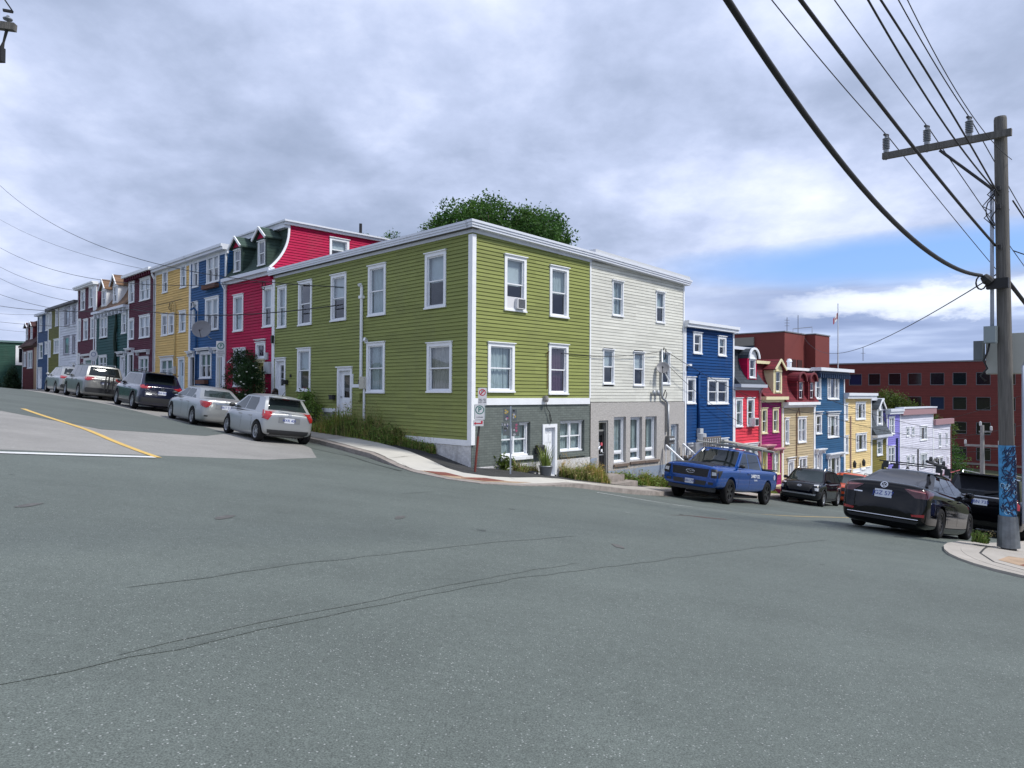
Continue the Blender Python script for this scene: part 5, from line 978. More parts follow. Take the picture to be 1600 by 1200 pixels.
# ================================================================ poles
wood = mat('weathered_pole_wood', (.125, .118, .108), .9, noise=.35, nscale=5, stretch=(6, 6, .35), bump=.6, bscale=12, dirt=.2)
wirem = mat('wire_black', (.012, .012, .013), .6); porc = mat('grey_porcelain', (.24, .26, .29), .35)
PX, PY = XY(-12.68, 2.95); PZ = hgt(-12.68, 2.95)+.10; TOPX, TOPY = XY(-12.56, 2.95)
pole = empty('utility_pole', (PX, PY, PZ), 0, 'near wooden utility pole with blue painted wrap and long crossarm, at the right pavement', 'utility pole')
def pl(p): return Vector(p)-pole.location
def lean(z): t = (z-PZ)/(7.2-PZ); return Vector((PX+(TOPX-PX)*t, PY+(TOPY-PY)*t, z))
zs = [PZ-.4, PZ, .5, 2.5, 5, 7.16, 7.2]
q = MB(); q.tube([pl(lean(z)) for z in zs], [.135, .135, .131, .125, .119, .111, .102], 18); q.build('post', wood, pole, smooth=False)
ART = mat('blue_mural_paint', (.06, .27, .52), .6, noise=.5, nscale=7)
def lz(a, r): return lambda t, z: pl(lean(z))+Vector((cos(t), sin(t), 0))*r
q = MB(); n = 20
for i in range(n):
    for (z0, z1) in ((PZ+.62, .62),):
        f = lambda k, z: pl(lean(z))+Vector((cos(2*pi*k/n), sin(2*pi*k/n), 0))*.141
        q.add([f(i, z0), f(i+1, z0), f(i+1, z1), f(i, z1)], [(0, 1, 2, 3)])
wr = q.build('painted_wrap', ART, pole, smooth=True)
INK = mat('mural_ink', (.008, .02, .07), .6); INK2 = mat('mural_pale', (.45, .70, .85), .6)
rr = random.Random(5); f = lambda t, z, r: pl(lean(z))+Vector((cos(t), sin(t), 0))*r
q = MB(); q2 = MB()
for k in range(150): # swirling birds and seed shapes
    t0 = rr.uniform(-pi*.95, .5); z0 = rr.uniform(PZ+.70, .54); L_ = rr.uniform(.12, .30); an = rr.uniform(.3, 1.3)*rr.choice((1, 1, -1))
    pts = []
    for i in range(8):
        s_ = i/7; pts.append((t0+L_*s_*cos(an)/.155, z0+L_*s_*sin(an)+.03*sin(s_*6+k)))
    P_ = [f(a, min(.60, max(PZ+.64, b)), .144) for a, b in pts]
    q.tube(P_, [.002+.011*sin(pi*i/7) for i in range(8)], 5)
    if k % 3 == 0:
        R_ = rr.uniform(.025, .05); C_ = [(t0+R_*cos(a*pi/5)/.155, z0+R_*sin(a*pi/5)) for a in range(11)]
        (q if k % 2 else q2).tube([f(a, min(.6, max(PZ+.64, b)), .144) for a, b in C_], .006, 5)
q.build('swirl_drawing', INK, wr); q2.build('pale_drawing', INK2, wr)
# sheet-metal guard round the foot
GU = mat('scuffed_zinc', (.17, .19, .21), .45, .5, noise=.35, nscale=5, dirt=.3)
q = MB(); q.nr = 1
prof = [(PZ+.0, .20), (PZ+.3, .185), (PZ+.62, .165)]
for i in range(len(prof)-1):
    for k in range(16):
        g_ = lambda k, j: pl(lean(prof[j][0]))+Vector((cos(2*pi*k/16), sin(2*pi*k/16), 0))*prof[j][1]
        q.add([g_(k, i), g_(k+1, i), g_(k+1, i+1), g_(k, i+1)], [(0, 1, 2, 3)])
q.build('metal_guard', GU, pole, smooth=True)
# crossarm
A0 = Vector((*XY(-10.42, 2.78), 6.86)); A1 = Vector((*XY(-12.78, 2.78), 6.80))
q = MB(); q.beam(pl(A0), pl(A1), .10, .135); q.build('crossarm', wood, pole)
q = MB(); q.tube([pl(Vector((*XY(-11.54, 2.74), 6.72))), pl(Vector((*XY(-12.47, 2.78), 5.72)))], .03, 7); q.build('arm_brace', wirem, pole)
INS = []
for uu, zb_ in ((-10.49, 6.93), (-11.29, 6.91), (-12.06, 6.89)):
    c0 = pl(Vector((*XY(uu, 2.78), zb_))); q = MB(); pr = [(0, -.16), (.02, -.16), (.02, 0), (.055, 0), (.055, .06)]
    for k in range(7): pr += [(.03, .07+k*.036), (.075, .085+k*.036), (.075, .092+k*.036)]
    pr += [(.03, .33), (.035, .37), (0, .38)]; q.lathe(pr, 14, c0); q.build('insulator', porc, pole, smooth=False)
    q = MB(); q.obox(c0+Vector((0, 0, .39)), (.06, .03, 0), (-.01, .02, 0), (0, 0, .02)); q.build('wire_clamp', wirem, pole); INS.append(Vector((*XY(uu, 2.78), zb_+.41)))
# cabinets, conduits
def pbox(name, u, v, z0, z1, w_, d_, m, bev=0):
    c = pl(Vector((*XY(u, v), 0))); q = MB(); eu_ = Vector((-S2, S2, 0)); ev_ = Vector((S2, S2, 0))
    q.obox(c+Vector((0, 0, (z0+z1)/2)), eu_*w_/2, ev_*d_/2, (0, 0, (z1-z0)/2)); q.obox(c+Vector((0, 0, (z0+z1)/2)), eu_*(w_/2+.012), ev_*(d_/2-.04), (0, 0, (z1-z0)/2+.012)); q.build(name, m, pole)
beige = mat('cabinet_beige', (.42, .43, .39), .5, noise=.06, nscale=3, dirt=.12)
pbox('cabinet', -12.62, 3.42, 2.06, 2.86, .74, .34, beige); pbox('cabinet_door', -12.36, 3.2, 2.52, 2.86, .2, .12, beige) if 0 else None
pbox('junction_box', -12.42, 2.78, 2.66, 2.98, .20, .16, mat('grey_box', (.24, .28, .29), .5)); pbox('side_box', -12.14, 3.2, 2.34, 2.72, .16, .2, mat('grey_box2', (.12, .14, .15), .5))
q = MB(); q.tube([pl(Vector((*XY(-12.44, 2.82), z))) for z in (2.98, 4.4, 5.2, 5.85)], .035, 8); q.build('conduit', mat('pale_conduit', (.36, .40, .48), .5), pole, smooth=True)
q = MB(); q.tube([pl(Vector((*XY(-12.93, 2.95), z))) for z in (-.9, 0, 1.4, 2.2)], .03, 8); q.tube([pl(Vector((*XY(-12.93, 2.95), 2.2))), pl(Vector((*XY(-13.0, 2.95), 2.4))), pl(Vector((*XY(-13.05, 2.9), 2.5)))], .018, 6); q.build('conduit', mat('pale_conduit', (.36, .4, .48)), pole, smooth=True)
q = MB(); q.tube([pl(Vector((*XY(u_, 2.8), z))) for u_, z in ((-12.40, 2.66), (-12.37, 2.5), (-12.30, 2.3), (-12.36, 2.15), (-12.24, 2.0), (-12.33, 1.9))], .02, 6); q.build('loose_cable', wirem, pole, smooth=True)
q = MB(); q.tube([pl(Vector((*XY(u_, v_), z))) for u_, v_, z in ((-12.34, 2.6, 3.98), (-12.40, 2.6, 3.9), (-12.46, 2.62, 3.84))], [.07, .1, .08], 10)
q.obox(pl(Vector((*XY(-12.56, 2.68), 3.82))), (.13, -.13, 0), (.05, .05, 0), (0, 0, .10)); q.tube([pl(Vector((*XY(-12.30+.09*cos(a), 2.6), 3.86+.14*sin(a)))) for a in [i*pi/6 for i in range(13)]], .016, 6); q.build('splice_case', wirem, pole)
q = MB()
for k in range(3): q.tube([pl(Vector((*XY(-12.50+rr.uniform(-.05, .25)*sin(pi*i/6), 2.74), 5.75-i*.12-k*.05))) for i in range(7)], .012, 5)
q.build('jumper_loop', wirem, pole, smooth=True)
for z in (5.72, 5.35, 4.55): q = MB(); q.tube([pl(lean(z))+Vector((-.16, -.12, 0)), pl(lean(z))+Vector((.2, .1, 0))], .022, 6); q.lathe([(0, 0), (.04, 0), (.04, .08), (0, .08)], 8, pl(lean(z))+Vector((-.16, -.14, -.04))); q.build('bolt_bracket', wirem, pole)

def wire(a, b, sag, r, label, n=14, mid=None, name='overhead_wire', jitter=0):
    a = Vector(a); b = Vector(b); P_ = []
    for i in range(n+1):
        t = i/n; p = a.lerp(b, t); p.z -= sag*4*t*(1-t); P_.append(p)
    q = MB(); q.tube([p-a for p in P_], r, 6); o = q.build(name, wirem, None, smooth=True, loc=a); tag(o, label, 'wire'); return o
def W3(u, v, z): return Vector((*XY(u, v), z))
def back(u, v0, z0, c2, c1, c0, r, label, name='overhead_wire'):
    """wire from the pole, up over the crossing and on to the next pole behind the viewer"""
    f = lambda v: c2*v*v+c1*v+c0
    P_ = [W3(u, v0-(v0+9)*i/26, f(v0-(v0+9)*i/26)+(z0-f(v0))*(1-i/26.)**3) for i in range(27)]
    sl = max(.12, min(.3, -(2*c2*-9+c1))); P_ += [W3(u, -9-k*5, f(-9)+sl*k*5) for k in range(1, 6)]
    q = MB(); q.tube([p-P_[0] for p in P_], r, 7); o = q.build(name, wirem, None, smooth=True, loc=P_[0]); tag(o, label, 'wire'); return o
back(-12.30, 2.6, 4.0, .023, -.0232, 3.9018, .036, 'thickest black cable sweeping from the pole splice case up over the street', 'telephone_cable')
back(-10.49, 2.78, 7.33, .0065, -.1311, 7.6543, .010, 'thin wire from the outermost insulator of the crossarm'); back(-11.29, 2.78, 7.31, .0032, -.1316, 7.6609, .010, 'thin wire from the middle insulator of the crossarm'); back(-12.06, 2.78, 7.29, .0129, -.1522, 7.6234, .010, 'thin wire from the insulator nearest the pole')
back(-12.5, 2.8, 4.6, .0033, -.1237, 4.9109, .024, 'second thickest cable ending low on the near pole'); back(-12.5, 2.8, 5.72, .0133, -.1119, 5.9188, .014, 'black wire ending at the arm brace of the near pole, left of a pair')
back(-12.56, 2.8, 5.6, -.0056, -.1765, 6.1303, .015, 'black wire ending below the arm brace, right of a pair'); back(-12.75, 2.95, 6.3, .0255, -.0672, 6.2762, .007, 'thinnest wire running to the near pole, rightmost of the overhead set')
for k, i_ in enumerate(INS): wire(i_, W3(-11.7-.5*k, 42, i_.z-6.3), .5, .010, ['thin wire from the outermost insulator on down the hill', 'thin wire from the middle insulator on down the hill', 'thin wire from the innermost insulator on down the hill'][k], n=20)
wire(W3(-12.6, 3.1, 4.0), W3(-13.5, 42, -.4), .9, .04, 'thick dark cable leaving the near pole down the hill behind it', name='telephone_cable')
wire(W3(-12.75, 3.05, 5.5), W3(-14.6, 42, .3), .9, .015, 'wire slanting away right of the near pole'); wire(W3(-12.75, 3.05, 4.5), W3(-22, 16, 1.9), .4, .012, 'wire leaving the right side of the near pole towards the parking lot'); wire(W3(-12.5, 2.95, 4.05), W3(25.6, 84, 10.2), 2.2, .014, 'long single wire from the near pole to the brick tower', n=40)

# leading pole of the street far down the hill
dp = empty('street_pole', (*XY(-2.4, 51.3), hgt(-2.4, 51.3)), 0, 'distant grey utility pole with twin street lamps in front of the brick block', 'utility pole')
b0 = -dp.location.z; q = MB(); q.tube([(0, 0, 0), (0, 0, b0-.7)], [.2, .13], 10); q.build('post', mat('silver_wood', (.26, .25, .24), .8, noise=.2), dp)
q = MB(); q.beam((-1.0, .6, b0-2.3), (1.0, -.6, b0-2.3), .12, .16); q.beam((-.2, .1, b0-1.2), (.55, -.3, b0-1.2), .1, .12); q.build('crossarm', mat('silver_wood', (.26, .25, .24)), dp)
for x_, z_ in ((-.95, -2.2), (.95, -2.2), (-.1, -.75), (.5, -1.1)): q = MB(); q.lathe([(0, 0), (.09, .02), (.09, .3), (0, .36)], 8, (x_, -x_*.6, b0+z_)); q.build('insulator', mat('pale_porcelain', (.5, .5, .5), .4), dp)
for s_ in (-1, 1):
    q = MB(); q.tube([(0, 0, b0-5.2), (s_*.5, -s_*.3, b0-4.75), (s_*.75, -s_*.45, b0-4.7)], .05, 6); q.obox((s_*.95, -s_*.57, b0-4.68), (.27*s_, -.16*s_, 0), (.05, .09, 0), (0, 0, .05)); q.build('street_lamp_arm', mat('lamp_white', (.55, .56, .56), .5), dp)

# pole just outside the view on the left: only its arm end shows
ap = empty('left_utility_pole', (*XY(-2.1, -15.6), hgt(-3, -15.6)), 0, 'utility pole at the left edge, only its crossarm end with one disc insulator showing', 'utility pole')
al = lambda p: Vector(p)-ap.location
armE = Vector((-6.36, 9.0, 6.22))
dirL = Vector((-.94, -.2, .13)).normalized()
q = MB(); q.tube([(0, 0, 0), al((ap.location.x, ap.location.y, 8.2))], [.17, .13], 12); q.build('post', wood, ap)
aw = Vector((ap.location.x, ap.location.y, 6.55)); q = MB(); q.beam(al(armE), al(aw), .08, .09); q.build('crossarm', wood, ap)
q = MB(); c_ = al(armE+(aw-armE).normalized()*.09); q.lathe([(0, 0), (.010, 0), (.010, .09), (.05, .085), (.056, .10), (.025, .12), (.015, .14), (0, .15)], 14, c_); q.build('insulator', porc, ap, smooth=True)
q = MB(); q.obox(c_+Vector((0, 0, .2)), (.05, .02, 0), (-.01, .02, 0), (0, 0, .012)); q.tube([c_+Vector((-.01, 0, -.04)), c_+Vector((-.05, 0, -.2)), c_+Vector((-.09, 0, -.34))], [.02, .014, .04], 6); q.obox(c_+Vector((-.1, 0, -.36)), (.05, 0, 0), (0, .04, 0), (0, 0, .09)); q.build('hanging_clamp', wirem, ap)
wire(armE+Vector((-.03, 0, .2)), armE+Vector((2.6, -9.6, 1.0)), .0, .008, 'short piece of wire rising from the insulator at the top left corner')
# wires over the left street

# wires over the left street, from the pole line across it down to the house fronts
for y_, (u0, v0, z0), tgt, sag, r, label in (
    (290, (59.62, -2.0, 19.42), (6.74, -.22, 5.38), 1.9, .016, 'black wire sagging from the upper left edge to the olive corner house mast'),
    (343, (59.39, -2.0, 16.41), (26.75, -.2, 8.35), .5, .010, 'faint wire running down to the gutter between the ochre and maroon houses'),
    (387, (59.2, -2.0, 13.93), (13.1, -.18, 6.25), 1.2, .015, 'black wire reaching the hook under the eave of the crimson house'),
    (417, (59.07, -2.0, 12.24), (42.3, -.2, 8.75), .3, .014, 'black wire ending on the top corner of the far maroon house'),
    (435, (58.99, -2.0, 11.24), (42.3, -.2, 7.9), .25, .014, 'black wire ending beneath the top corner of the far maroon house'),
    (460, (58.89, -2.0, 9.84), (42.3, -.3, 7.2), .15, .016, 'uppermost of the bundle of cables at the far maroon house'),
    (478, (58.81, -2.0, 8.84), (26.5, -1.2, 6.05), .25, .020, 'dark cable strung along the upper house fronts of the hill'),
    (490, (58.76, -2.0, 8.17), (47.5, -.2, 7.5), .1, .010, 'thin wire ending at the cool white house on the hill'),
    (503, (58.7, -2.0, 7.45), (42.0, -.3, 6.1), .05, .013, 'lowest but one of the wires at the left edge'),
    (515, (58.65, -2.0, 6.79), (51, -.3, 6.2), .05, .009, 'lowest of the wires at the left edge')):
    wire(W3(u0, v0, z0), W3(*tgt), sag, r, label, n=24)
wire(W3(26.5, -1.2, 6.05), W3(6.74, -.25, 4.75), .35, .020, 'dark cable passing the ochre, blue and crimson house fronts')
wire(W3(26.5, -1.2, 6.15), W3(21.9, -.3, 6.3), .08, .012, 'short wire between the maroon house and the ochre house mast')
wire(W3(-.05, 4.1, 2.95), W3(-.15, 9.7, 3.25), .14, .010, 'wire between the olive corner house and the white house service pipe')
wire(W3(-.2, 9.98, 2.85), W3(-.2, 18, -.1), .35, .010, 'wire dropping from the white house service pipe past the deep blue house'); wire(W3(-.2, 9.98, 3.3), W3(-.8, 30, .6), 1.0, .012, 'long wire from the white house pipe along the lower house fronts')
for k, (z0, z1) in enumerate(((1.4, -1.2), (.5, -1.8), (-.4, -2.6))): wire(W3(-1.0, 24, z0), W3(-1.2, 52, z1), .4, .014, ['uppermost', 'middle', 'lowest'][k]+' of three wires strung along the lower right house row')
for k, (z0, z1) in enumerate(((4.8, -.5), (2.4, -2.2), (1.0, -3.6))): wire(W3(-14, 30, z0), W3(2, 60, z1), .5, .016, ['uppermost', 'middle', 'lowest'][k]+' of three wires crossing in front of the brick office block')
# loops of service cable on the fronts
for k, (u, z, lab) in enumerate(((13.15, 6.1, 'crimson'), (20.9, 5.9, 'blue'), (24.0, 6.1, 'ochre'))):
    q = MB(); q.tube([(.14*cos(a), .02*sin(3*a), .17*sin(a)) for a in [i*pi/6 for i in range(12)]], .018, 6); o = q.build('cable_loop', wirem, None, smooth=True, loc=W3(u, -.16, z)); o.rotation_euler = (0, 0, radians(-45)); tag(o, 'black coil of service cable on the %s house front' % lab, 'cable')

# ================================================================ signs
def text(s, size, m, parent, M_, name='lettering', ext=.0015, bold=0.0, align='CENTER'):
    c = bpy.data.curves.new(name, 'FONT'); c.body = s; c.size = size; c.extrude = ext; c.align_x = align; c.align_y = 'CENTER'; c.offset = bold
    o = bpy.data.objects.new(name, c); col.objects.link(o); dg = bpy.context.evaluated_depsgraph_get(); dg.update()
    me = bpy.data.meshes.new_from_object(o.evaluated_get(dg)); bpy.data.objects.remove(o); bpy.data.curves.remove(c)
    me.transform(M_); me.materials.clear(); me.materials.append(m); o = bpy.data.objects.new(name, me); col.objects.link(o); o.parent = parent; return o
def face(normal, at): # plate frame: x right, y up, z out along the normal
    n = Vector(normal).normalized(); x = Vector((0, 0, 1)).cross(n).normalized(); y = n.cross(x); M_ = Matrix.Identity(4)
    for i in range(3): M_[i][0] = x[i]; M_[i][1] = y[i]; M_[i][2] = n[i]
    M_.translation = Vector(at); return M_
signw = mat('sign_white', (.62, .62, .64), .45, noise=.05, nscale=6); signg = mat('sign_green', (.02, .16, .13), .5); signr = mat('sign_red', (.50, .03, .05), .5); ink = mat('sign_ink', (.02, .02, .03), .5); back_ = mat('sign_back', (.15, .17, .17), .5, .3, noise=.15, nscale=5)
def ring(q, r0, r1, z, n=28, c=(0, 0)):
    vs = [(c[0]+r*cos(2*pi*i/n), c[1]+r*sin(2*pi*i/n), z) for r in (r0, r1) for i in range(n)]; q.add(vs, [(i, (i+1) % n, n+(i+1) % n, n+i) for i in range(n)])
def plate(w_, h_, M_, m, parent, name='sign_plate'):
    q = MB(); q.T = M_; r = .03; pts = []
    for cx, cy, a0 in ((w_/2-r, h_/2-r, 0), (-w_/2+r, h_/2-r, pi/2), (-w_/2+r, -h_/2+r, pi), (w_/2-r, -h_/2+r, 3*pi/2)):
        pts += [(cx+r*cos(a0+k*pi/8), cy+r*sin(a0+k*pi/8)) for k in range(5)]
    q.prism(pts, -.003, .003); return q.build(name, m, parent)
# leaning rusty post with two stacked signs
bs = W3(-.70, -.50, hgt(-.7, -.5)); sg = empty('parking_sign', bs, 0, 'leaning rusty post with no-parking and green P signs at the corner of the olive house', 'sign')
tp = Vector((.20, .05, 2.17)); q = MB(); q.tube([(0, 0, -.1), tp*.48], .032, 8); q.build('lower_post', mat('rust_red_post', (.17, .035, .025), .8, noise=.3, nscale=6), sg)
q = MB(); q.tube([tp*.48, tp*1.05], .03, 8); q.build('upper_post', mat('dark_post', (.04, .035, .035), .7), sg)
nn = Vector((.05, -1, .03))
M1 = face(nn, tp*1.0+Vector((.01, -.05, 0))); p1 = plate(.25, .50, M1, signw, sg)
q = MB(); q.T = M1; ring(q, .07, .095, .005, c=(0, .12)); q.obox((0, .12, .005), (.055, .055, 0), (.010, -.010, 0), (0, 0, .001)); q.build('red_ring', signr, p1)
text('P', .14, ink, p1, M1 @ Matrix.Translation((0, .12, .004))); text('8AM - 5PM\nMON - FRI\nNOV - APR', .044, ink, p1, M1 @ Matrix.Translation((0, -.12, .004)))
M2 = face(nn, tp*.80+Vector((-.02, -.07, 0))); p2 = plate(.31, .44, M2, signw, sg)
q = MB(); q.T = M2; ring(q, .10, .125, .005, c=(0, .06)); 
for s_ in (-1, 1): q.box(s_*.145-.005, s_*.145+.005, -.21, .21, .0035, .005)
q.build('green_ring', signg, p2); text('P', .19, signg, p2, M2 @ Matrix.Translation((0, .06, .004)), bold=.005); text('2 HOURS', .045, ink, p2, M2 @ Matrix.Translation((0, -.15, .004)))
M3 = face(nn, tp*.655+Vector((-.03, -.07, 0))); p3 = plate(.30, .17, M3, signw, sg); q = MB(); q.T = M3; q.obox((.02, -.01, .005), (.10, 0, 0), (0, .016, 0), (0, 0, .001)); q.obox((.10, .03, .005), (.025, 0, 0), (0, .035, 0), (0, 0, .001)); q.add([(-.13, -.01, .006), (-.07, .035, .006), (-.07, -.055, .006)], [(0, 1, 2)]); q.build('red_arrow', signr, p3)
# grey steel post with four sign backs covered in stickers
b2_ = W3(-1.02, .62, hgt(-1.02, .62)); s2 = empty('sign_post', b2_, 0, 'straight grey steel post with sticker-covered sign backs before the grey brick wall', 'sign')
q = MB(); q.box(-.022, .022, -.018, .018, -.1, 2.04); q.build('post', mat('galv_post', (.36, .40, .46), .5, .4), s2)
for k, (x0, x1, z0, z1) in enumerate(((-.22, -.03, 1.60, 1.98), (.03, .18, 1.62, 1.96), (-.22, -.03, 1.19, 1.57), (.03, .25, 1.17, 1.57))):
    q = MB(); q.box(x0, x1, -.032, -.026, z0, z1); o = q.build('sign_plate', back_, s2)
    for j in range(7):
        cx, cz, w_, h_ = rr.uniform(x0+.05, x1-.05), rr.uniform(z0+.05, z1-.05), rr.uniform(.02, .045), rr.uniform(.02, .05); cc = rr.choice([(.55, .40, .08), (.45, .45, .48), (.03, .03, .22), (.45, .12, .2), (.02, .02, .02), (.55, .55, .55), (.2, .22, .3)])
        q = MB(); pts = [(cx+w_*cos(a)*rr.uniform(.7, 1), cz+h_*sin(a)*rr.uniform(.7, 1)) for a in [i*pi/4+.2 for i in range(8)]]; q.add([(a, -.034-.0005*j, b) for a, b in pts], [tuple(range(8))]); q.build('sticker', mat('sticker_%d%d%d' % tuple(int(c*9) for c in cc), cc, .6), o)
# P sign by the crimson house, oval sign farther up
for (u, v, zt, lab, ov) in ((15.5, -.95, 3.75, 'green P parking sign on a grey post before the blue house', 0), (34.6, -1.0, 4.25, 'pale oval sign on a white post by the far maroon house', 1)):
    z0 = hgt(u, v)+.12; e_ = empty('street_sign', W3(u, v, z0), 0, lab, 'sign'); q = MB(); q.tube([(0, 0, 0), (0, 0, zt-z0-.3)], .035, 8); q.build('post', mat('galv_post', (.36, .4, .46)), e_)
    M4 = face((.25, -1, 0), (0, -.05, zt-z0-(.3 if not ov else .45)))
    if not ov:
        p4 = plate(.38, .72, M4, signw, e_); q = MB(); q.T = M4; ring(q, .11, .15, .006, c=(0, .14)); q.build('green_ring', signg, p4); text('P', .2, signg, p4, M4 @ Matrix.Translation((0, .14, .004)), bold=.005); text('PERMIT\nPARKING\nONLY', .08, ink, p4, M4 @ Matrix.Translation((0, -.18, .004)))
    else:
        q = MB(); q.T = M4; q.prism([(.24*cos(a), .36*sin(a)) for a in [i*pi/14 for i in range(28)]], -.01, .01); p4 = q.build('sign_plate', signw, e_); q = MB(); q.T = M4; ring(q, .11, .14, .012, c=(0, .08)); q.build('blue_ring', mat('sign_blue', (.03, .08, .25)), p4)

# ================================================================ plants
def leafmat(name, c, tr=.35):
    m = bpy.data.materials.new(name); m.use_nodes = True; t = m.node_tree; b = t.nodes['Principled BSDF']; b.inputs['Roughness'].default_value = .55; b.inputs['Specular IOR Level'].default_value = .3
    g_ = t.nodes.new('ShaderNodeNewGeometry'); h = t.nodes.new('ShaderNodeMapRange'); h.inputs[3].default_value = .45; h.inputs[4].default_value = 1.75; t.links.new(g_.outputs['Random Per Island'], h.inputs[0])
    v = t.nodes.new('ShaderNodeVectorMath'); v.operation = 'SCALE'; v.inputs[0].default_value = c; t.links.new(h.outputs[0], v.inputs['Scale'])
    n = t.nodes.new('ShaderNodeTexNoise'); n.inputs['Scale'].default_value = 1.1; tcn = t.nodes.new('ShaderNodeTexCoord'); t.links.new(tcn.outputs['Object'], n.inputs['Vector'])
    mx_ = t.nodes.new('ShaderNodeMix'); mx_.data_type = 'RGBA'; mr_ = t.nodes.new('ShaderNodeMapRange'); mr_.inputs[1].default_value = .45; mr_.inputs[2].default_value = .65; mr_.inputs[4].default_value = .5; t.links.new(n.outputs[0], mr_.inputs[0]); t.links.new(mr_.outputs[0], mx_.inputs[0]); t.links.new(v.outputs[0], mx_.inputs[6]); mx_.inputs[7].default_value = (c[0]*2.2, c[1]*1.7, c[2]*1.2, 1)
    t.links.new(mx_.outputs[2], b.inputs['Base Color']); tl = t.nodes.new('ShaderNodeBsdfTranslucent'); t.links.new(mx_.outputs[2], tl.inputs[0]); ms_ = t.nodes.new('ShaderNodeMixShader'); ms_.inputs[0].default_value = tr
    o_ = t.nodes['Material Output']; t.links.new(b.outputs[0], ms_.inputs[1]); t.links.new(tl.outputs[0], ms_.inputs[2]); t.links.new(ms_.outputs[0], o_.inputs[0]); return m
LEAF = leafmat('leaf_dark', (.045, .11, .022)); LEAFC = leafmat('leaf_conifer', (.012, .032, .014)); LEAFY = leafmat('leaf_yellowgreen', (.065, .10, .018)); LEAFR = leafmat('leaf_rose', (.018, .05, .014)); GRS = leafmat('weed_blades', (.19, .25, .06)); GRD = leafmat('dry_blades', (.34, .28, .13)); WEED = leafmat('weed_leaf', (.13, .21, .045))
bark = mat('bark', (.07, .055, .045), .9, noise=.3, nscale=6, bump=.5, bscale=10)
def leaf(q, p, s_, R_, d=None, w_=.5):
    a = Vector((R_.gauss(0, 1), R_.gauss(0, 1), R_.gauss(0, .7))) if d is None else d; a.normalize(); b = a.cross(Vector((R_.gauss(0, 1), R_.gauss(0, 1), R_.gauss(0, 1)))).normalized(); c = a.cross(b)
    q.add([p, p+a*s_*.45+b*s_*w_*.5+c*s_*.08, p+a*s_, p+a*s_*.45-b*s_*w_*.5+c*s_*.08], [(0, 1, 2, 3)])
def foliage(clumps, n, size, R_, m, name, parent, hollow=.55, sprays=5):
    """leaves set in small sprays near the surface of overlapping clumps"""
    q = MB(); q.nr = 1; tot = sum(c[3]**2 for c in clumps)
    for (x, y, z, r, *sq) in clumps:
        sq = sq[0] if sq else 1
        for i in range(int(n*r*r/tot/sprays)):
            while 1:
                d = Vector((R_.gauss(0, 1), R_.gauss(0, 1), R_.gauss(0, 1))).normalized(); rad = r*(hollow+(1-hollow)*R_.random()**.6)*R_.uniform(.82, 1.1)
                break
            c = Vector((x, y, z))+Vector((d.x, d.y, d.z*sq))*rad; ax = (d+Vector((R_.gauss(0, .5), R_.gauss(0, .5), R_.gauss(0, .5)))).normalized()
            for k in range(sprays):
                leaf(q, c+ax*size*.5*k*R_.uniform(.3, 1)+Vector((R_.gauss(0, size*.5), R_.gauss(0, size*.5), R_.gauss(0, size*.5))), size*R_.uniform(.6, 1.25), R_)
    return q.build(name, m, parent)
def limbs(q, base, top, r, tips, R_):
    q.tube([base, base.lerp(top, .5)+Vector((R_.gauss(0, .1), R_.gauss(0, .1), 0)), top], [r, r*.75, r*.5], 8)
    for t in tips:
        t = Vector(t); s_ = base.lerp(top, R_.uniform(.55, 1)); md = s_.lerp(t, .5)+Vector((R_.gauss(0, .2), R_.gauss(0, .2), .2)); q.tube([s_, md, t], [r*.35, r*.22, r*.06], 6)
        for k in range(3): e_ = t+Vector((R_.gauss(0, .25), R_.gauss(0, .25), R_.gauss(0, .2))); q.tube([md.lerp(t, .5), e_], [r*.12, .01], 4)
R1 = random.Random(11)
tr = empty('broadleaf_tree', W3(9.0, 9.7, -.3), 0, 'big dark green broadleaf tree rising behind the olive corner house', 'tree')
cl = []
for k in range(64): # crown laid out in the view's right/away axes
    a = R1.uniform(-1, 1); b_ = R1.uniform(-1, 1); hh = sqrt(max(0, 1-(a*.93)**4)) if a > 0 else sqrt(max(0, 1-(a*.93)**2.6*(1)) if a >= 0 else max(0, 1-abs(a*.93)**2.4)); zc_ = 6.3+R1.random()**.7*3.9*hh*(.97 if a < .35 else .93)
    cl.append((a*3.15-.15, b_*2.2, zc_+.55, R1.uniform(.6, 1.0)))
cl += [(-3.3, 0, 8.6, .5), (-3.8, .3, 8.9, .35), (-2.8, 0, 9.7, .5), (-4.8, 0, 8.3, .28), (3.2, 0, 8.2, .45), (3.9, .2, 8.0, .32), (2.7, 0, 9.1, .6), (4.5, .3, 7.75, .25), (3.9, 0, 7.6, .5), (5.0, .2, 7.6, .2), (3.3, 0, 9.3, .4), (0, 0, 10.7, .55), (1.3, 0, 10.4, .5), (-1.4, 0, 10.7, .5), (2.4, 0, 10.0, .6), (.6, 0, 10.4, .6), (3.0, .2, 9.5, .55)]
foliage(cl, 60000, .165, R1, LEAF, 'crown', tr, .4)
q = MB(); limbs(q, Vector((0, 0, 0)), Vector((.2, 0, 7.5)), .28, [(c[0], c[1], c[2]-.2) for c in cl[::3]], R1); q.build('trunk', bark, tr, smooth=True)
def small_tree(name, u, v, z, lab, clumps, n, size, m, cat='tree', seed=1, trunk=.1):
    R_ = random.Random(seed); e_ = empty(name, W3(u, v, z), 0, lab, cat); foliage(clumps, n, size, R_, m, 'crown', e_, .35)
    q = MB(); t = max(c[2] for c in clumps); limbs(q, Vector((0, 0, 0)), Vector((0, 0, t*.7)), trunk, [c[:3] for c in clumps[::2]], R_); q.build('trunk', bark, e_, smooth=True); return e_
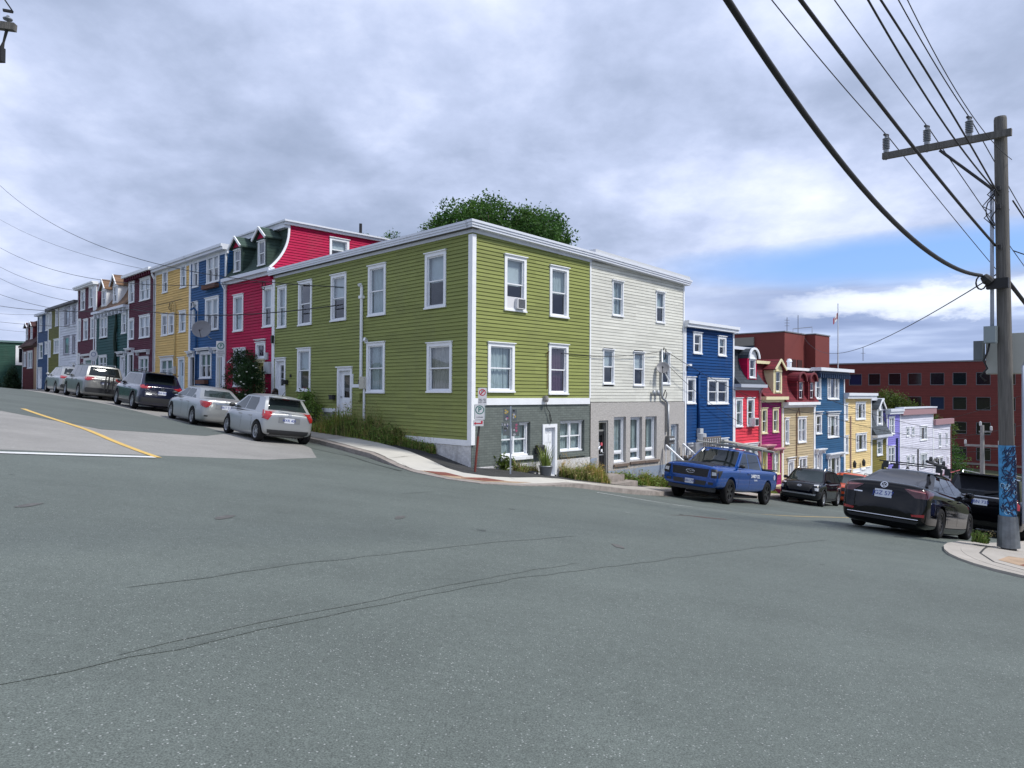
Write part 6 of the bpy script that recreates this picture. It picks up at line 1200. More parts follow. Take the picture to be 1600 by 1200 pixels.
small_tree('broadleaf_tree', 20.5, 9.5, 4.0, 'tree tip peeping over the crimson house roof, nearest its front edge', [(0, 0, 6.6, .5), (.3, .1, 6.0, .5), (-.2, 0, 5.3, .7)], 1500, .14, LEAF, seed=3)
small_tree('broadleaf_tree', 17.6, 9.5, 4.0, 'rounded treetop peeping over the middle of the crimson house roof', [(0, 0, 6.1, .6), (.5, .1, 5.8, .5), (1.2, 0, 5.7, .4), (-.3, 0, 5.2, .8)], 2000, .14, LEAF, seed=4)
small_tree('broadleaf_tree', 8.4, 65.8, -6.5, 'olive green tree behind the cream and olive brown houses', [(0, 0, 6.6, 1.5), (-1.0, 0, 7.7, 1.0), (1.6, -.5, 5.8, 1.4), (3.2, -1, 5.1, 1.2), (4.6, -1.5, 4.6, .9), (-2, .5, 6.5, 1), (.8, 0, 7.2, 1.0)], 9000, .24, LEAFY, seed=5, trunk=.2)
small_tree('broadleaf_tree', 2.2, 62, -9.5, 'green tree at the low end of the pale lilac houses', [(0, 0, 5.0, 1.3), (-.4, 0, 3.6, 1.5), (.9, .3, 3.2, 1.4), (1.0, .2, 1.8, 1.3), (-.2, 0, 6.3, .8), (.2, 0, 2.2, 1.5)], 7000, .2, LEAF, seed=6, trunk=.15)
for (u, v, h_, r_, lab, sd) in ((58.5, -2.6, 2.55, .50, 'taller of the two dark conical conifers by the green building', 8), (56.2, -1.5, 2.0, .62, 'shorter and wider conical conifer beside the last house of the hill', 9)):
    R_ = random.Random(sd); e_ = empty('conifer', W3(u, v, hgt(u, v)), 0, lab, 'conifer'); foliage([(0, 0, h_*t, r_*(1-t)*1.0+.10, 1.3) for t in [i/12. for i in range(1, 13)]], 5000, .13, R_, LEAFC, 'crown', e_, .5)
    q = MB(); q.tube([(0, 0, -.1), (0, 0, h_*.9)], [.07, .02], 6); q.build('trunk', bark, e_)
# shrub and rose before the crimson house
z_ = hgt(15.5, -1)+.13
small_tree('round_shrub', 15.6, -.75, z_, 'low rounded dark green shrub before the crimson house', [(0, 0, .55, .6, .8), (.7, -.6, .5, .55, .8), (-.5, .5, .5, .5), (1.1, -1.1, .45, .45), (.3, -.3, .85, .35)], 9000, .075, LEAFR, 'shrub', 12, .03)
small_tree('rose_bush', 14.6, -.35, z_, 'tall arching dark bush covering the lower window of the crimson house', [(-.25, .2, 2.1, .5), (.1, -.1, 2.35, .45), (.5, -.4, 2.2, .35), (-.6, .4, 1.6, .35), (.1, -.1, 1.6, .42), (-.5, .5, 2.6, .2)], 7000, .075, LEAFR, 'shrub', 13, .03)
e_ = small_tree('rose_bush', 12.95, -.75, z_, 'white-flowered rose bush beside the crimson house door', [(0, 0, .5, .55), (.05, 0, 1.1, .6), (-.15, .1, 1.65, .55), (.15, -.15, 1.45, .5), (-.05, 0, 1.95, .3)], 9000, .07, LEAFR, 'shrub', 14, .03)
q = MB()
for k in range(26):
    d = Vector((R1.gauss(0, 1), R1.gauss(0, 1), R1.gauss(0, .9))).normalized(); c = Vector((0, 0, 1.25))+Vector((d.x*.62, d.y*.62, d.z*.85)); q.lathe([(0, -.02), (.045, .0), (.03, .03), (0, .02)], 6, c)
q.build('blossoms', mat('rose_white', (.6, .6, .52), .7), e_)
# weeds: blades and broad leaves along the foot of the walls
def weeds(name, lab, fn, n, hfn, R_, mats, leafy=.4, sz=.09):
    q = MB(); q.nr = 1
    for i in range(n):
        u, v = fn(R_); h_ = hfn(u, v)*R_.uniform(.3, 1.15)*(.62+.6*abs(sin(u*2.3+v*2.9)*sin(u*.9-v*1.7+1))); p = W3(u, v, hgt(u, v)+.10)
        a = R_.uniform(0, 2*pi); ln = Vector((cos(a), sin(a), 0))*h_*R_.uniform(.1, .45); w_ = R_.uniform(.006, .014); sd = Vector((-sin(a), cos(a), 0))*w_
        m1 = p+ln*.35+Vector((0, 0, h_*.6)); m2 = p+ln+Vector((0, 0, h_)); mi = 1 if R_.random() < .25 else 0
        q.add([p-sd, p+sd, m1+sd*.8, m1-sd*.8, m2], [(0, 1, 2, 3), (3, 2, 4)], mi)
        if R_.random() < leafy:
            for k in range(5):
                b_ = R_.random(); c = p+ln*b_*b_+Vector((0, 0, h_*b_)); b = len(q.v); leaf(q, c, sz*R_.uniform(.5, 1.3), R_, Vector((R_.gauss(0, 1), R_.gauss(0, 1), .3)), .55)
                q.m[-1] = 2
    for i in range(n//28): # seed heads on thin stalks
        u, v = fn(R_); h_ = hfn(u, v)*R_.uniform(.95, 1.5); p = W3(u, v, hgt(u, v)+.10); t_ = p+Vector((R_.gauss(0, .08), R_.gauss(0, .08), h_)); sd = Vector((.004, .004, 0)); q.add([p-sd, p+sd, t_], [(0, 1, 2)], 1)
        for k in range(6): leaf(q, t_+Vector((R_.gauss(0, .02), R_.gauss(0, .02), -k*.018)), .035, R_); q.m[-1] = 1
    o = q.build(name, mats); tag(o, lab, 'weeds', None, 'stuff'); return o
R2 = random.Random(21); WM = [GRS, GRD, WEED]
def band(u0, u1, w0, w1):
    def f(R_): u = R_.uniform(u0, u1); t = (u-u0)/(u1-u0); return u, -abs(R_.random()**1.3)*(w0+(w1-w0)*t)-.02
    return f
weeds('weeds', 'tangled green weeds along the foot of the olive house left wall', band(3.2, 10.6, .55, 1.35), 6800, lambda u, v: (.42+.50*max(0, sin((u-2.6)*.60)))*(1.0 if u > 4.6 else .7), R2, WM, .38)
weeds('weeds', 'sparse grassy weeds by the corner foundation of the olive house', band(1.6, 3.7, .18, .5), 1100, lambda u, v: .42, R2, WM, .2)
weeds('weeds', 'small grassy weeds at the crimson house step', band(10.6, 12.4, .3, .3), 400, lambda u, v: .25, R2, WM, .5)
e_ = empty('tall_weed', W3(9.0, -.45, hgt(9, -.5)+.1), 0, 'tall leafy weed standing out beneath the narrow lower window of the olive house', 'plant'); foliage([(0, 0, .9, .32), (.1, 0, 1.25, .22), (.25, -.2, .8, .3), (-.3, .25, .75, .3), (.45, -.4, .6, .28)], 1500, .12, R2, WEED, 'leaves', e_, .2); q = MB()
for k in range(6): q.tube([(0, 0, 0), (R2.gauss(0, .1), R2.gauss(0, .1), .6), (R2.gauss(0, .2), R2.gauss(0, .2), 1.15)], [.012, .01, .005], 5)
q.build('stems', WEED, e_)
def rband(v0, v1, wd):
    def f(R_): return -abs(R_.random())*wd-.03, R_.uniform(v0, v1)
    return f
weeds('weeds', 'thick tall grass between the white front door and the shop step', rband(3.85, 5.75, .75), 3800, lambda u, v: .62*(.75+.25*sin(v*5)), R2, [GRS, GRD, GRD], .12)
weeds('weeds', 'thin dry grass below the left ground-floor window of the olive house', rband(1.7, 2.7, .2), 420, lambda u, v: .38, R2, [GRD, GRS, GRS], .1)
weeds('weeds', 'bright green weeds along the blue-grey foundation of the white house', rband(6.6, 10.3, .45), 2600, lambda u, v: .33+.2*sin(v*3.1)**2, R2, WM, .6)
weeds('weeds', 'patchy grass along the pavement beyond the white house steps', rband(12.2, 26, .5), 1500, lambda u, v: .2, R2, WM, .4)
e_ = empty('tall_weed', W3(-.12, 1.25, hgt(-.1, 1.25)+.08), 0, 'small broad-leaved plant beside the grey steel sign post', 'plant'); foliage([(0, 0, .2, .16), (0, 0, .32, .1)], 260, .13, R2, LEAFY, 'leaves', e_, .1)
weeds('weeds', 'small tuft of green weeds at the foot of the utility pole', lambda R_: (-12.25+R_.uniform(-.12, .12), 2.75+R_.uniform(-.15, .15)), 260, lambda u, v: .17, R2, WM, .8, .05)
# galvanised tub with grasses, black bag of soil beside it
bz = hgt(-.62, 2.65)+.13; e_ = empty('planter_tub', W3(-.50, 2.72, bz), 0, 'dented galvanised tub of grasses beside the white front door', 'planter')
q = MB(); q.nr = 1; q.lathe([(0, 0), (.15, 0), (.17, .02), (.215, .30), (.23, .31), (.225, .33), (.20, .32), (.19, .27), (0, .27)], 22)
q.build('tub', steel, e_, smooth=True); q = MB(); q.nr = 1
for k in range(230):
    a = R2.uniform(0, 2*pi); r = R2.random()*.17; h_ = R2.uniform(.15, .5 if k % 3 else .95); p = Vector((r*cos(a), r*sin(a), .27)); ln = Vector((cos(a), sin(a), 0))*h_*.35; sd = Vector((-sin(a), cos(a), 0))*.009
    q.add([p-sd, p+sd, p+ln*.4+sd+Vector((0, 0, h_*.6)), p+ln*.4-sd+Vector((0, 0, h_*.6)), p+ln+Vector((0, 0, h_*.9))], [(0, 1, 2, 3), (3, 2, 4)])
q.build('grasses', [GRS], e_)
q = MB(); n = 9
vs = []
for i in range(n+1):
    for j in range(12):
        t = i/n*pi; a = 2*pi*j/12; vs.append((.20*cos(a)*sin(t)*(1+.12*sin(5*a)), .14*sin(a)*sin(t), .10-.09*cos(t)*(1+.1*cos(3*a))))
q.add(vs, [(i*12+j, i*12+(j+1) % 12, (i+1)*12+(j+1) % 12, (i+1)*12+j) for i in range(n) for j in range(12)])
o = q.build('rubbish_bag', mat('bin_bag', (.012, .012, .016), .3), None, smooth=True, loc=W3(-.4, 2.2, bz)); tag(o, 'small crumpled black bag lying left of the galvanised tub', 'bag')

# ================================================================ steps, stoops and the deck
e_ = empty('concrete_step', W3(-.55, 6.35, hgt(-.5, 6.35)), 0, 'pair of low concrete steps under the glazed shop door', 'steps')
def ubox(parent, name, m, u0, u1, v0, v1, z0, z1):
    q = MB(); q.prism([XY(u0, v0), XY(u0, v1), XY(u1, v1), XY(u1, v0)], z0, z1); o = q.build(name, m); o.data.transform(Matrix.Translation(-parent.location)); o.parent = parent; return o
ubox(e_, 'step', concold, -.95, -.03, 5.75, 7.1, -1.95, -1.50); ubox(e_, 'step', concold, -.62, -.03, 5.8, 6.75, -1.5, -1.27)
e_ = empty('front_steps', W3(-.8, 10.9, hgt(-.8, 10.9)), 0, 'wooden stoop with white handrail and concrete steps beside the pale blue door', 'steps')
for k in range(6): ubox(e_, 'step', concold, -.30-.27*(k+1), -.05, 10.05, 11.0, -2.45, -1.40-.17*(k+1)+.0)
ubox(e_, 'landing', mat('deck_wood', (.20, .17, .15), .8, noise=.2), -.35, -.03, 10.4, 12.6, -1.52, -1.40); ubox(e_, 'landing', mat('deck_wood', (.2, .17, .15)), -1.1, -.03, 11.4, 12.7, -1.0, -.92)
for k in range(2): # sloping handrail with balusters
    vv_ = (10.0, 11.25)[k]; q = MB(); a = W3(-1.55, vv_, -1.35); b = W3(-.15, vv_+.15, -.42); q.beam(a, b, .07, .05)
    for j in range(7): p = a.lerp(b, j/6); q.beam(p, p-Vector((0, 0, .78)), .035, .035)
    o = q.build('handrail', white); o.data.transform(Matrix.Translation(-e_.location)); o.parent = e_
q = MB()
for (p, r_) in ((W3(-1.1, 11.4, -.15), 0),): 
    A_ = [W3(-1.1, 11.4, 0), W3(-1.1, 12.7, 0)]
    for z in (-.15, -.85): q.beam(A_[0]+Vector((0, 0, z)), A_[1]+Vector((0, 0, z)), .06, .06)
    for j in range(10): p = A_[0].lerp(A_[1], j/9); q.beam(p+Vector((0, 0, -.15)), p+Vector((0, 0, -1.6 if j in (0, 9) else -.85)), .04, .04)
o = q.build('deck_railing', mat('deck_wood', (.2, .17, .15))); o.data.transform(Matrix.Translation(-e_.location)); o.parent = e_
q = MB(); q.box(-.3, .3, -.2, .2, 0, .5); q.lathe([(.0, .9), (.18, .88), (.2, .6), (.25, .5)], 12); o = q.build('barbecue', mat('bbq_white', (.45, .47, .5), .5), None, loc=W3(-.55, 12.2, -.9)); tag(o, 'pale covered grill on the little deck by the deep blue house', 'grill')
# magenta stoop with a gold bowl
e_ = empty('front_steps', W3(-.6, 20.2, hgt(-.6, 20.2)), 0, 'cream and magenta front stoop of the magenta house', 'steps'); zz_ = hgt(-.6, 20.2)
ubox(e_, 'landing', cream_t, -.9, -.03, 19.6, 21.0, zz_+.45, zz_+.55); ubox(e_, 'base', mat('magenta_paint', (.27, .012, .12), .7), -.85, -.03, 19.65, 20.95, zz_-.3, zz_+.45); ubox(e_, 'post', mat('magenta_paint', (.27, .012, .12)), -1.0, -.86, 20.7, 20.9, zz_-.2, zz_+.7)
q = MB(); q.nr = 1; q.lathe([(0, 0), (.08, 0), (.16, .1), (.18, .22), (.15, .3), (.06, .34), (0, .34)], 14); o = q.build('plant_pot', mat('amber_glaze', (.50, .22, .04), .3), None, smooth=True, loc=W3(-.6, 20.0, zz_+.55)); tag(o, 'round amber pot on the magenta house stoop', 'pot')

# ================================================================ person sitting at the narrow white door of the corner house
pz = hgt(11.8, -1)+.14
ubox_e = empty('doorstep', W3(11.9, -.4, pz), 0, 'grey concrete doorstep at the narrow white door by the crimson house', 'step'); ubox(ubox_e, 'step', concold, 10.5, 12.45, -.72, -.02, pz-.3, pz+.52)
def skin(name, verts, edges, radii, m, parent, sub=2):
    me = bpy.data.meshes.new(name); me.from_pydata([Vector(v) for v in verts], edges, []); o = bpy.data.objects.new(name, me); col.objects.link(o)
    md = o.modifiers.new('s', 'SKIN'); md.use_smooth_shade = True; 
    for i, r in enumerate(radii): sv = me.skin_vertices[0].data[i]; sv.radius = (r, r) if not isinstance(r, tuple) else r; sv.use_root = (i == 0)
    o.modifiers.new('u', 'SUBSURF').levels = sub; dg = bpy.context.evaluated_depsgraph_get(); dg.update(); m2 = bpy.data.meshes.new_from_object(o.evaluated_get(dg)); bpy.data.objects.remove(o)
    m2.materials.clear(); m2.materials.append(m)
    for p in m2.polygons: p.use_smooth = True
    o = bpy.data.objects.new(name, m2); col.objects.link(o); o.parent = parent; return o
pe = empty('person', W3(10.85, -.52, pz+.52), radians(-45-160), 'person with long dark brown hair and beige top, sitting bent forward on the doorstep', 'person')
SK = mat('skin', (.42, .24, .17), .55, noise=.05); 
# x forward, z up, seated on z=0
V_ = [(0, 0, .10), (.05, 0, .28), (.14, 0, .44), (.21, 0, .52), (.26, 0, .60), (.31, 0, .68), (.36, 0, .76),
      (.14, .17, .47), (.27, .21, .27), (.47, .14, .24), (.55, .10, .24), (.14, -.17, .47), (.27, -.21, .27), (.47, -.14, .24), (.55, -.10, .24),
      (.05, .10, .09), (.42, .13, .14), (.40, .13, -.24), (.53, .13, -.28), (.05, -.10, .09), (.42, -.13, .14), (.40, -.13, -.24), (.53, -.13, -.28)]
E_ = [(0, 1), (1, 2), (2, 3), (3, 4), (4, 5), (5, 6), (2, 7), (7, 8), (8, 9), (9, 10), (2, 11), (11, 12), (12, 13), (13, 14), (0, 15), (15, 16), (16, 17), (17, 18), (0, 19), (19, 20), (20, 21), (21, 22)]
R_s = [.13, .125, .13, .07, .055, .095, .08, .06, .042, .032, .025, .06, .042, .032, .025, .085, .065, .045, .035, .085, .065, .045, .035]
skin('body', V_, E_, R_s, SK, pe)
skin('top', [(0, 0, .12), (.05, 0, .28), (.14, 0, .45), (.14, .16, .47), (.21, .20, .37), (.14, -.16, .47), (.21, -.20, .37)], [(0, 1), (1, 2), (2, 3), (3, 4), (2, 5), (5, 6)], [.155, .145, .145, .072, .06, .072, .06], mat('beige_top', (.52, .36, .27), .8, noise=.1), pe)
skin('trousers', [(0, 0, .10), (.06, .10, .09), (.42, .13, .14), (.40, .13, -.20), (.06, -.10, .09), (.42, -.13, .14), (.40, -.13, -.20)], [(0, 1), (1, 2), (2, 3), (0, 4), (4, 5), (5, 6)], [.15, .10, .078, .058, .10, .078, .058], mat('dark_denim', (.03, .035, .06), .9), pe)
skin('hair', [(.26, 0, .77), (.33, 0, .80), (.23, 0, .66), (.17, .02, .52), (.12, .05, .38), (.30, .09, .62), (.33, .10, .48), (.30, -.09, .62), (.33, -.10, .48)], [(0, 1), (0, 2), (2, 3), (3, 4), (0, 5), (5, 6), (0, 7), (7, 8)], [.11, .095, .105, .085, .05, .06, .035, .06, .035], mat('dark_hair', (.022, .010, .009), .45, noise=.3, nscale=30, stretch=(4, 4, .5)), pe)
q = MB()
for s_ in (-1, 1):
    q.lathe([(0, -.008), (.012, 0), (0, .008)], 8, (.40, s_*.032, .69), 'x')
q.build('eyes', dark, pe); q = MB(); q.lathe([(0, .03), (.012, .01), (.016, 0), (0, -.006)], 8, (.415, 0, .655), 'x'); q.obox((.405, 0, .62), (.004, 0, 0), (0, .022, 0), (0, 0, .006)); q.build('nose_and_mouth', SK, pe)
def hand(x, y, z, sgn):
    q = MB(); c = Vector((x, y, z)); q.obox(c, (.042, -sgn*.015, -.008), (.012*sgn, .036, 0), (0, 0, .012))
    for k in range(4):
        b = c+Vector((.04, -sgn*.015+(-.03+.02*k), -.005)); l_ = (.028, .036, .034, .026)[k]; q.tube([b, b+Vector((l_, -sgn*.006, -.012)), b+Vector((l_*1.5, -sgn*.012, -.040))], [.009, .008, .006], 6)
    b = c+Vector((-.01, -sgn*.04, 0)); q.tube([b, b+Vector((.028, -sgn*.02, -.006)), b+Vector((.05, -sgn*.014, -.018))], [.010, .009, .007], 6); return q
hand(.58, .09, .235, 1).build('hand', SK, pe, smooth=True); hand(.58, -.09, .235, -1).build('hand', SK, pe, smooth=True)
# manhole and patch marks on the crossing
MH = mat('rusty_lid', (.098, .095, .088), .7, noise=.3, nscale=12)
# ================================================================ vehicles
def paint(name, c, metal=.0, rough=.28, coat=.9, spec=.5): return mat('car_paint_'+name, c, rough, metal, spec, coat=coat)
carglass = mat('car_glass', (.010, .014, .016), .04, 0, .55); carglass2 = mat('car_glass_clear', (.020, .030, .031), .06, 0, .6)
redlens = mat('red_lens', (.30, .008, .012), .15, coat=.8); darkred = mat('smoked_red_lens', (.07, .004, .008), .12, coat=.8); clearl = mat('clear_lens', (.50, .52, .55), .12, coat=.8); orl = mat('amber_lens', (.55, .2, .03), .2)
alloy = mat('alloy_wheel', (.42, .43, .45), .3, .7); blackrim = mat('black_wheel', (.03, .03, .033), .35, .3); chrome = mat('chrome', (.65, .66, .68), .12, 1.); platem = mat('licence_plate', (.62, .65, .72), .4); plateink = mat('plate_ink', (.03, .06, .30), .5)
def decal(bv, poly, plane, m, name, parent, off=.006, grid=.07, seg=True, thick=0):
    bm = bmesh.new(); f = bm.faces.new([bm.verts.new((a, b, 0)) for a, b in poly])
    for ax in (0, 1):
        lo = min(p[ax] for p in poly); hi = max(p[ax] for p in poly); n = max(1, int((hi-lo)/grid)); 
        for k in range(1, n):
            co = [0, 0, 0]; no = [0, 0, 0]; co[ax] = lo+(hi-lo)*k/n; no[ax] = 1
            bmesh.ops.bisect_plane(bm, geom=bm.verts[:]+bm.edges[:]+bm.faces[:], plane_co=co, plane_no=no)
    bmesh.ops.triangulate(bm, faces=[f for f in bm.faces if len(f.verts) > 4]); dead = []
    for v in bm.verts:
        a, b = v.co.x, v.co.y
        if plane == 'L': o_, d = Vector((a, 4, b)), Vector((0, -1, 0))
        elif plane == 'R': o_, d = Vector((a, -4, b)), Vector((0, 1, 0))
        elif plane == 'B': o_, d = Vector((-6, a, b)), Vector((1, 0, 0))
        elif plane == 'F': o_, d = Vector((6, a, b)), Vector((-1, 0, 0))
        else: o_, d = Vector((a, b, 5)), Vector((0, 0, -1))
        best = None
        for t in bv:
            h = t.ray_cast(o_, d)
            if h[0] is not None and (best is None or h[3] < best[3]): best = h
        if best is None: dead.append(v); continue
        v.co = best[0]-d*off
    if dead: bmesh.ops.delete(bm, geom=dead, context='VERTS')
    if not bm.faces: bm.free(); return None
    bmesh.ops.recalc_face_normals(bm, faces=bm.faces[:])
    me = bpy.data.meshes.new(name); bm.to_mesh(me); bm.free(); me.materials.append(m)
    for p in me.polygons: p.use_smooth = True
    o = bpy.data.objects.new(name, me); col.objects.link(o); o.parent = parent; return o
WH = {}
def wheel(parent, x, y, r, w_, rim, spokes, side):
    key = (r, w_, rim.name, spokes)
    if key not in WH:
        q = MB(); rr_ = r*.66
        q.lathe([(rr_, -w_/2+.01), (rr_+.01, -w_/2), (r-.035, -w_/2), (r-.008, -w_/2+.02), (r, -w_/2+.05), (r, w_/2-.05), (r-.008, w_/2-.02), (r-.035, w_/2), (rr_+.01, w_/2), (rr_, w_/2-.01)], 30, axis='y')
        q2 = MB(); q2.lathe([(0, w_/2-.10), (rr_-.03, w_/2-.10)], 24, axis='y', m=1); q2.lathe([(rr_-.035, w_/2-.10), (rr_-.02, w_/2-.02), (rr_+.004, w_/2-.012), (rr_+.004, -w_/2+.02)], 30, axis='y'); q2.lathe([(0, w_/2-.025), (.05, w_/2-.028), (.06, w_/2-.06), (.06, w_/2-.1)], 14, axis='y')
        for k in range(spokes):
            a = 2*pi*k/spokes; d = Vector((cos(a), 0, sin(a))); t = Vector((-sin(a), 0, cos(a)))
            q2.obox(d*(rr_*.52)+Vector((0, w_/2-.045, 0)), d*(rr_*.46), t*(rr_*(.075 if spokes > 6 else .13)), Vector((0, .016, 0)))
        a_ = q.build('tyre', rubber, None, smooth=True); b_ = q2.build('rim', [rim, dark], None); WH[key] = (a_.data, b_.data); bpy.data.objects.remove(a_); bpy.data.objects.remove(b_)
    e_ = bpy.data.objects.new('wheel', WH[key][0]); col.objects.link(e_); e_.parent = parent; e_.location = (x, y, r); e_.rotation_euler = (0, radians(random.uniform(0, 60)), 0 if side > 0 else pi)
    b_ = bpy.data.objects.new('rim', WH[key][1]); col.objects.link(b_); b_.parent = e_
def ground_pose(u, v, yaw, wb, hw):
    x, y = XY(u, v); c, s = cos(yaw), sin(yaw)
    def g_(dx_, dy_): a, b = UVof(x+c*dx_-s*dy_, y+s*dx_+c*dy_); return hgt(a, b)+.006
    f = (g_(wb/2, hw)+g_(wb/2, -hw))/2; r = (g_(-wb/2, hw)+g_(-wb/2, -hw))/2; l = (g_(wb/2, hw)+g_(-wb/2, hw))/2; ri = (g_(wb/2, -hw)+g_(-wb/2, -hw))/2
    X = Vector((c*wb, s*wb, f-r)).normalized(); Yv = Vector((-s*2*hw, c*2*hw, l-ri)).normalized(); Z = X.cross(Yv).normalized(); Yv = Z.cross(X); M_ = Matrix.Identity(4)
    for i in range(3): M_[i][0] = X[i]; M_[i][1] = Yv[i]; M_[i][2] = Z[i]
    M_.translation = Vector((x, y, (f+r)/2)); return M_
def car(name, label, cat, u, v, yaw, p, m, st, cab, H, W, wb, rw=.33, rim=alloy, spokes=10, glassm=carglass, splits=(), H0=None, tw=.70, group='parked cars', arch=None, clad=None, cabw=.90):
    """st = stations (x, z bottom, z shoulder, z deck, half-width factor); cab = (front base x, front top x, rear top x, rear base x, base z)"""
    hw = W/2; e_ = empty(name, (0, 0, 0), 0, label, cat, group); e_.matrix_world = ground_pose(u, v, radians(yaw), wb, hw)
    vs = []; fs = []; prof = lambda w_, zb_, zs, zt: [(0, zb_), (.55*w_, zb_), (.90*w_, zb_+.02), (.985*w_, zb_+.10), (w_, zb_+.42*(zs-zb_)), (.99*w_, zs-.16*(zs-zb_)), (.955*w_, zs-.02), (.86*w_, zs+.55*(zt-zs)), (.5*w_, zt-.008), (0, zt)]
    for (x, zb_, zs, zt, wf) in st:
        zb_ -= p.get('drop', .115)
        h_ = prof(wf*hw, zb_, zs, zt); ring_ = h_+[(-y, z) for y, z in h_[-2:0:-1]]; vs += [(x, y, z) for y, z in ring_]
    n = len(ring_)
    for i in range(len(st)-1):
        for k in range(n): fs.append((i*n+k, i*n+(k+1) % n, (i+1)*n+(k+1) % n, (i+1)*n+k))
    fs += [tuple(range(n-1, -1, -1)), tuple((len(st)-1)*n+k for k in range(n))]
    me = bpy.data.meshes.new('body'); me.from_pydata(vs, [], fs); me.update(); bm = bmesh.new(); bm.from_mesh(me); bmesh.ops.recalc_face_normals(bm, faces=bm.faces); bm.to_mesh(me); bm.free(); me.materials.append(m); me.materials.append(dark)
    tmp = bpy.data.objects.new('tmp', me); col.objects.link(tmp); sb = tmp.modifiers.new('s', 'SUBSURF'); sb.levels = 2; sb.render_levels = 2
    q = MB(); q.mi = 1
    ra = arch or rw+.05
    for sx in (-1, 1):
        for sy in (-1, 1): q.lathe([(0, -.17), (ra, -.17), (ra, .25), (0, .25)], 28, (sx*wb/2, sy*(hw-.10), rw*1.03), 'y', 1) if sy > 0 else q.lathe([(0, -.25), (ra, -.25), (ra, .17), (0, .17)], 28, (sx*wb/2, sy*(hw-.10), rw*1.03), 'y', 1)
    cut = q.build('cut', [dark, dark]); bo = tmp.modifiers.new('b', 'BOOLEAN'); bo.operation = 'DIFFERENCE'; bo.object = cut; bo.solver = 'EXACT'
    dg = bpy.context.evaluated_depsgraph_get(); dg.update(); me2 = bpy.data.meshes.new_from_object(tmp.evaluated_get(dg)); bpy.data.objects.remove(tmp); bpy.data.objects.remove(cut)
    me2.name = 'body'; me2.materials.clear(); me2.materials.append(m); me2.materials.append(dark)
    for pl_ in me2.polygons: pl_.use_smooth = True; pl_.material_index = min(1, pl_.material_index)
    body = bpy.data.objects.new('body', me2); col.objects.link(body); body.parent = e_
    try: me2.set_sharp_from_angle(angle=radians(40))
    except Exception: pass
    # cabin
    xf0, xf1, xr1, xr0, zb0 = cab; zt_ = H-.12; NL = 5; NR = 7; Q = [-1, -.93, -.8, -.4, 0, .4, .8, .93, 1]
    hwz = lambda z: hw*(cabw+(tw-cabw)*max(0, (z-zb0))/(zt_-zb0))
    xf = lambda z: xf0+(xf1-xf0)*max(0, min(1, (z-zb0)/(zt_-zb0)))**.92; xr = lambda z: xr0+(xr1-xr0)*max(0, min(1, (z-zb0)/(zt_-zb0)))**.9
    out_ = [(xf(zb0+(zt_-zb0)*i/NL), zb0+(zt_-zb0)*i/NL, 1) for i in range(NL+1)]
    out_ += [(xf1+(xr1-xf1)*i/(NR+1), None, 0) for i in range(1, NR+1)]+[(xr(zb0+(zt_-zb0)*i/NL), zb0+(zt_-zb0)*i/NL, -1) for i in range(NL, -1, -1)]
    vs = []; Lr = abs(xf1-xr1)
    for (x, z, kd) in out_:
        for qv in Q:
            if kd: 
                s_ = (z-zb0)/(zt_-zb0); xx = x+(.16 if kd > 0 else -.07)*(1-qv*qv)*(1-.4*s_); zz = z+.055*(1-abs(qv)**4)*(1 if s_ > .99 else 0); yy = qv*hwz(z)
            else:
                t = (x-xr1)/(xf1-xr1); zz = H-.06+.06*(4*t*(1-t))**.7-.06*abs(qv)**4; xx = x; yy = qv*hwz(zt_)*(1+.01)
            vs.append((xx, yy, zz))
    nq = len(Q); NO = len(out_); fs = [(i*nq+k, i*nq+k+1, (i+1)*nq+k+1, (i+1)*nq+k) for i in range(NO-1) for k in range(nq-1)]
    for qk in (0, nq-1):
        for i in range(NL): fs.append((i*nq+qk, (i+1)*nq+qk, (NO-2-i)*nq+qk, (NO-1-i)*nq+qk))
        fs.append(tuple(i*nq+qk for i in range(NL, NO-NL)))
    me = bpy.data.meshes.new('cabin'); me.from_pydata(vs, [], fs); bm = bmesh.new(); bm.from_mesh(me); bmesh.ops.recalc_face_normals(bm, faces=bm.faces); bm.to_mesh(me); bm.free(); me.materials.append(H0 or m)
    for pl_ in me.polygons: pl_.use_smooth = True
    try: me.set_sharp_from_angle(angle=radians(50))
    except Exception: pass
    cb = bpy.data.objects.new('cabin', me); col.objects.link(cb); cb.parent = e_
    def bvh(me): return BVHTree.FromPolygons([v_.co.copy() for v_ in me.vertices], [tuple(p_.vertices) for p_ in me.polygons])
    B1, B2 = bvh(me2), bvh(me); BV = [B1, B2]
    zlo, zhi = zb0+.05, zt_-.015
    fr = [(hwz(z)-.075, z) for z in (zlo, (zlo+zhi)/2, zhi+.03)]
    decal([B2], [(-y, z) for y, z in fr]+fr[::-1], 'F', glassm, 'windscreen', e_, .004)
    if p.get('rearglass', 1):
        z0 = p.get('rg0', zlo+.03); rr_ = [(hwz(z)-p.get('rgi', .11), z) for z in (z0, (z0+zhi)/2, zhi)]
        decal([B2], [(-y, z) for y, z in rr_]+rr_[::-1], 'B', glassm, 'rear_window', e_, .004)
    sp = [None]+list(splits)+[None]
    for side in 'LR':
        for k in range(len(sp)-1):
            zz = [zlo, zlo+(zhi-zlo)*.33, zlo+(zhi-zlo)*.66, zhi]; fpts = []; rpts = []
            for z in zz:
                a = xf(z)-.13 if sp[k] is None else sp[k]-.035; b = xr(z)+p.get('cp', .22) if sp[k+1] is None else sp[k+1]+.035
                a = min(a, xf(z)-.13); b = max(b, xr(z)+p.get('cp', .22)); 
                if a-b > .06: fpts.append((a, z)); rpts.append((b, z))
            if len(fpts) > 1: decal([B2], fpts+rpts[::-1], side, glassm, 'side_window', e_, .004)
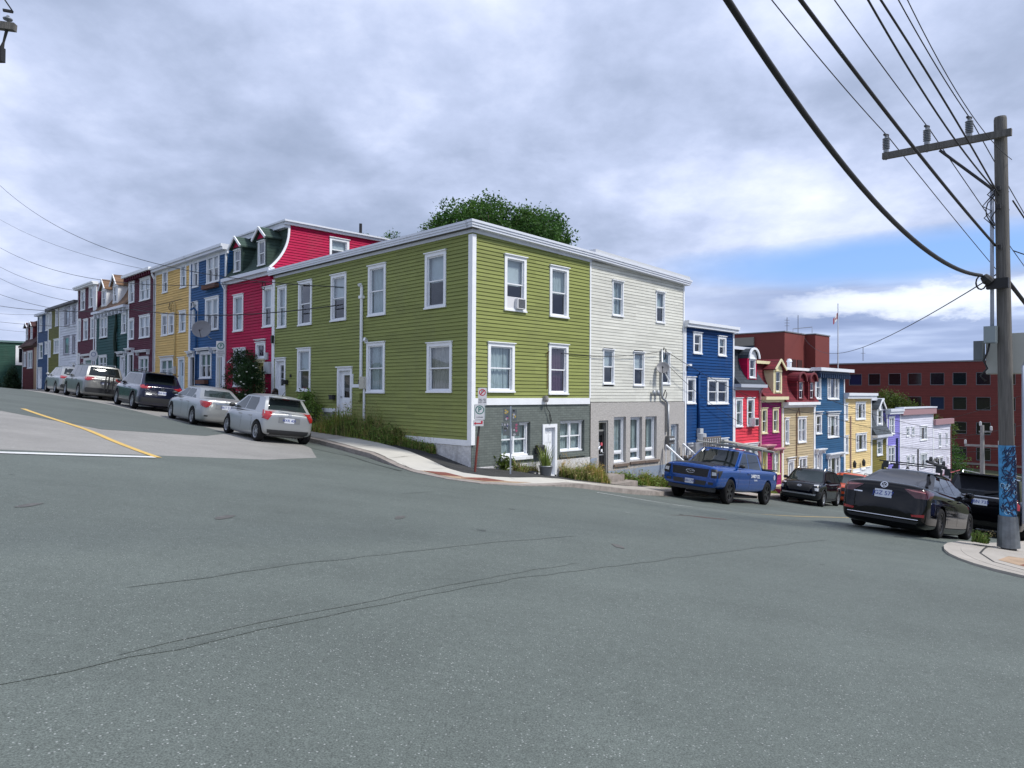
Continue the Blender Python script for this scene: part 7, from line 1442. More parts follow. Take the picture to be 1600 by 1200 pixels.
    # door seams, handles, mirrors
    for side in 'LR':
        sg_ = 1 if side == 'L' else -1
        for x in list(splits)[:2]+[xf(zb0)-.15]:
            decal([B1], [(x-.006, .30), (x+.006, .30), (x+.006, zb0), (x-.006, zb0)], side, dark, 'door_seam', e_, .003, .15)
        for x in list(splits)[:2]:
            q = MB(); h = B1.ray_cast(Vector((x+.14, sg_*4, zb0-.12)), Vector((0, -sg_, 0)))[0]
            if h: q.obox(h+Vector((0, sg_*.015, 0)), (.09, 0, 0), (0, .018, 0), (0, 0, .016)); q.build('door_handle', m, e_)
        q = MB(); c_ = Vector((xf(zb0+.1)-.12, sg_*(hwz(zb0)+.10), zb0+.10)); q.T = Matrix.Translation(c_) @ Matrix.Diagonal((.75, 1.25, .8, 1)); q.lathe([(.085*sin(pi*i/8), -.085*cos(pi*i/8)) for i in range(9)], 12); q.T = None; q.tube([c_+Vector((0, -sg_*.12, -.05)), c_], .018, 6); q.build('mirror', p.get('mirror', m), e_)
    for sx in (-1, 1):
        for sy in (-1, 1): wheel(e_, sx*wb/2, sy*(hw-.115), rw, .22, rim, spokes, sy)
    if clad:
        for side in 'LR':
            pts = [(wb/2-ra, .24), (wb/2-ra, .34), (-wb/2+ra, .34), (-wb/2+ra, .24)]; decal([B1], pts, side, clad, 'sill_cladding', e_, .006, .2)
            for sx in (-1, 1):
                cx = sx*wb/2; n = 10
                for i in range(n):
                    a0, a1 = pi*i/n, pi*(i+1)/n; decal([B1], [(cx+(ra+.01)*cos(a0), rw+(ra+.01)*sin(a0)), (cx+(ra+.085)*cos(a0), rw+(ra+.085)*sin(a0)), (cx+(ra+.085)*cos(a1), rw+(ra+.085)*sin(a1)), (cx+(ra+.01)*cos(a1), rw+(ra+.01)*sin(a1))], side, clad, 'arch_cladding', e_, .007, .3)
    q = MB(); q.box(-wb/2+.2, wb/2-.2, -hw*.7, hw*.7, .2, .28); q.tube([(-wb/2, -hw+.1, rw), (-wb/2, hw-.1, rw)], .05, 6); q.tube([(wb/2, -hw+.1, rw), (wb/2, hw-.1, rw)], .05, 6); q.build('underbody', dark, e_)
    return e_, B1, B2, BV
def mir(poly): return [(-a, b) for a, b in poly]
def plate_(e_, BV, plane, y, z, s, w_=.31, h_=.155):
    o = decal(BV, [(y-w_/2, z-h_/2), (y+w_/2, z-h_/2), (y+w_/2, z+h_/2), (y-w_/2, z+h_/2)], plane, platem, 'licence_plate', e_, .012, .5)
    d = Vector((1, 0, 0)) if plane == 'B' else Vector((-1, 0, 0)); h = min([t.ray_cast(Vector((-6 if plane == 'B' else 6, y, z)), d) for t in BV if t.ray_cast(Vector((-6 if plane == 'B' else 6, y, z)), d)[0]], key=lambda a: a[3])[0]
    h2 = [t.ray_cast(Vector((-6 if plane == 'B' else 6, y, z+.06)), d)[0] for t in BV]; h2 = [a for a in h2 if a]; h2 = h2[0] if h2 else h
    nz = (h2-h); tilt = atan2(nz.x, nz.z)
    nrm = Vector((-cos(tilt), 0, sin(tilt))) if plane == 'B' else Vector((cos(tilt), 0, -sin(tilt)))
    text(s, h_*.72, plateink, o, face(nrm, h+nrm*.016)); return o
def badge(e_, BV, plane, y, z, r, kind):
    d = Vector((1, 0, 0)) if plane == 'B' else Vector((-1, 0, 0)); o_ = Vector((-6 if plane == 'B' else 6, y, z)); hs = [t.ray_cast(o_, d) for t in BV]; hs = [h for h in hs if h[0]]; h = min(hs, key=lambda a: a[3]); n_ = h[1]; n_ = n_ if n_.dot(d) < 0 else -n_
    q = MB(); q.T = face(n_, h[0]+n_*.01); 
    if kind == 'vw':
        ring(q, r*.80, r, 0)
        for a, b in (((-.52, .60), (-.0, .02)), ((.52, .60), (.0, .02)), ((-.74, .22), (-.34, -.70)), ((-.34, -.70), (0, -.08)), ((0, -.08), (.34, -.70)), ((.34, -.70), (.74, .22))): q.beam((a[0]*r, a[1]*r, 0), (b[0]*r, b[1]*r, 0), .13*r, .004)
    elif kind == 'oval2': 
        for rx, ry, cy in ((1, .68, 0), (.35, .62, 0), (.72, .28, .32)):
            n = 24; vs = [(rx*k*r*cos(2*pi*i/n), cy*r+ry*k*r*sin(2*pi*i/n), 0) for k in (.82, 1) for i in range(n)]; q.add(vs, [(i, (i+1) % n, n+(i+1) % n, n+i) for i in range(n)])
    elif kind == 'h':
        n = 24; vs = [(k*r*cos(2*pi*i/n), .55*k*r*sin(2*pi*i/n), 0) for k in (.86, 1) for i in range(n)]; q.add(vs, [(i, (i+1) % n, n+(i+1) % n, n+i) for i in range(n)]); q.beam((-.5*r, -.4*r, 0), (-.25*r, .4*r, 0), .14*r, .004); q.beam((.25*r, -.4*r, 0), (.5*r, .4*r, 0), .14*r, .004); q.beam((-.4*r, -.05*r, 0), (.4*r, .05*r, 0), .12*r, .004)
    elif kind == 'oval':
        n = 28; vs = [(k*r*cos(2*pi*i/n), .42*k*r*sin(2*pi*i/n), 0) for k in (.90, 1) for i in range(n)]; q.add(vs, [(i, (i+1) % n, n+(i+1) % n, n+i) for i in range(n)])
        q.tube([(-.6*r, -.12*r, 0), (-.4*r, .2*r, 0), (-.1*r, .1*r, 0), (.1*r, -.12*r, 0), (.35*r, .12*r, 0), (.65*r, .05*r, 0)], .05*r, 5)
    q.nr = 1; return q.build('badge', chrome, e_)
def roofrails(e_, H, W, x0, x1, m, y=.56):
    for s_ in (-1, 1): q = MB(); q.tube([(x0, s_*y, H-.06), (x0-.08, s_*y, H+.03), (x1+.08, s_*y, H+.03), (x1, s_*y, H-.06)], .018, 6); q.build('roof_rail', m, e_)

SIL = paint('silver', (.36, .375, .385), .6, .34, .5); SIL2 = paint('pale_silver', (.37, .385, .395), .55, .34, .5); GRYC = paint('warm_grey', (.20, .205, .205), .55, .32, .5); NAV = paint('night_navy', (.008, .011, .035), .2, .18); BLK = paint('black', (.0015, .0015, .0024), .0, .05, .0, .38); BLU2 = paint('vivid_blue', (.001, .055, .27), .25, .14, .5); BLK2 = paint('black_blue', (.003, .004, .008), .0, .05, .0, .45); ORG = paint('orange', (.62, .085, .02), .1, .3); BLU3 = paint('mid_blue', (.01, .03, .16), .2, .2); DKS = paint('dark_slate', (.03, .05, .07), .2, .2)
def hatch_st(n, t, b, hood, f=1.0): # tall-tailed body
    return [(t, .50, b-.12, b-.04, .74), (t+.03, .38, b-.05, b+.02, .90), (t+.14, .31, b-.02, b+.03, .965), (t+.5, .26, b-.02, b+.03, .995), (-.3, .22, b-.03, b+.0, 1.0), (.55, .21, b-.07, b-.02, 1.0), (n-1.05, .22, hood-.05, hood+.02, .995), (n-.6, .25, hood-.12, hood-.04, .97), (n-.28, .27, hood-.22, hood-.13, .90), (n-.07, .32, hood-.34, hood-.27, .80), (n, .42, hood-.42, hood-.38, .66)]
def suv_front(n, t, b, hood): # blunt nose
    return [(t, .52, b-.12, b-.04, .76), (t+.03, .40, b-.05, b+.02, .91), (t+.14, .33, b-.02, b+.03, .965), (t+.5, .29, b-.02, b+.03, .995), (-.3, .26, b-.03, b+.0, 1.0), (.55, .26, b-.05, b-.01, 1.0), (n-1.05, .27, hood-.04, hood+.02, .995), (n-.5, .30, hood-.08, hood-.0, .975), (n-.2, .33, hood-.14, hood-.06, .93), (n-.05, .38, hood-.24, hood-.17, .86), (n, .48, hood-.34, hood-.30, .74)]
# 1. silver hatchback
e_, B1, B2, BV = car('hatchback_car', 'small silver hatchback parked nearest, at the kerb beside the olive house weeds', 'car', 6.0, -3.5, 130.5, dict(rgi=.10, rg0=.98, cp=.50, mirror=blackp), SIL2, hatch_st(1.98, -1.70, .89, .90), (1.18, .38, -1.15, -1.58, .86), 1.44, 1.68, 2.51, .30, alloy, 7, carglass2, (.02, -.82), tw=.70)
for s_ in (1, -1):
    decal(BV, [(s_*a, b) for a, b in ((.52, .93), (.82, .95), (.82, .72), (.66, .68), (.58, .80))], 'B', redlens, 'tail_light', e_, .016, .03)
    decal(BV, [(-1.68, .74), (-1.52, .80), (-1.36, .96), (-1.46, .97), (-1.66, .94)], 'L' if s_ > 0 else 'R', redlens, 'tail_light', e_, .016, .03)
decal(BV, [(-.66, .40), (.66, .40), (.62, .24), (-.62, .24)], 'B', blackp, 'bumper_insert', e_, .014, .05)
decal(BV, [(-.34, .79), (.34, .79), (.34, .815), (-.34, .815)], 'B', alloy, 'tailgate_strip', e_, .014)
decal(BV, [(-.34, .62), (.34, .62), (.34, .78), (-.34, .78)], 'B', mat('recess_shade', (.25, .26, .27), .4, .5), 'plate_recess', e_, .007)
plate_(e_, BV, 'B', -.0, .70, 'HXR 401'); badge(e_, BV, 'B', 0, .86, .055, 'oval2')
decal(BV, [(-.12, 1.31), (.12, 1.31), (.12, 1.335), (-.12, 1.335)], 'B', redlens, 'brake_light', e_, .02)
q = MB(); q.box(-1.50, -1.15, -.50, .50, 1.345, 1.37); q.build('rear_spoiler', SIL2, e_)
q = MB(); q.beam((-1.66, -.18, .99), (-1.60, .28, 1.05), .02, .03); q.build('rear_wiper', blackp, e_); q = MB(); q.tube([(-.9, 0, 1.41), (-1.08, 0, 1.54)], .008, 5); q.build('aerial', blackp, e_)
# 2. silver sedan
def sedan_st(n, t, hi=0): return [(t, .50, .84, .90, .70), (t+.04, .36, .92, .99, .90), (t+.18, .30, .955, 1.045, .965), (t+.6, .25, .955, 1.045, .995), (-.6, .21, .94, 1.02, 1.0), (.3, .20, .91, .98, 1.0), (n-1.15, .20, .87, .95, 1.0), (n-.65, .23, .80, .89, .98), (n-.3, .26, .70, .79, .91), (n-.08, .30, .60, .67, .80), (n, .40, .53, .56, .64)]
e_, B1, B2, BV = car('sedan_car', 'silver sedan parked between the silver hatchback and the navy SUV', 'car', 11.93, -3.12, 131, dict(rgi=.14, rg0=1.06, cp=.42, mirror=blackp), SIL, sedan_st(2.24, -2.28), (1.32, .42, -1.02, -1.72, .93), 1.43, 1.74, 2.60, .315, alloy, 7, carglass2, (.02, -.78), tw=.66)
for s_ in (1, -1):
    decal(BV, [(s_*a, b) for a, b in ((.52, .90), (.84, .93), (.86, .74), (.70, .69), (.58, .76))], 'B', redlens, 'tail_light', e_, .016, .03)
    decal(BV, [(-2.24, .73), (-2.08, .76), (-1.90, .90), (-1.98, .93), (-2.22, .92)], 'L' if s_ > 0 else 'R', redlens, 'tail_light', e_, .016, .03)
    decal(BV, [(s_*a, b) for a, b in ((.58, .80), (.66, .82), (.66, .73), (.60, .75))], 'B', clearl, 'reverse_light', e_, .014, .06)
    decal(BV, [(s_*a, b) for a, b in ((.60, .42), (.74, .43), (.74, .38), (.62, .38))], 'B', dark, 'bumper_slot', e_, .010, .06)
decal(BV, [(-.38, .66), (.38, .66), (.38, .83), (-.38, .83)], 'B', mat('recess_shade', (.25, .26, .27)), 'plate_recess', e_, .007); plate_(e_, BV, 'B', 0, .745, 'HKT 218'); badge(e_, BV, 'B', 0, .925, .055, 'oval2')
decal(BV, [(-.40, .85), (.40, .85), (.40, .875), (-.40, .875)], 'B', chrome, 'boot_strip', e_, .014)
# 3. navy SUV
e_, B1, B2, BV = car('suv_car', 'dark navy SUV with roof rails parked behind the silver sedan', 'car', 19.0, -2.95, 132, dict(rgi=.10, rg0=1.17, cp=.16, mirror=blackp), NAV, suv_front(2.27, -2.28, 1.06, 1.05), (1.30, .55, -1.65, -2.12, 1.03), 1.68, 1.86, 2.69, .36, alloy, 6, carglass, (.05, -.80), tw=.74, clad=blackp)
for s_ in (1, -1):
    decal(BV, [(s_*a, b) for a, b in ((.42, 1.03), (.92, 1.10), (.92, .95), (.62, .95))], 'B', redlens, 'tail_light', e_, .016, .03); decal(BV, [(-2.24, .96), (-1.96, 1.03), (-1.88, 1.09), (-2.22, 1.10)], 'L' if s_ > 0 else 'R', redlens, 'tail_light', e_, .016, .03)
decal(BV, [(-.88, .58), (.88, .58), (.84, .36), (-.84, .36)], 'B', blackp, 'bumper_insert', e_, .008); plate_(e_, BV, 'B', 0, .80, 'JRA 945'); badge(e_, BV, 'B', 0, .97, .07, 'oval2'); roofrails(e_, 1.68, 1.86, .4, -1.5, blackp)
q = MB(); q.box(-2.16, -1.65, -.60, .60, 1.60, 1.635); q.build('rear_spoiler', NAV, e_)
decal(BV, [(.42, .70), (.64, .70), (.64, .725), (.42, .725)], 'B', chrome, 'model_script', e_, .012)
# 4. grey three-row SUV with a bike rack
e_, B1, B2, BV = car('suv_car', 'large grey SUV with a black bike rack folded on its tailgate', 'car', 27.4, -3.0, 133, dict(rgi=.10, rg0=1.22, cp=.14), GRYC, suv_front(2.42, -2.54, 1.10, 1.10), (1.45, .65, -2.0, -2.38, 1.07), 1.80, 1.93, 2.89, .37, alloy, 5, carglass, (.10, -.85), tw=.76)
for s_ in (1, -1):
    decal(BV, [(s_*a, b) for a, b in ((.46, 1.10), (.96, 1.16), (.96, .98), (.80, .94), (.52, 1.04))], 'B', redlens, 'tail_light', e_, .016, .03); decal(BV, [(-2.50, .98), (-2.22, 1.04), (-2.10, 1.13), (-2.48, 1.16)], 'L' if s_ > 0 else 'R', redlens, 'tail_light', e_, .016, .03)
decal(BV, [(-.90, .60), (.90, .60), (.85, .36), (-.85, .36)], 'B', blackp, 'bumper_insert', e_, .008); plate_(e_, BV, 'B', 0, .88, 'HVC 163'); roofrails(e_, 1.80, 1.93, .5, -1.8, alloy)
q = MB(); q.tube([(-2.5, -.1, .45), (-2.75, -.1, .5), (-2.78, -.1, 1.35)], .035, 6); q.tube([(-2.78, -.35, 1.3), (-2.78, .15, 1.3)], .03, 6); q.tube([(-2.78, -.45, .95), (-2.78, .25, .95)], .03, 6)
for y_ in (-.3, .05): q.tube([(-2.8, y_, .55), (-2.8, y_, 1.3)], .03, 6); q.lathe([(.0, -.03), (.07, -.03), (.07, .03), (0, .03)], 8, (-2.82, y_, .85), 'x')
q.build('bike_rack', blackp, e_)
# 5. pale silver SUV beyond
e_, B1, B2, BV = car('suv_car', 'pale silver SUV farthest up the hill, in front of the large grey SUV', 'car', 32.9, -2.85, 133, dict(rgi=.12, rg0=1.14, cp=.20), SIL, suv_front(2.2, -2.26, 1.02, 1.02), (1.30, .5, -1.5, -2.05, .99), 1.62, 1.80, 2.62, .34, alloy, 5, carglass, (.05, -.8), tw=.72)
for s_ in (1, -1): decal(BV, [(s_*a, b) for a, b in ((.50, 1.02), (.90, 1.06), (.90, .88), (.66, .90))], 'B', redlens, 'tail_light', e_, .016, .03); decal(BV, [(-2.22, .90), (-1.98, .96), (-1.92, 1.04), (-2.2, 1.05)], 'L' if s_ > 0 else 'R', redlens, 'tail_light', e_, .016, .03)
decal(BV, [(-.84, .56), (.84, .56), (.80, .36), (-.80, .36)], 'B', blackp, 'bumper_insert', e_, .008)
# 6. blue pickup, facing up the hill
st = [(-2.92, .62, 1.20, 1.24, .92), (-2.90, .56, 1.26, 1.30, .975), (-2.75, .50, 1.28, 1.31, .985), (-1.2, .46, 1.28, 1.31, .99), (-.9, .44, 1.27, 1.30, .99), (0, .42, 1.24, 1.28, 1.0), (1.0, .42, 1.21, 1.28, 1.0), (1.6, .46, 1.21, 1.32, 1.0), (2.3, .50, 1.18, 1.30, .99), (2.78, .50, 1.15, 1.27, .98), (2.93, .50, 1.11, 1.22, .97), (2.97, .52, 1.07, 1.16, .95), (3.0, .58, 1.02, 1.09, .90)]
e_, B1, B2, BV = car('pickup_truck', 'bright blue pickup truck with a pipe rack, parked facing uphill before the deep blue house', 'truck', -2.7, 9.9, 231.5, dict(rgi=.12, cp=.16, mirror=blackp, drop=.03), BLU2, st, (1.36, .58, -1.05, -1.25, 1.22), 1.93, 2.0, 3.68, .425, blackrim, 6, carglass, (.15, ), tw=.76, group='parked cars', arch=.50, cabw=.93)
q = MB(); q.box(-2.82, -1.28, -.80, .80, 1.312, 1.316); q.build('bed_liner', dark, e_)
decal(BV, [(1.55, -.72), (2.88, -.70), (2.88, .70), (1.55, .72), (1.75, 0)][:4], 'T', mat('matte_black_wrap', (.008, .008, .012), .35), 'bonnet_wrap', e_, .006, .12)
q = MB()
for s_ in (-1, 1): q.box(-2.9, -1.25, s_*.86-.07, s_*.86+.07, 1.29, 1.34)
q.build('bed_rail_cap', blackp, e_)
decal(BV, [(-.66, 1.12), (.66, 1.12), (.70, 1.06), (.64, .80), (-.64, .80), (-.70, 1.06)], 'F', dark, 'grille', e_, .010)
q = MB()
for a, b in (((2.99, -.68, 1.12), (2.99, .68, 1.12)), ((2.99, -.64, .80), (2.99, .64, .80)), ((2.99, -.68, 1.12), (2.99, -.64, .80)), ((2.99, .68, 1.12), (2.99, .64, .80))): q.beam(a, b, .04, .05)
q.build('grille_frame', BLU2, e_); badge(e_, BV, 'F', 0, .97, .15, 'oval')
for s_ in (1, -1):
    decal(BV, [(s_*a, b) for a, b in ((.72, 1.12), (.96, 1.12), (.98, .84), (.74, .82))], 'F', dark, 'headlight', e_, .016, .04); decal(BV, [(s_*a, b) for a, b in ((.76, 1.02), (.90, 1.02), (.92, .92), (.77, .90))], 'F', clearl, 'headlamp_lens', e_, .022, .04)
    decal(BV, [(2.60, 1.10), (2.93, 1.08), (2.95, .86), (2.84, .86), (2.74, .98)], 'L' if s_ > 0 else 'R', dark, 'headlight', e_, .016, .04); decal(BV, [(s_*a, b) for a, b in ((.66, .68), (.84, .68), (.82, .60), (.66, .60))], 'F', blackp, 'fog_light', e_, .012)
    decal(BV, [(-2.90, 1.22), (-2.78, 1.22), (-2.78, .90), (-2.90, .90)], 'L' if s_ > 0 else 'R', redlens, 'tail_light', e_, .016, .03)
decal(BV, [(-.60, .70), (.60, .70), (.56, .56), (-.56, .56)], 'F', blackp, 'bumper_insert', e_, .010); plate_(e_, BV, 'F', 0, .64, 'CBH 790')
q = MB(); q.box(2.6, 2.93, -.78, .78, .36, .50); q.build('chin_skirt', blackp, e_)
sd = MB(); hit_ = B1.ray_cast(Vector((-.42, 4, 1.0)), Vector((0, -1, 0)))
if hit_[0]:
    n_ = hit_[1]; n_ = n_ if n_.y > 0 else -n_; M_ = face(n_, hit_[0]+n_*.008)
    text("LANDY CO.", .17, white, e_, M_ @ Matrix.Translation((0, .02, 0)), 'door_lettering', bold=.004); text('BUILDERS', .075, white, e_, M_ @ Matrix.Translation((.03, -.12, 0)), 'door_lettering')
hit_ = B1.ray_cast(Vector((-2.5, 4, 1.05)), Vector((0, -1, 0)))
if hit_[0]: q = MB(); q.T = face(hit_[1] if hit_[1].y > 0 else -hit_[1], hit_[0]+Vector((0, .008, 0))); ring(q, .0, .10, 0); q.nr = 1; q.build('round_decal', mat('decal_grey', (.4, .42, .5), .5), e_)
RK = mat('rack_pipe_grey', (.30, .30, .28), .5, .3)
q = MB()
for s_ in (-1, 1):
    q.tube([(1.1, s_*.74, 2.05), (-2.9, s_*.74, 2.05)], .028, 7)
    for x in (-1.45, -2.75): q.tube([(x, s_*.84, 1.33), (x, s_*.76, 2.03)], .025, 7)
    q.tube([(-1.45, s_*.84, 1.33), (-.9, s_*.76, 2.03)], .018, 6)
for x in (1.0, -.2, -1.45, -2.75): q.tube([(x, -.78, 2.02), (x, .78, 2.02)], .024, 7)
q.build('ladder_rack', RK, e_)
q = MB(); q.tube([(1.6, .45, 2.12), (-2.95, .38, 2.12)], .05, 8); q.tube([(1.35, .25, 2.12), (-3.0, .2, 2.12)], .04, 8); o = q.build('pipe_load', mat('grey_pipe', (.33, .32, .28), .6), e_)
# 7. black compact SUV facing uphill
e_, B1, B2, BV = car('suv_car', 'small glossy black SUV facing uphill, parked behind the blue pickup', 'car', -2.65, 17.9, 232.5, dict(rgi=.12, cp=.16), BLK2, suv_front(1.98, -2.02, 1.00, 1.03), (1.18, .55, -1.45, -1.88, .97), 1.57, 1.76, 2.52, .335, alloy, 5, carglass2, (.05, -.75), tw=.74, clad=blackp)
for s_ in (1, -1):
    decal(BV, [(s_*a, b) for a, b in ((.56, .90), (.84, .93), (.84, .88), (.58, .85))], 'F', clearl, 'marker_lamp', e_, .012, .05); decal(BV, [(s_*a, b) for a, b in ((.60, .78), (.80, .79), (.80, .62), (.62, .62))], 'F', blackp, 'headlight', e_, .016, .04); decal(BV, [(s_*a, b) for a, b in ((.63, .76), (.77, .77), (.77, .65), (.65, .65))], 'F', clearl, 'headlamp_lens', e_, .022, .04)
decal(BV, [(-.56, .88), (.56, .88), (.42, .60), (-.42, .60)], 'F', dark, 'grille', e_, .010); badge(e_, BV, 'F', 0, .80, .09, 'h'); decal(BV, [(-.70, .50), (.70, .50), (.66, .44), (-.66, .44)], 'F', alloy, 'skid_plate', e_, .010); roofrails(e_, 1.57, 1.76, .35, -1.3, alloy)
# 8. orange crossover
e_, B1, B2, BV = car('suv_car', 'orange crossover parked downhill of the small black SUV', 'car', -2.55, 23.1, 232, dict(cp=.16), ORG, suv_front(2.15, -2.2, 1.02, 1.02), (1.25, .5, -1.6, -2.05, .99), 1.60, 1.80, 2.64, .35, alloy, 5, carglass2, (.05, -.8), tw=.74, clad=blackp); roofrails(e_, 1.6, 1.8, .4, -1.5, blackp)
for s_ in (1, -1): decal(BV, [(s_*a, b) for a, b in ((.52, .84), (.86, .88), (.86, .74), (.56, .74))], 'F', clearl, 'headlight', e_, .012, .05)
decal(BV, [(-.46, .84), (.46, .84), (.40, .66), (-.40, .66)], 'F', dark, 'grille', e_, .010); decal(BV, [(-.7, .54), (.7, .54), (.6, .42), (-.6, .42)], 'F', blackp, 'bumper_insert', e_, .010)
# 9. black sedan with crossbars, nearest on the right
st = [(-2.44, .52, .86, .94, .72), (-2.40, .36, .95, 1.04, .90), (-2.28, .28, .985, 1.085, .955), (-1.85, .25, .98, 1.075, .995), (-.6, .21, .955, 1.03, 1.0), (.3, .20, .92, .98, 1.0), (1.1, .20, .88, .95, 1.0), (1.6, .23, .81, .90, .98), (1.95, .26, .71, .80, .91), (2.18, .30, .60, .67, .80), (2.26, .40, .53, .56, .64)]
e_, B1, B2, BV = car('sedan_car', 'glossy black sedan with roof crossbars, parked closest on the right', 'car', -10.45, 4.75, 46.0, dict(rgi=.10, rg0=1.07, cp=.40, drop=.15), BLK, st, (1.36, .45, -.95, -1.92, .955), 1.46, 1.80, 2.69, .325, blackrim, 10, mat('car_glass_grey', (.022, .024, .031), .08, 0, .5), (.0, -.85), tw=.66)
for s_ in (1, -1):
    decal(BV, [(s_*a, b) for a, b in ((.40, .955), (.86, .975), (.88, .78), (.62, .78), (.42, .93))], 'B', darkred, 'tail_light', e_, .016, .03); decal(BV, [(s_*a, b) for a, b in ((.42, .95), (.80, .925), (.80, .90), (.56, .915))], 'B', mat('pale_lens', (.50, .16, .15), .15, coat=.8), 'lamp_strip', e_, .021, .03)
    decal(BV, [(-2.38, .79), (-2.14, .83), (-1.98, .94), (-2.36, .97)], 'L' if s_ > 0 else 'R', darkred, 'tail_light', e_, .016, .03); decal(BV, [(s_*a, b) for a, b in ((.56, .43), (.80, .46), (.80, .40), (.58, .39))], 'B', redlens, 'reflector', e_, .010, .05)
q = MB(); pts = []
for i in range(15):
    y_ = -.70+1.4*i/14; h = B1.ray_cast(Vector((-6, y_, .335)), Vector((1, 0, 0)))[0]; pts.append(h+Vector((-.012, 0, 0)) if h else Vector((-2.4, y_, .335)))
q.tube(pts, .011, 6); q.build('chrome_strip', chrome, e_)
decal(BV, [(-.72, .30), (.72, .30), (.66, .24), (-.66, .24)], 'B', blackp, 'diffuser', e_, .012)
plate_(e_, BV, 'B', .0, .80, 'JGZ 577', .34, .17); badge(e_, BV, 'B', 0, .985, .075, 'vw')
decal(BV, [(.42, .775), (.60, .775), (.60, .80), (.42, .80)], 'B', chrome, 'model_script', e_, .012, .03)
q = MB(); q.lathe([(0, 0), (.04, 0), (.02, .05), (0, .07)], 6, (-.85, 0, 1.45)); q.build('roof_aerial', blackp, e_)
for x in (-.55, .25):
    q = MB(); q.obox((x, 0, 1.60), (.035, 0, 0), (0, .70, 0), (0, 0, .012)); q.build('crossbar', blackp, e_)
    for s_ in (-1, 1): q = MB(); q.obox((x, s_*.56, 1.52), (.05, 0, 0), (0, .05, 0), (0, 0, .07)); q.obox((x, s_*.62, 1.46), (.03, 0, 0), (0, .02, 0), (0, 0, .07)); q.build('rack_foot', blackp, e_)
q = MB(); q.tube([(-1.0, -.42, 1.66), (.7, -.42, 1.66)], .035, 6); q.tube([(-.5, -.42, 1.68), (-.35, -.42, 1.78), (-.2, -.42, 1.72), (-.1, -.40, 1.82), (.0, -.42, 1.7)], .02, 6); q.lathe([(.03, -.02), (.08, -.02), (.08, .02), (.03, .02)], 10, (-.7, -.42, 1.72), 'y'); q.lathe([(.03, -.02), (.08, -.02), (.08, .02), (.03, .02)], 10, (.45, -.42, 1.72), 'y'); q.build('bike_tray', blackp, e_)
# 10. big black SUV
e_, B1, B2, BV = car('suv_car', 'big black three-row SUV parked ahead of the black sedan, partly behind the pole', 'car', -10.75, 11.9, 46.5, dict(rgi=.10, rg0=1.24, cp=.12), BLK, suv_front(2.45, -2.56, 1.12, 1.12), (1.5, .75, -2.05, -2.40, 1.09), 1.78, 2.0, 3.02, .38, blackrim, 5, mat('car_glass_grey', (.05, .055, .065)), (.15, -.85), tw=.78, clad=blackp)
for s_ in (1, -1): decal(BV, [(s_*a, b) for a, b in ((.72, 1.12), (.97, 1.12), (.97, .84), (.84, .84), (.78, 1.0))], 'B', redlens, 'tail_light', e_, .012, .06)
decal(BV, [(-.8, 1.125), (.8, 1.125), (.8, 1.095), (-.8, 1.095)], 'B', alloy, 'tailgate_strip', e_, .012); plate_(e_, BV, 'B', .0, .95, 'JBN 735', .34, .17); q = MB(); q.box(-2.50, -1.95, -.68, .68, 1.70, 1.735); q.build('rear_spoiler', BLK, e_); roofrails(e_, 1.78, 2.0, .6, -1.9, alloy, .62)
decal(BV, [(.5, .70), (.72, .70), (.72, .74), (.5, .74)], 'B', chrome, 'model_script', e_, .012, .03)
q = MB(); q.beam((-2.44, -.05, 1.24), (-2.36, -.40, 1.30), .02, .05); q.build('rear_wiper', blackp, e_)
# 11-12. cars in the lot at the right edge
e_, B1, B2, BV = car('sedan_car', 'deep blue car at the right edge of view, behind the utility pole', 'car', -14.9, 13.5, 46, dict(cp=.4), BLU3, sedan_st(2.24, -2.28), (1.32, .42, -1.02, -1.72, .93), 1.45, 1.76, 2.6, .32, blackrim, 7, carglass, (0, -.8), tw=.66, group='cars in the lot')
for s_ in (1, -1): decal(BV, [(s_*a, b) for a, b in ((.5, .92), (.86, .94), (.86, .76), (.6, .76))], 'B', darkred, 'tail_light', e_, .01, .06)
e_, B1, B2, BV = car('suv_car', 'dark slate SUV at the right edge of view, beyond the deep blue car', 'car', -15.6, 20.5, 46, dict(cp=.16), DKS, suv_front(2.27, -2.28, 1.06, 1.05), (1.3, .55, -1.65, -2.12, 1.03), 1.7, 1.86, 2.69, .36, alloy, 5, carglass, (.05, -.8), tw=.74, group='cars in the lot')
for o in bpy.data.objects:
    if o.name.startswith('cut') or o.name.startswith('tmp'): print('left over', o.name)
# worn lids, patches and seams on the asphalt of the crossing
def seam(pts, wd, m, dz=.0075, name='asphalt_seam', zf=None):
    R_ = random.Random(len(pts)); L_ = []; R__ = []; P_ = []
    for (a, b), (c, d) in zip(pts, pts[1:]):
        n = max(2, int(sqrt((c-a)**2+(d-b)**2)/.25))
        P_ += [(a+(c-a)*i/n+R_.gauss(0, .012), b+(d-b)*i/n+R_.gauss(0, .012)) for i in range(n)]
    P_.append(pts[-1])
    for i, (a, b) in enumerate(P_):
        p = P_[max(i-1, 0)]; q = P_[min(i+1, len(P_)-1)]; dx_, dy_ = q[0]-p[0], q[1]-p[1]; l = sqrt(dx_*dx_+dy_*dy_)+1e-6; w_ = wd*1.25*R_.uniform(.2, 1.2)/2*min(1, .25+i/4., .25+(len(P_)-1-i)/4.)
        L_.append((a-dy_/l*w_, b+dx_/l*w_)); R__.append((a+dy_/l*w_, b-dx_/l*w_))
    for i in range(len(P_)-1):
        pass
    q = MB(); q.nr = 1; vs = [P3(a, b, zf(a, b)+dz if zf else dz) for a, b in L_+R__]; n = len(L_)
    q.add(vs, [(i, n+i, n+i+1, i+1) for i in range(n-1)]); o = q.build(name, m); tag(o, kind='structure'); return o
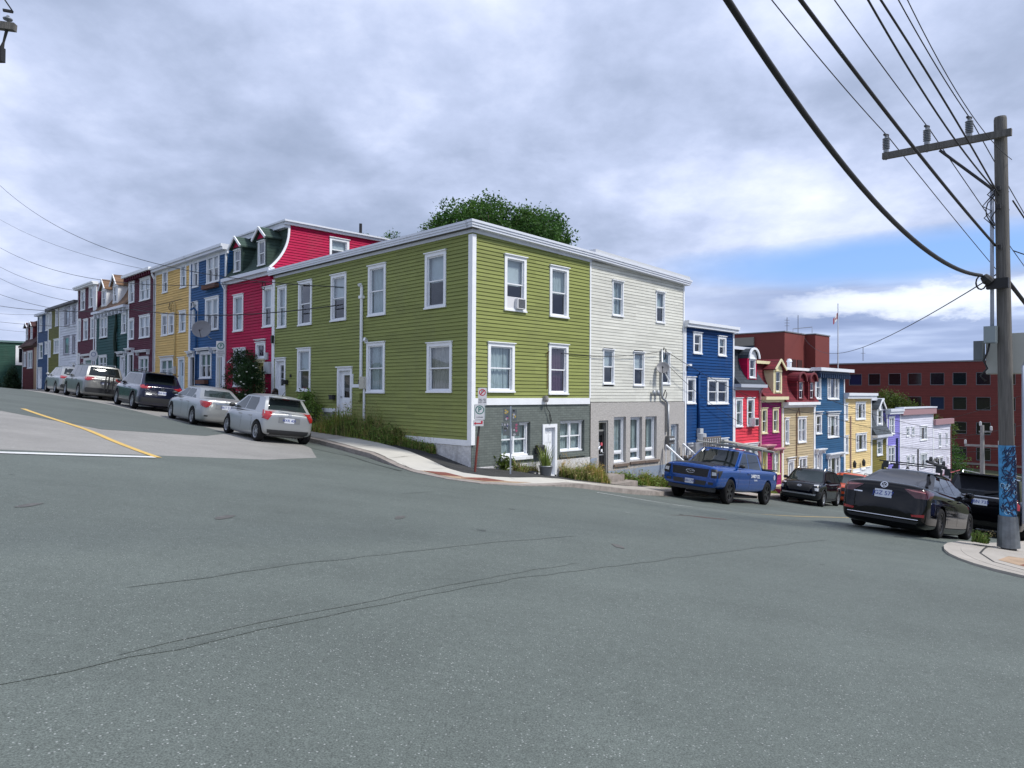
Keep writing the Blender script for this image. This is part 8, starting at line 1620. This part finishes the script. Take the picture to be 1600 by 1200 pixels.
SEAM = asphalt('asphalt_seam_mat', (.100, .116, .106), (.25, .3, .3), .2, 1.1); SEAM2 = asphalt('asphalt_seam_soft', (.104, .120, .110), (.28, .3, .3), .15, 1.)
seam([(-9.78, -12.23), (-9.69, -11.56), (-9.43, -10.73), (-9.29, -9.54), (-9.15, -8.4)], .075, SEAM); seam([(-9.15, -8.4), (-9.08, -7.84), (-9.0, -6.6), (-8.97, -5.94)], .05, SEAM2)
seam([(-11.39, -13.29), (-11.28, -12.67), (-11.1, -11.83), (-10.9, -10.66), (-10.63, -8.93), (-10.57, -6.62)], .05, SEAM); seam([(-10.57, -6.62), (-10.47, -4.92), (-10.28, .27)], .07, SEAM2)
seam([(-11.2, -12.7), (-10.97, -11.77), (-10.88, -11.22), (-10.61, -9.75), (-10.31, -7.54)], .03, SEAM2); seam([(-4.9, -6.1), (-4.72, -5.6), (-4.6, -5.1)], .07, SEAM)
seam([(-7.5, -1.3), (-7.62, -.61), (-8.04, -.1), (-8.2, .5)], .16, mat('rusty_scuff', (.085, .055, .05), .8, noise=.3, nscale=12))
for (u, v, a, b, an) in ((-6.96, -10.28, .20, .07, .9), (-7.23, -7.83, .18, .06, .9), (-9.72, -5.92, .16, .07, .6), (-5.96, -12.14, .22, .06, .8)):
    blob('manhole_cover', u, v, a, b, an, MH, .009, 14, .18)

CJ = mat('joint_dirt', (.10, .09, .075), .95, noise=.4, nscale=8); R5 = random.Random(3)
for k in range(22):
    u = 3.4+k*1.75; seam([(u+R5.uniform(-.1, .1), -1.86), (u+R5.uniform(-.15, .15), -.75 if u < 11 else -.32)], .035, CJ, .008, 'sidewalk_joint', kz)
seam([(9.5, -1.83), (7, -1.83), (5, -1.85), (2.2, -1.93), (0, -2.42), (-1.1, -2.66)], .03, CJ, .008, 'sidewalk_joint', kz)
for a, b in (((1.2, -2.05), (1.5, -.85)), ((-.4, -2.55), (-.1, -1.0)), ((-2.9, -.6), (-1.7, -.1)), ((-2.7, 1.3), (-1.72, 1.5)), ((-2.65, 2.9), (-1.65, 3.0)), ((-2.2, 5.6), (-1.25, 5.8)), ((-1.5, 9), (-.9, 9.1)), ((7.6, -1.85), (7.1, -1.2)), ((-.6, -2.6), (.4, -2.2))): seam([a, b], .03, CJ, .009, 'sidewalk_joint', kz)
# chipped edges of the old kerb and grit gathered in the gutter
GRIT = mat('gutter_grit', (.13, .12, .10), .95, noise=.5, nscale=15)
for k in range(26):
    u = R5.uniform(-.5, 14); v = -2.18-max(0, 1.5-u)*.25; blob('gutter_grit', u, v-.06, R5.uniform(.1, .45), R5.uniform(.02, .06), .05, GRIT, .014, 9, .5)
for k in range(20):
    v = R5.uniform(1.5, 16); uc = -2.98 if v < 4 else (-2.98+(v-4)*.25 if v < 8.5 else -1.8); blob('gutter_grit', uc-.1, v, R5.uniform(.03, .08), R5.uniform(.1, .4), .0, GRIT, .014, 9, .5)
# oil drips, tyre-dark ovals and pale scrapes
OIL = asphalt('oil_mark', (.070, .080, .075), (.2, .2, .2), .2, 1.); PAL_ = asphalt('pale_scrape', (.15, .165, .155), (.4, .4, .4), .2, 1.)
for k in range(16):
    u = R5.uniform(-13, -1); v = R5.uniform(-13, 6)
    if sqrt((u+15.7)**2+(v+14)**2) < 4: continue
    blob('asphalt_mark', u, v, R5.uniform(.03, .16), R5.uniform(.015, .07), R5.uniform(0, 3), R5.choice((OIL, OIL, PAL_)), .0062+.0001*k, 10, .45)
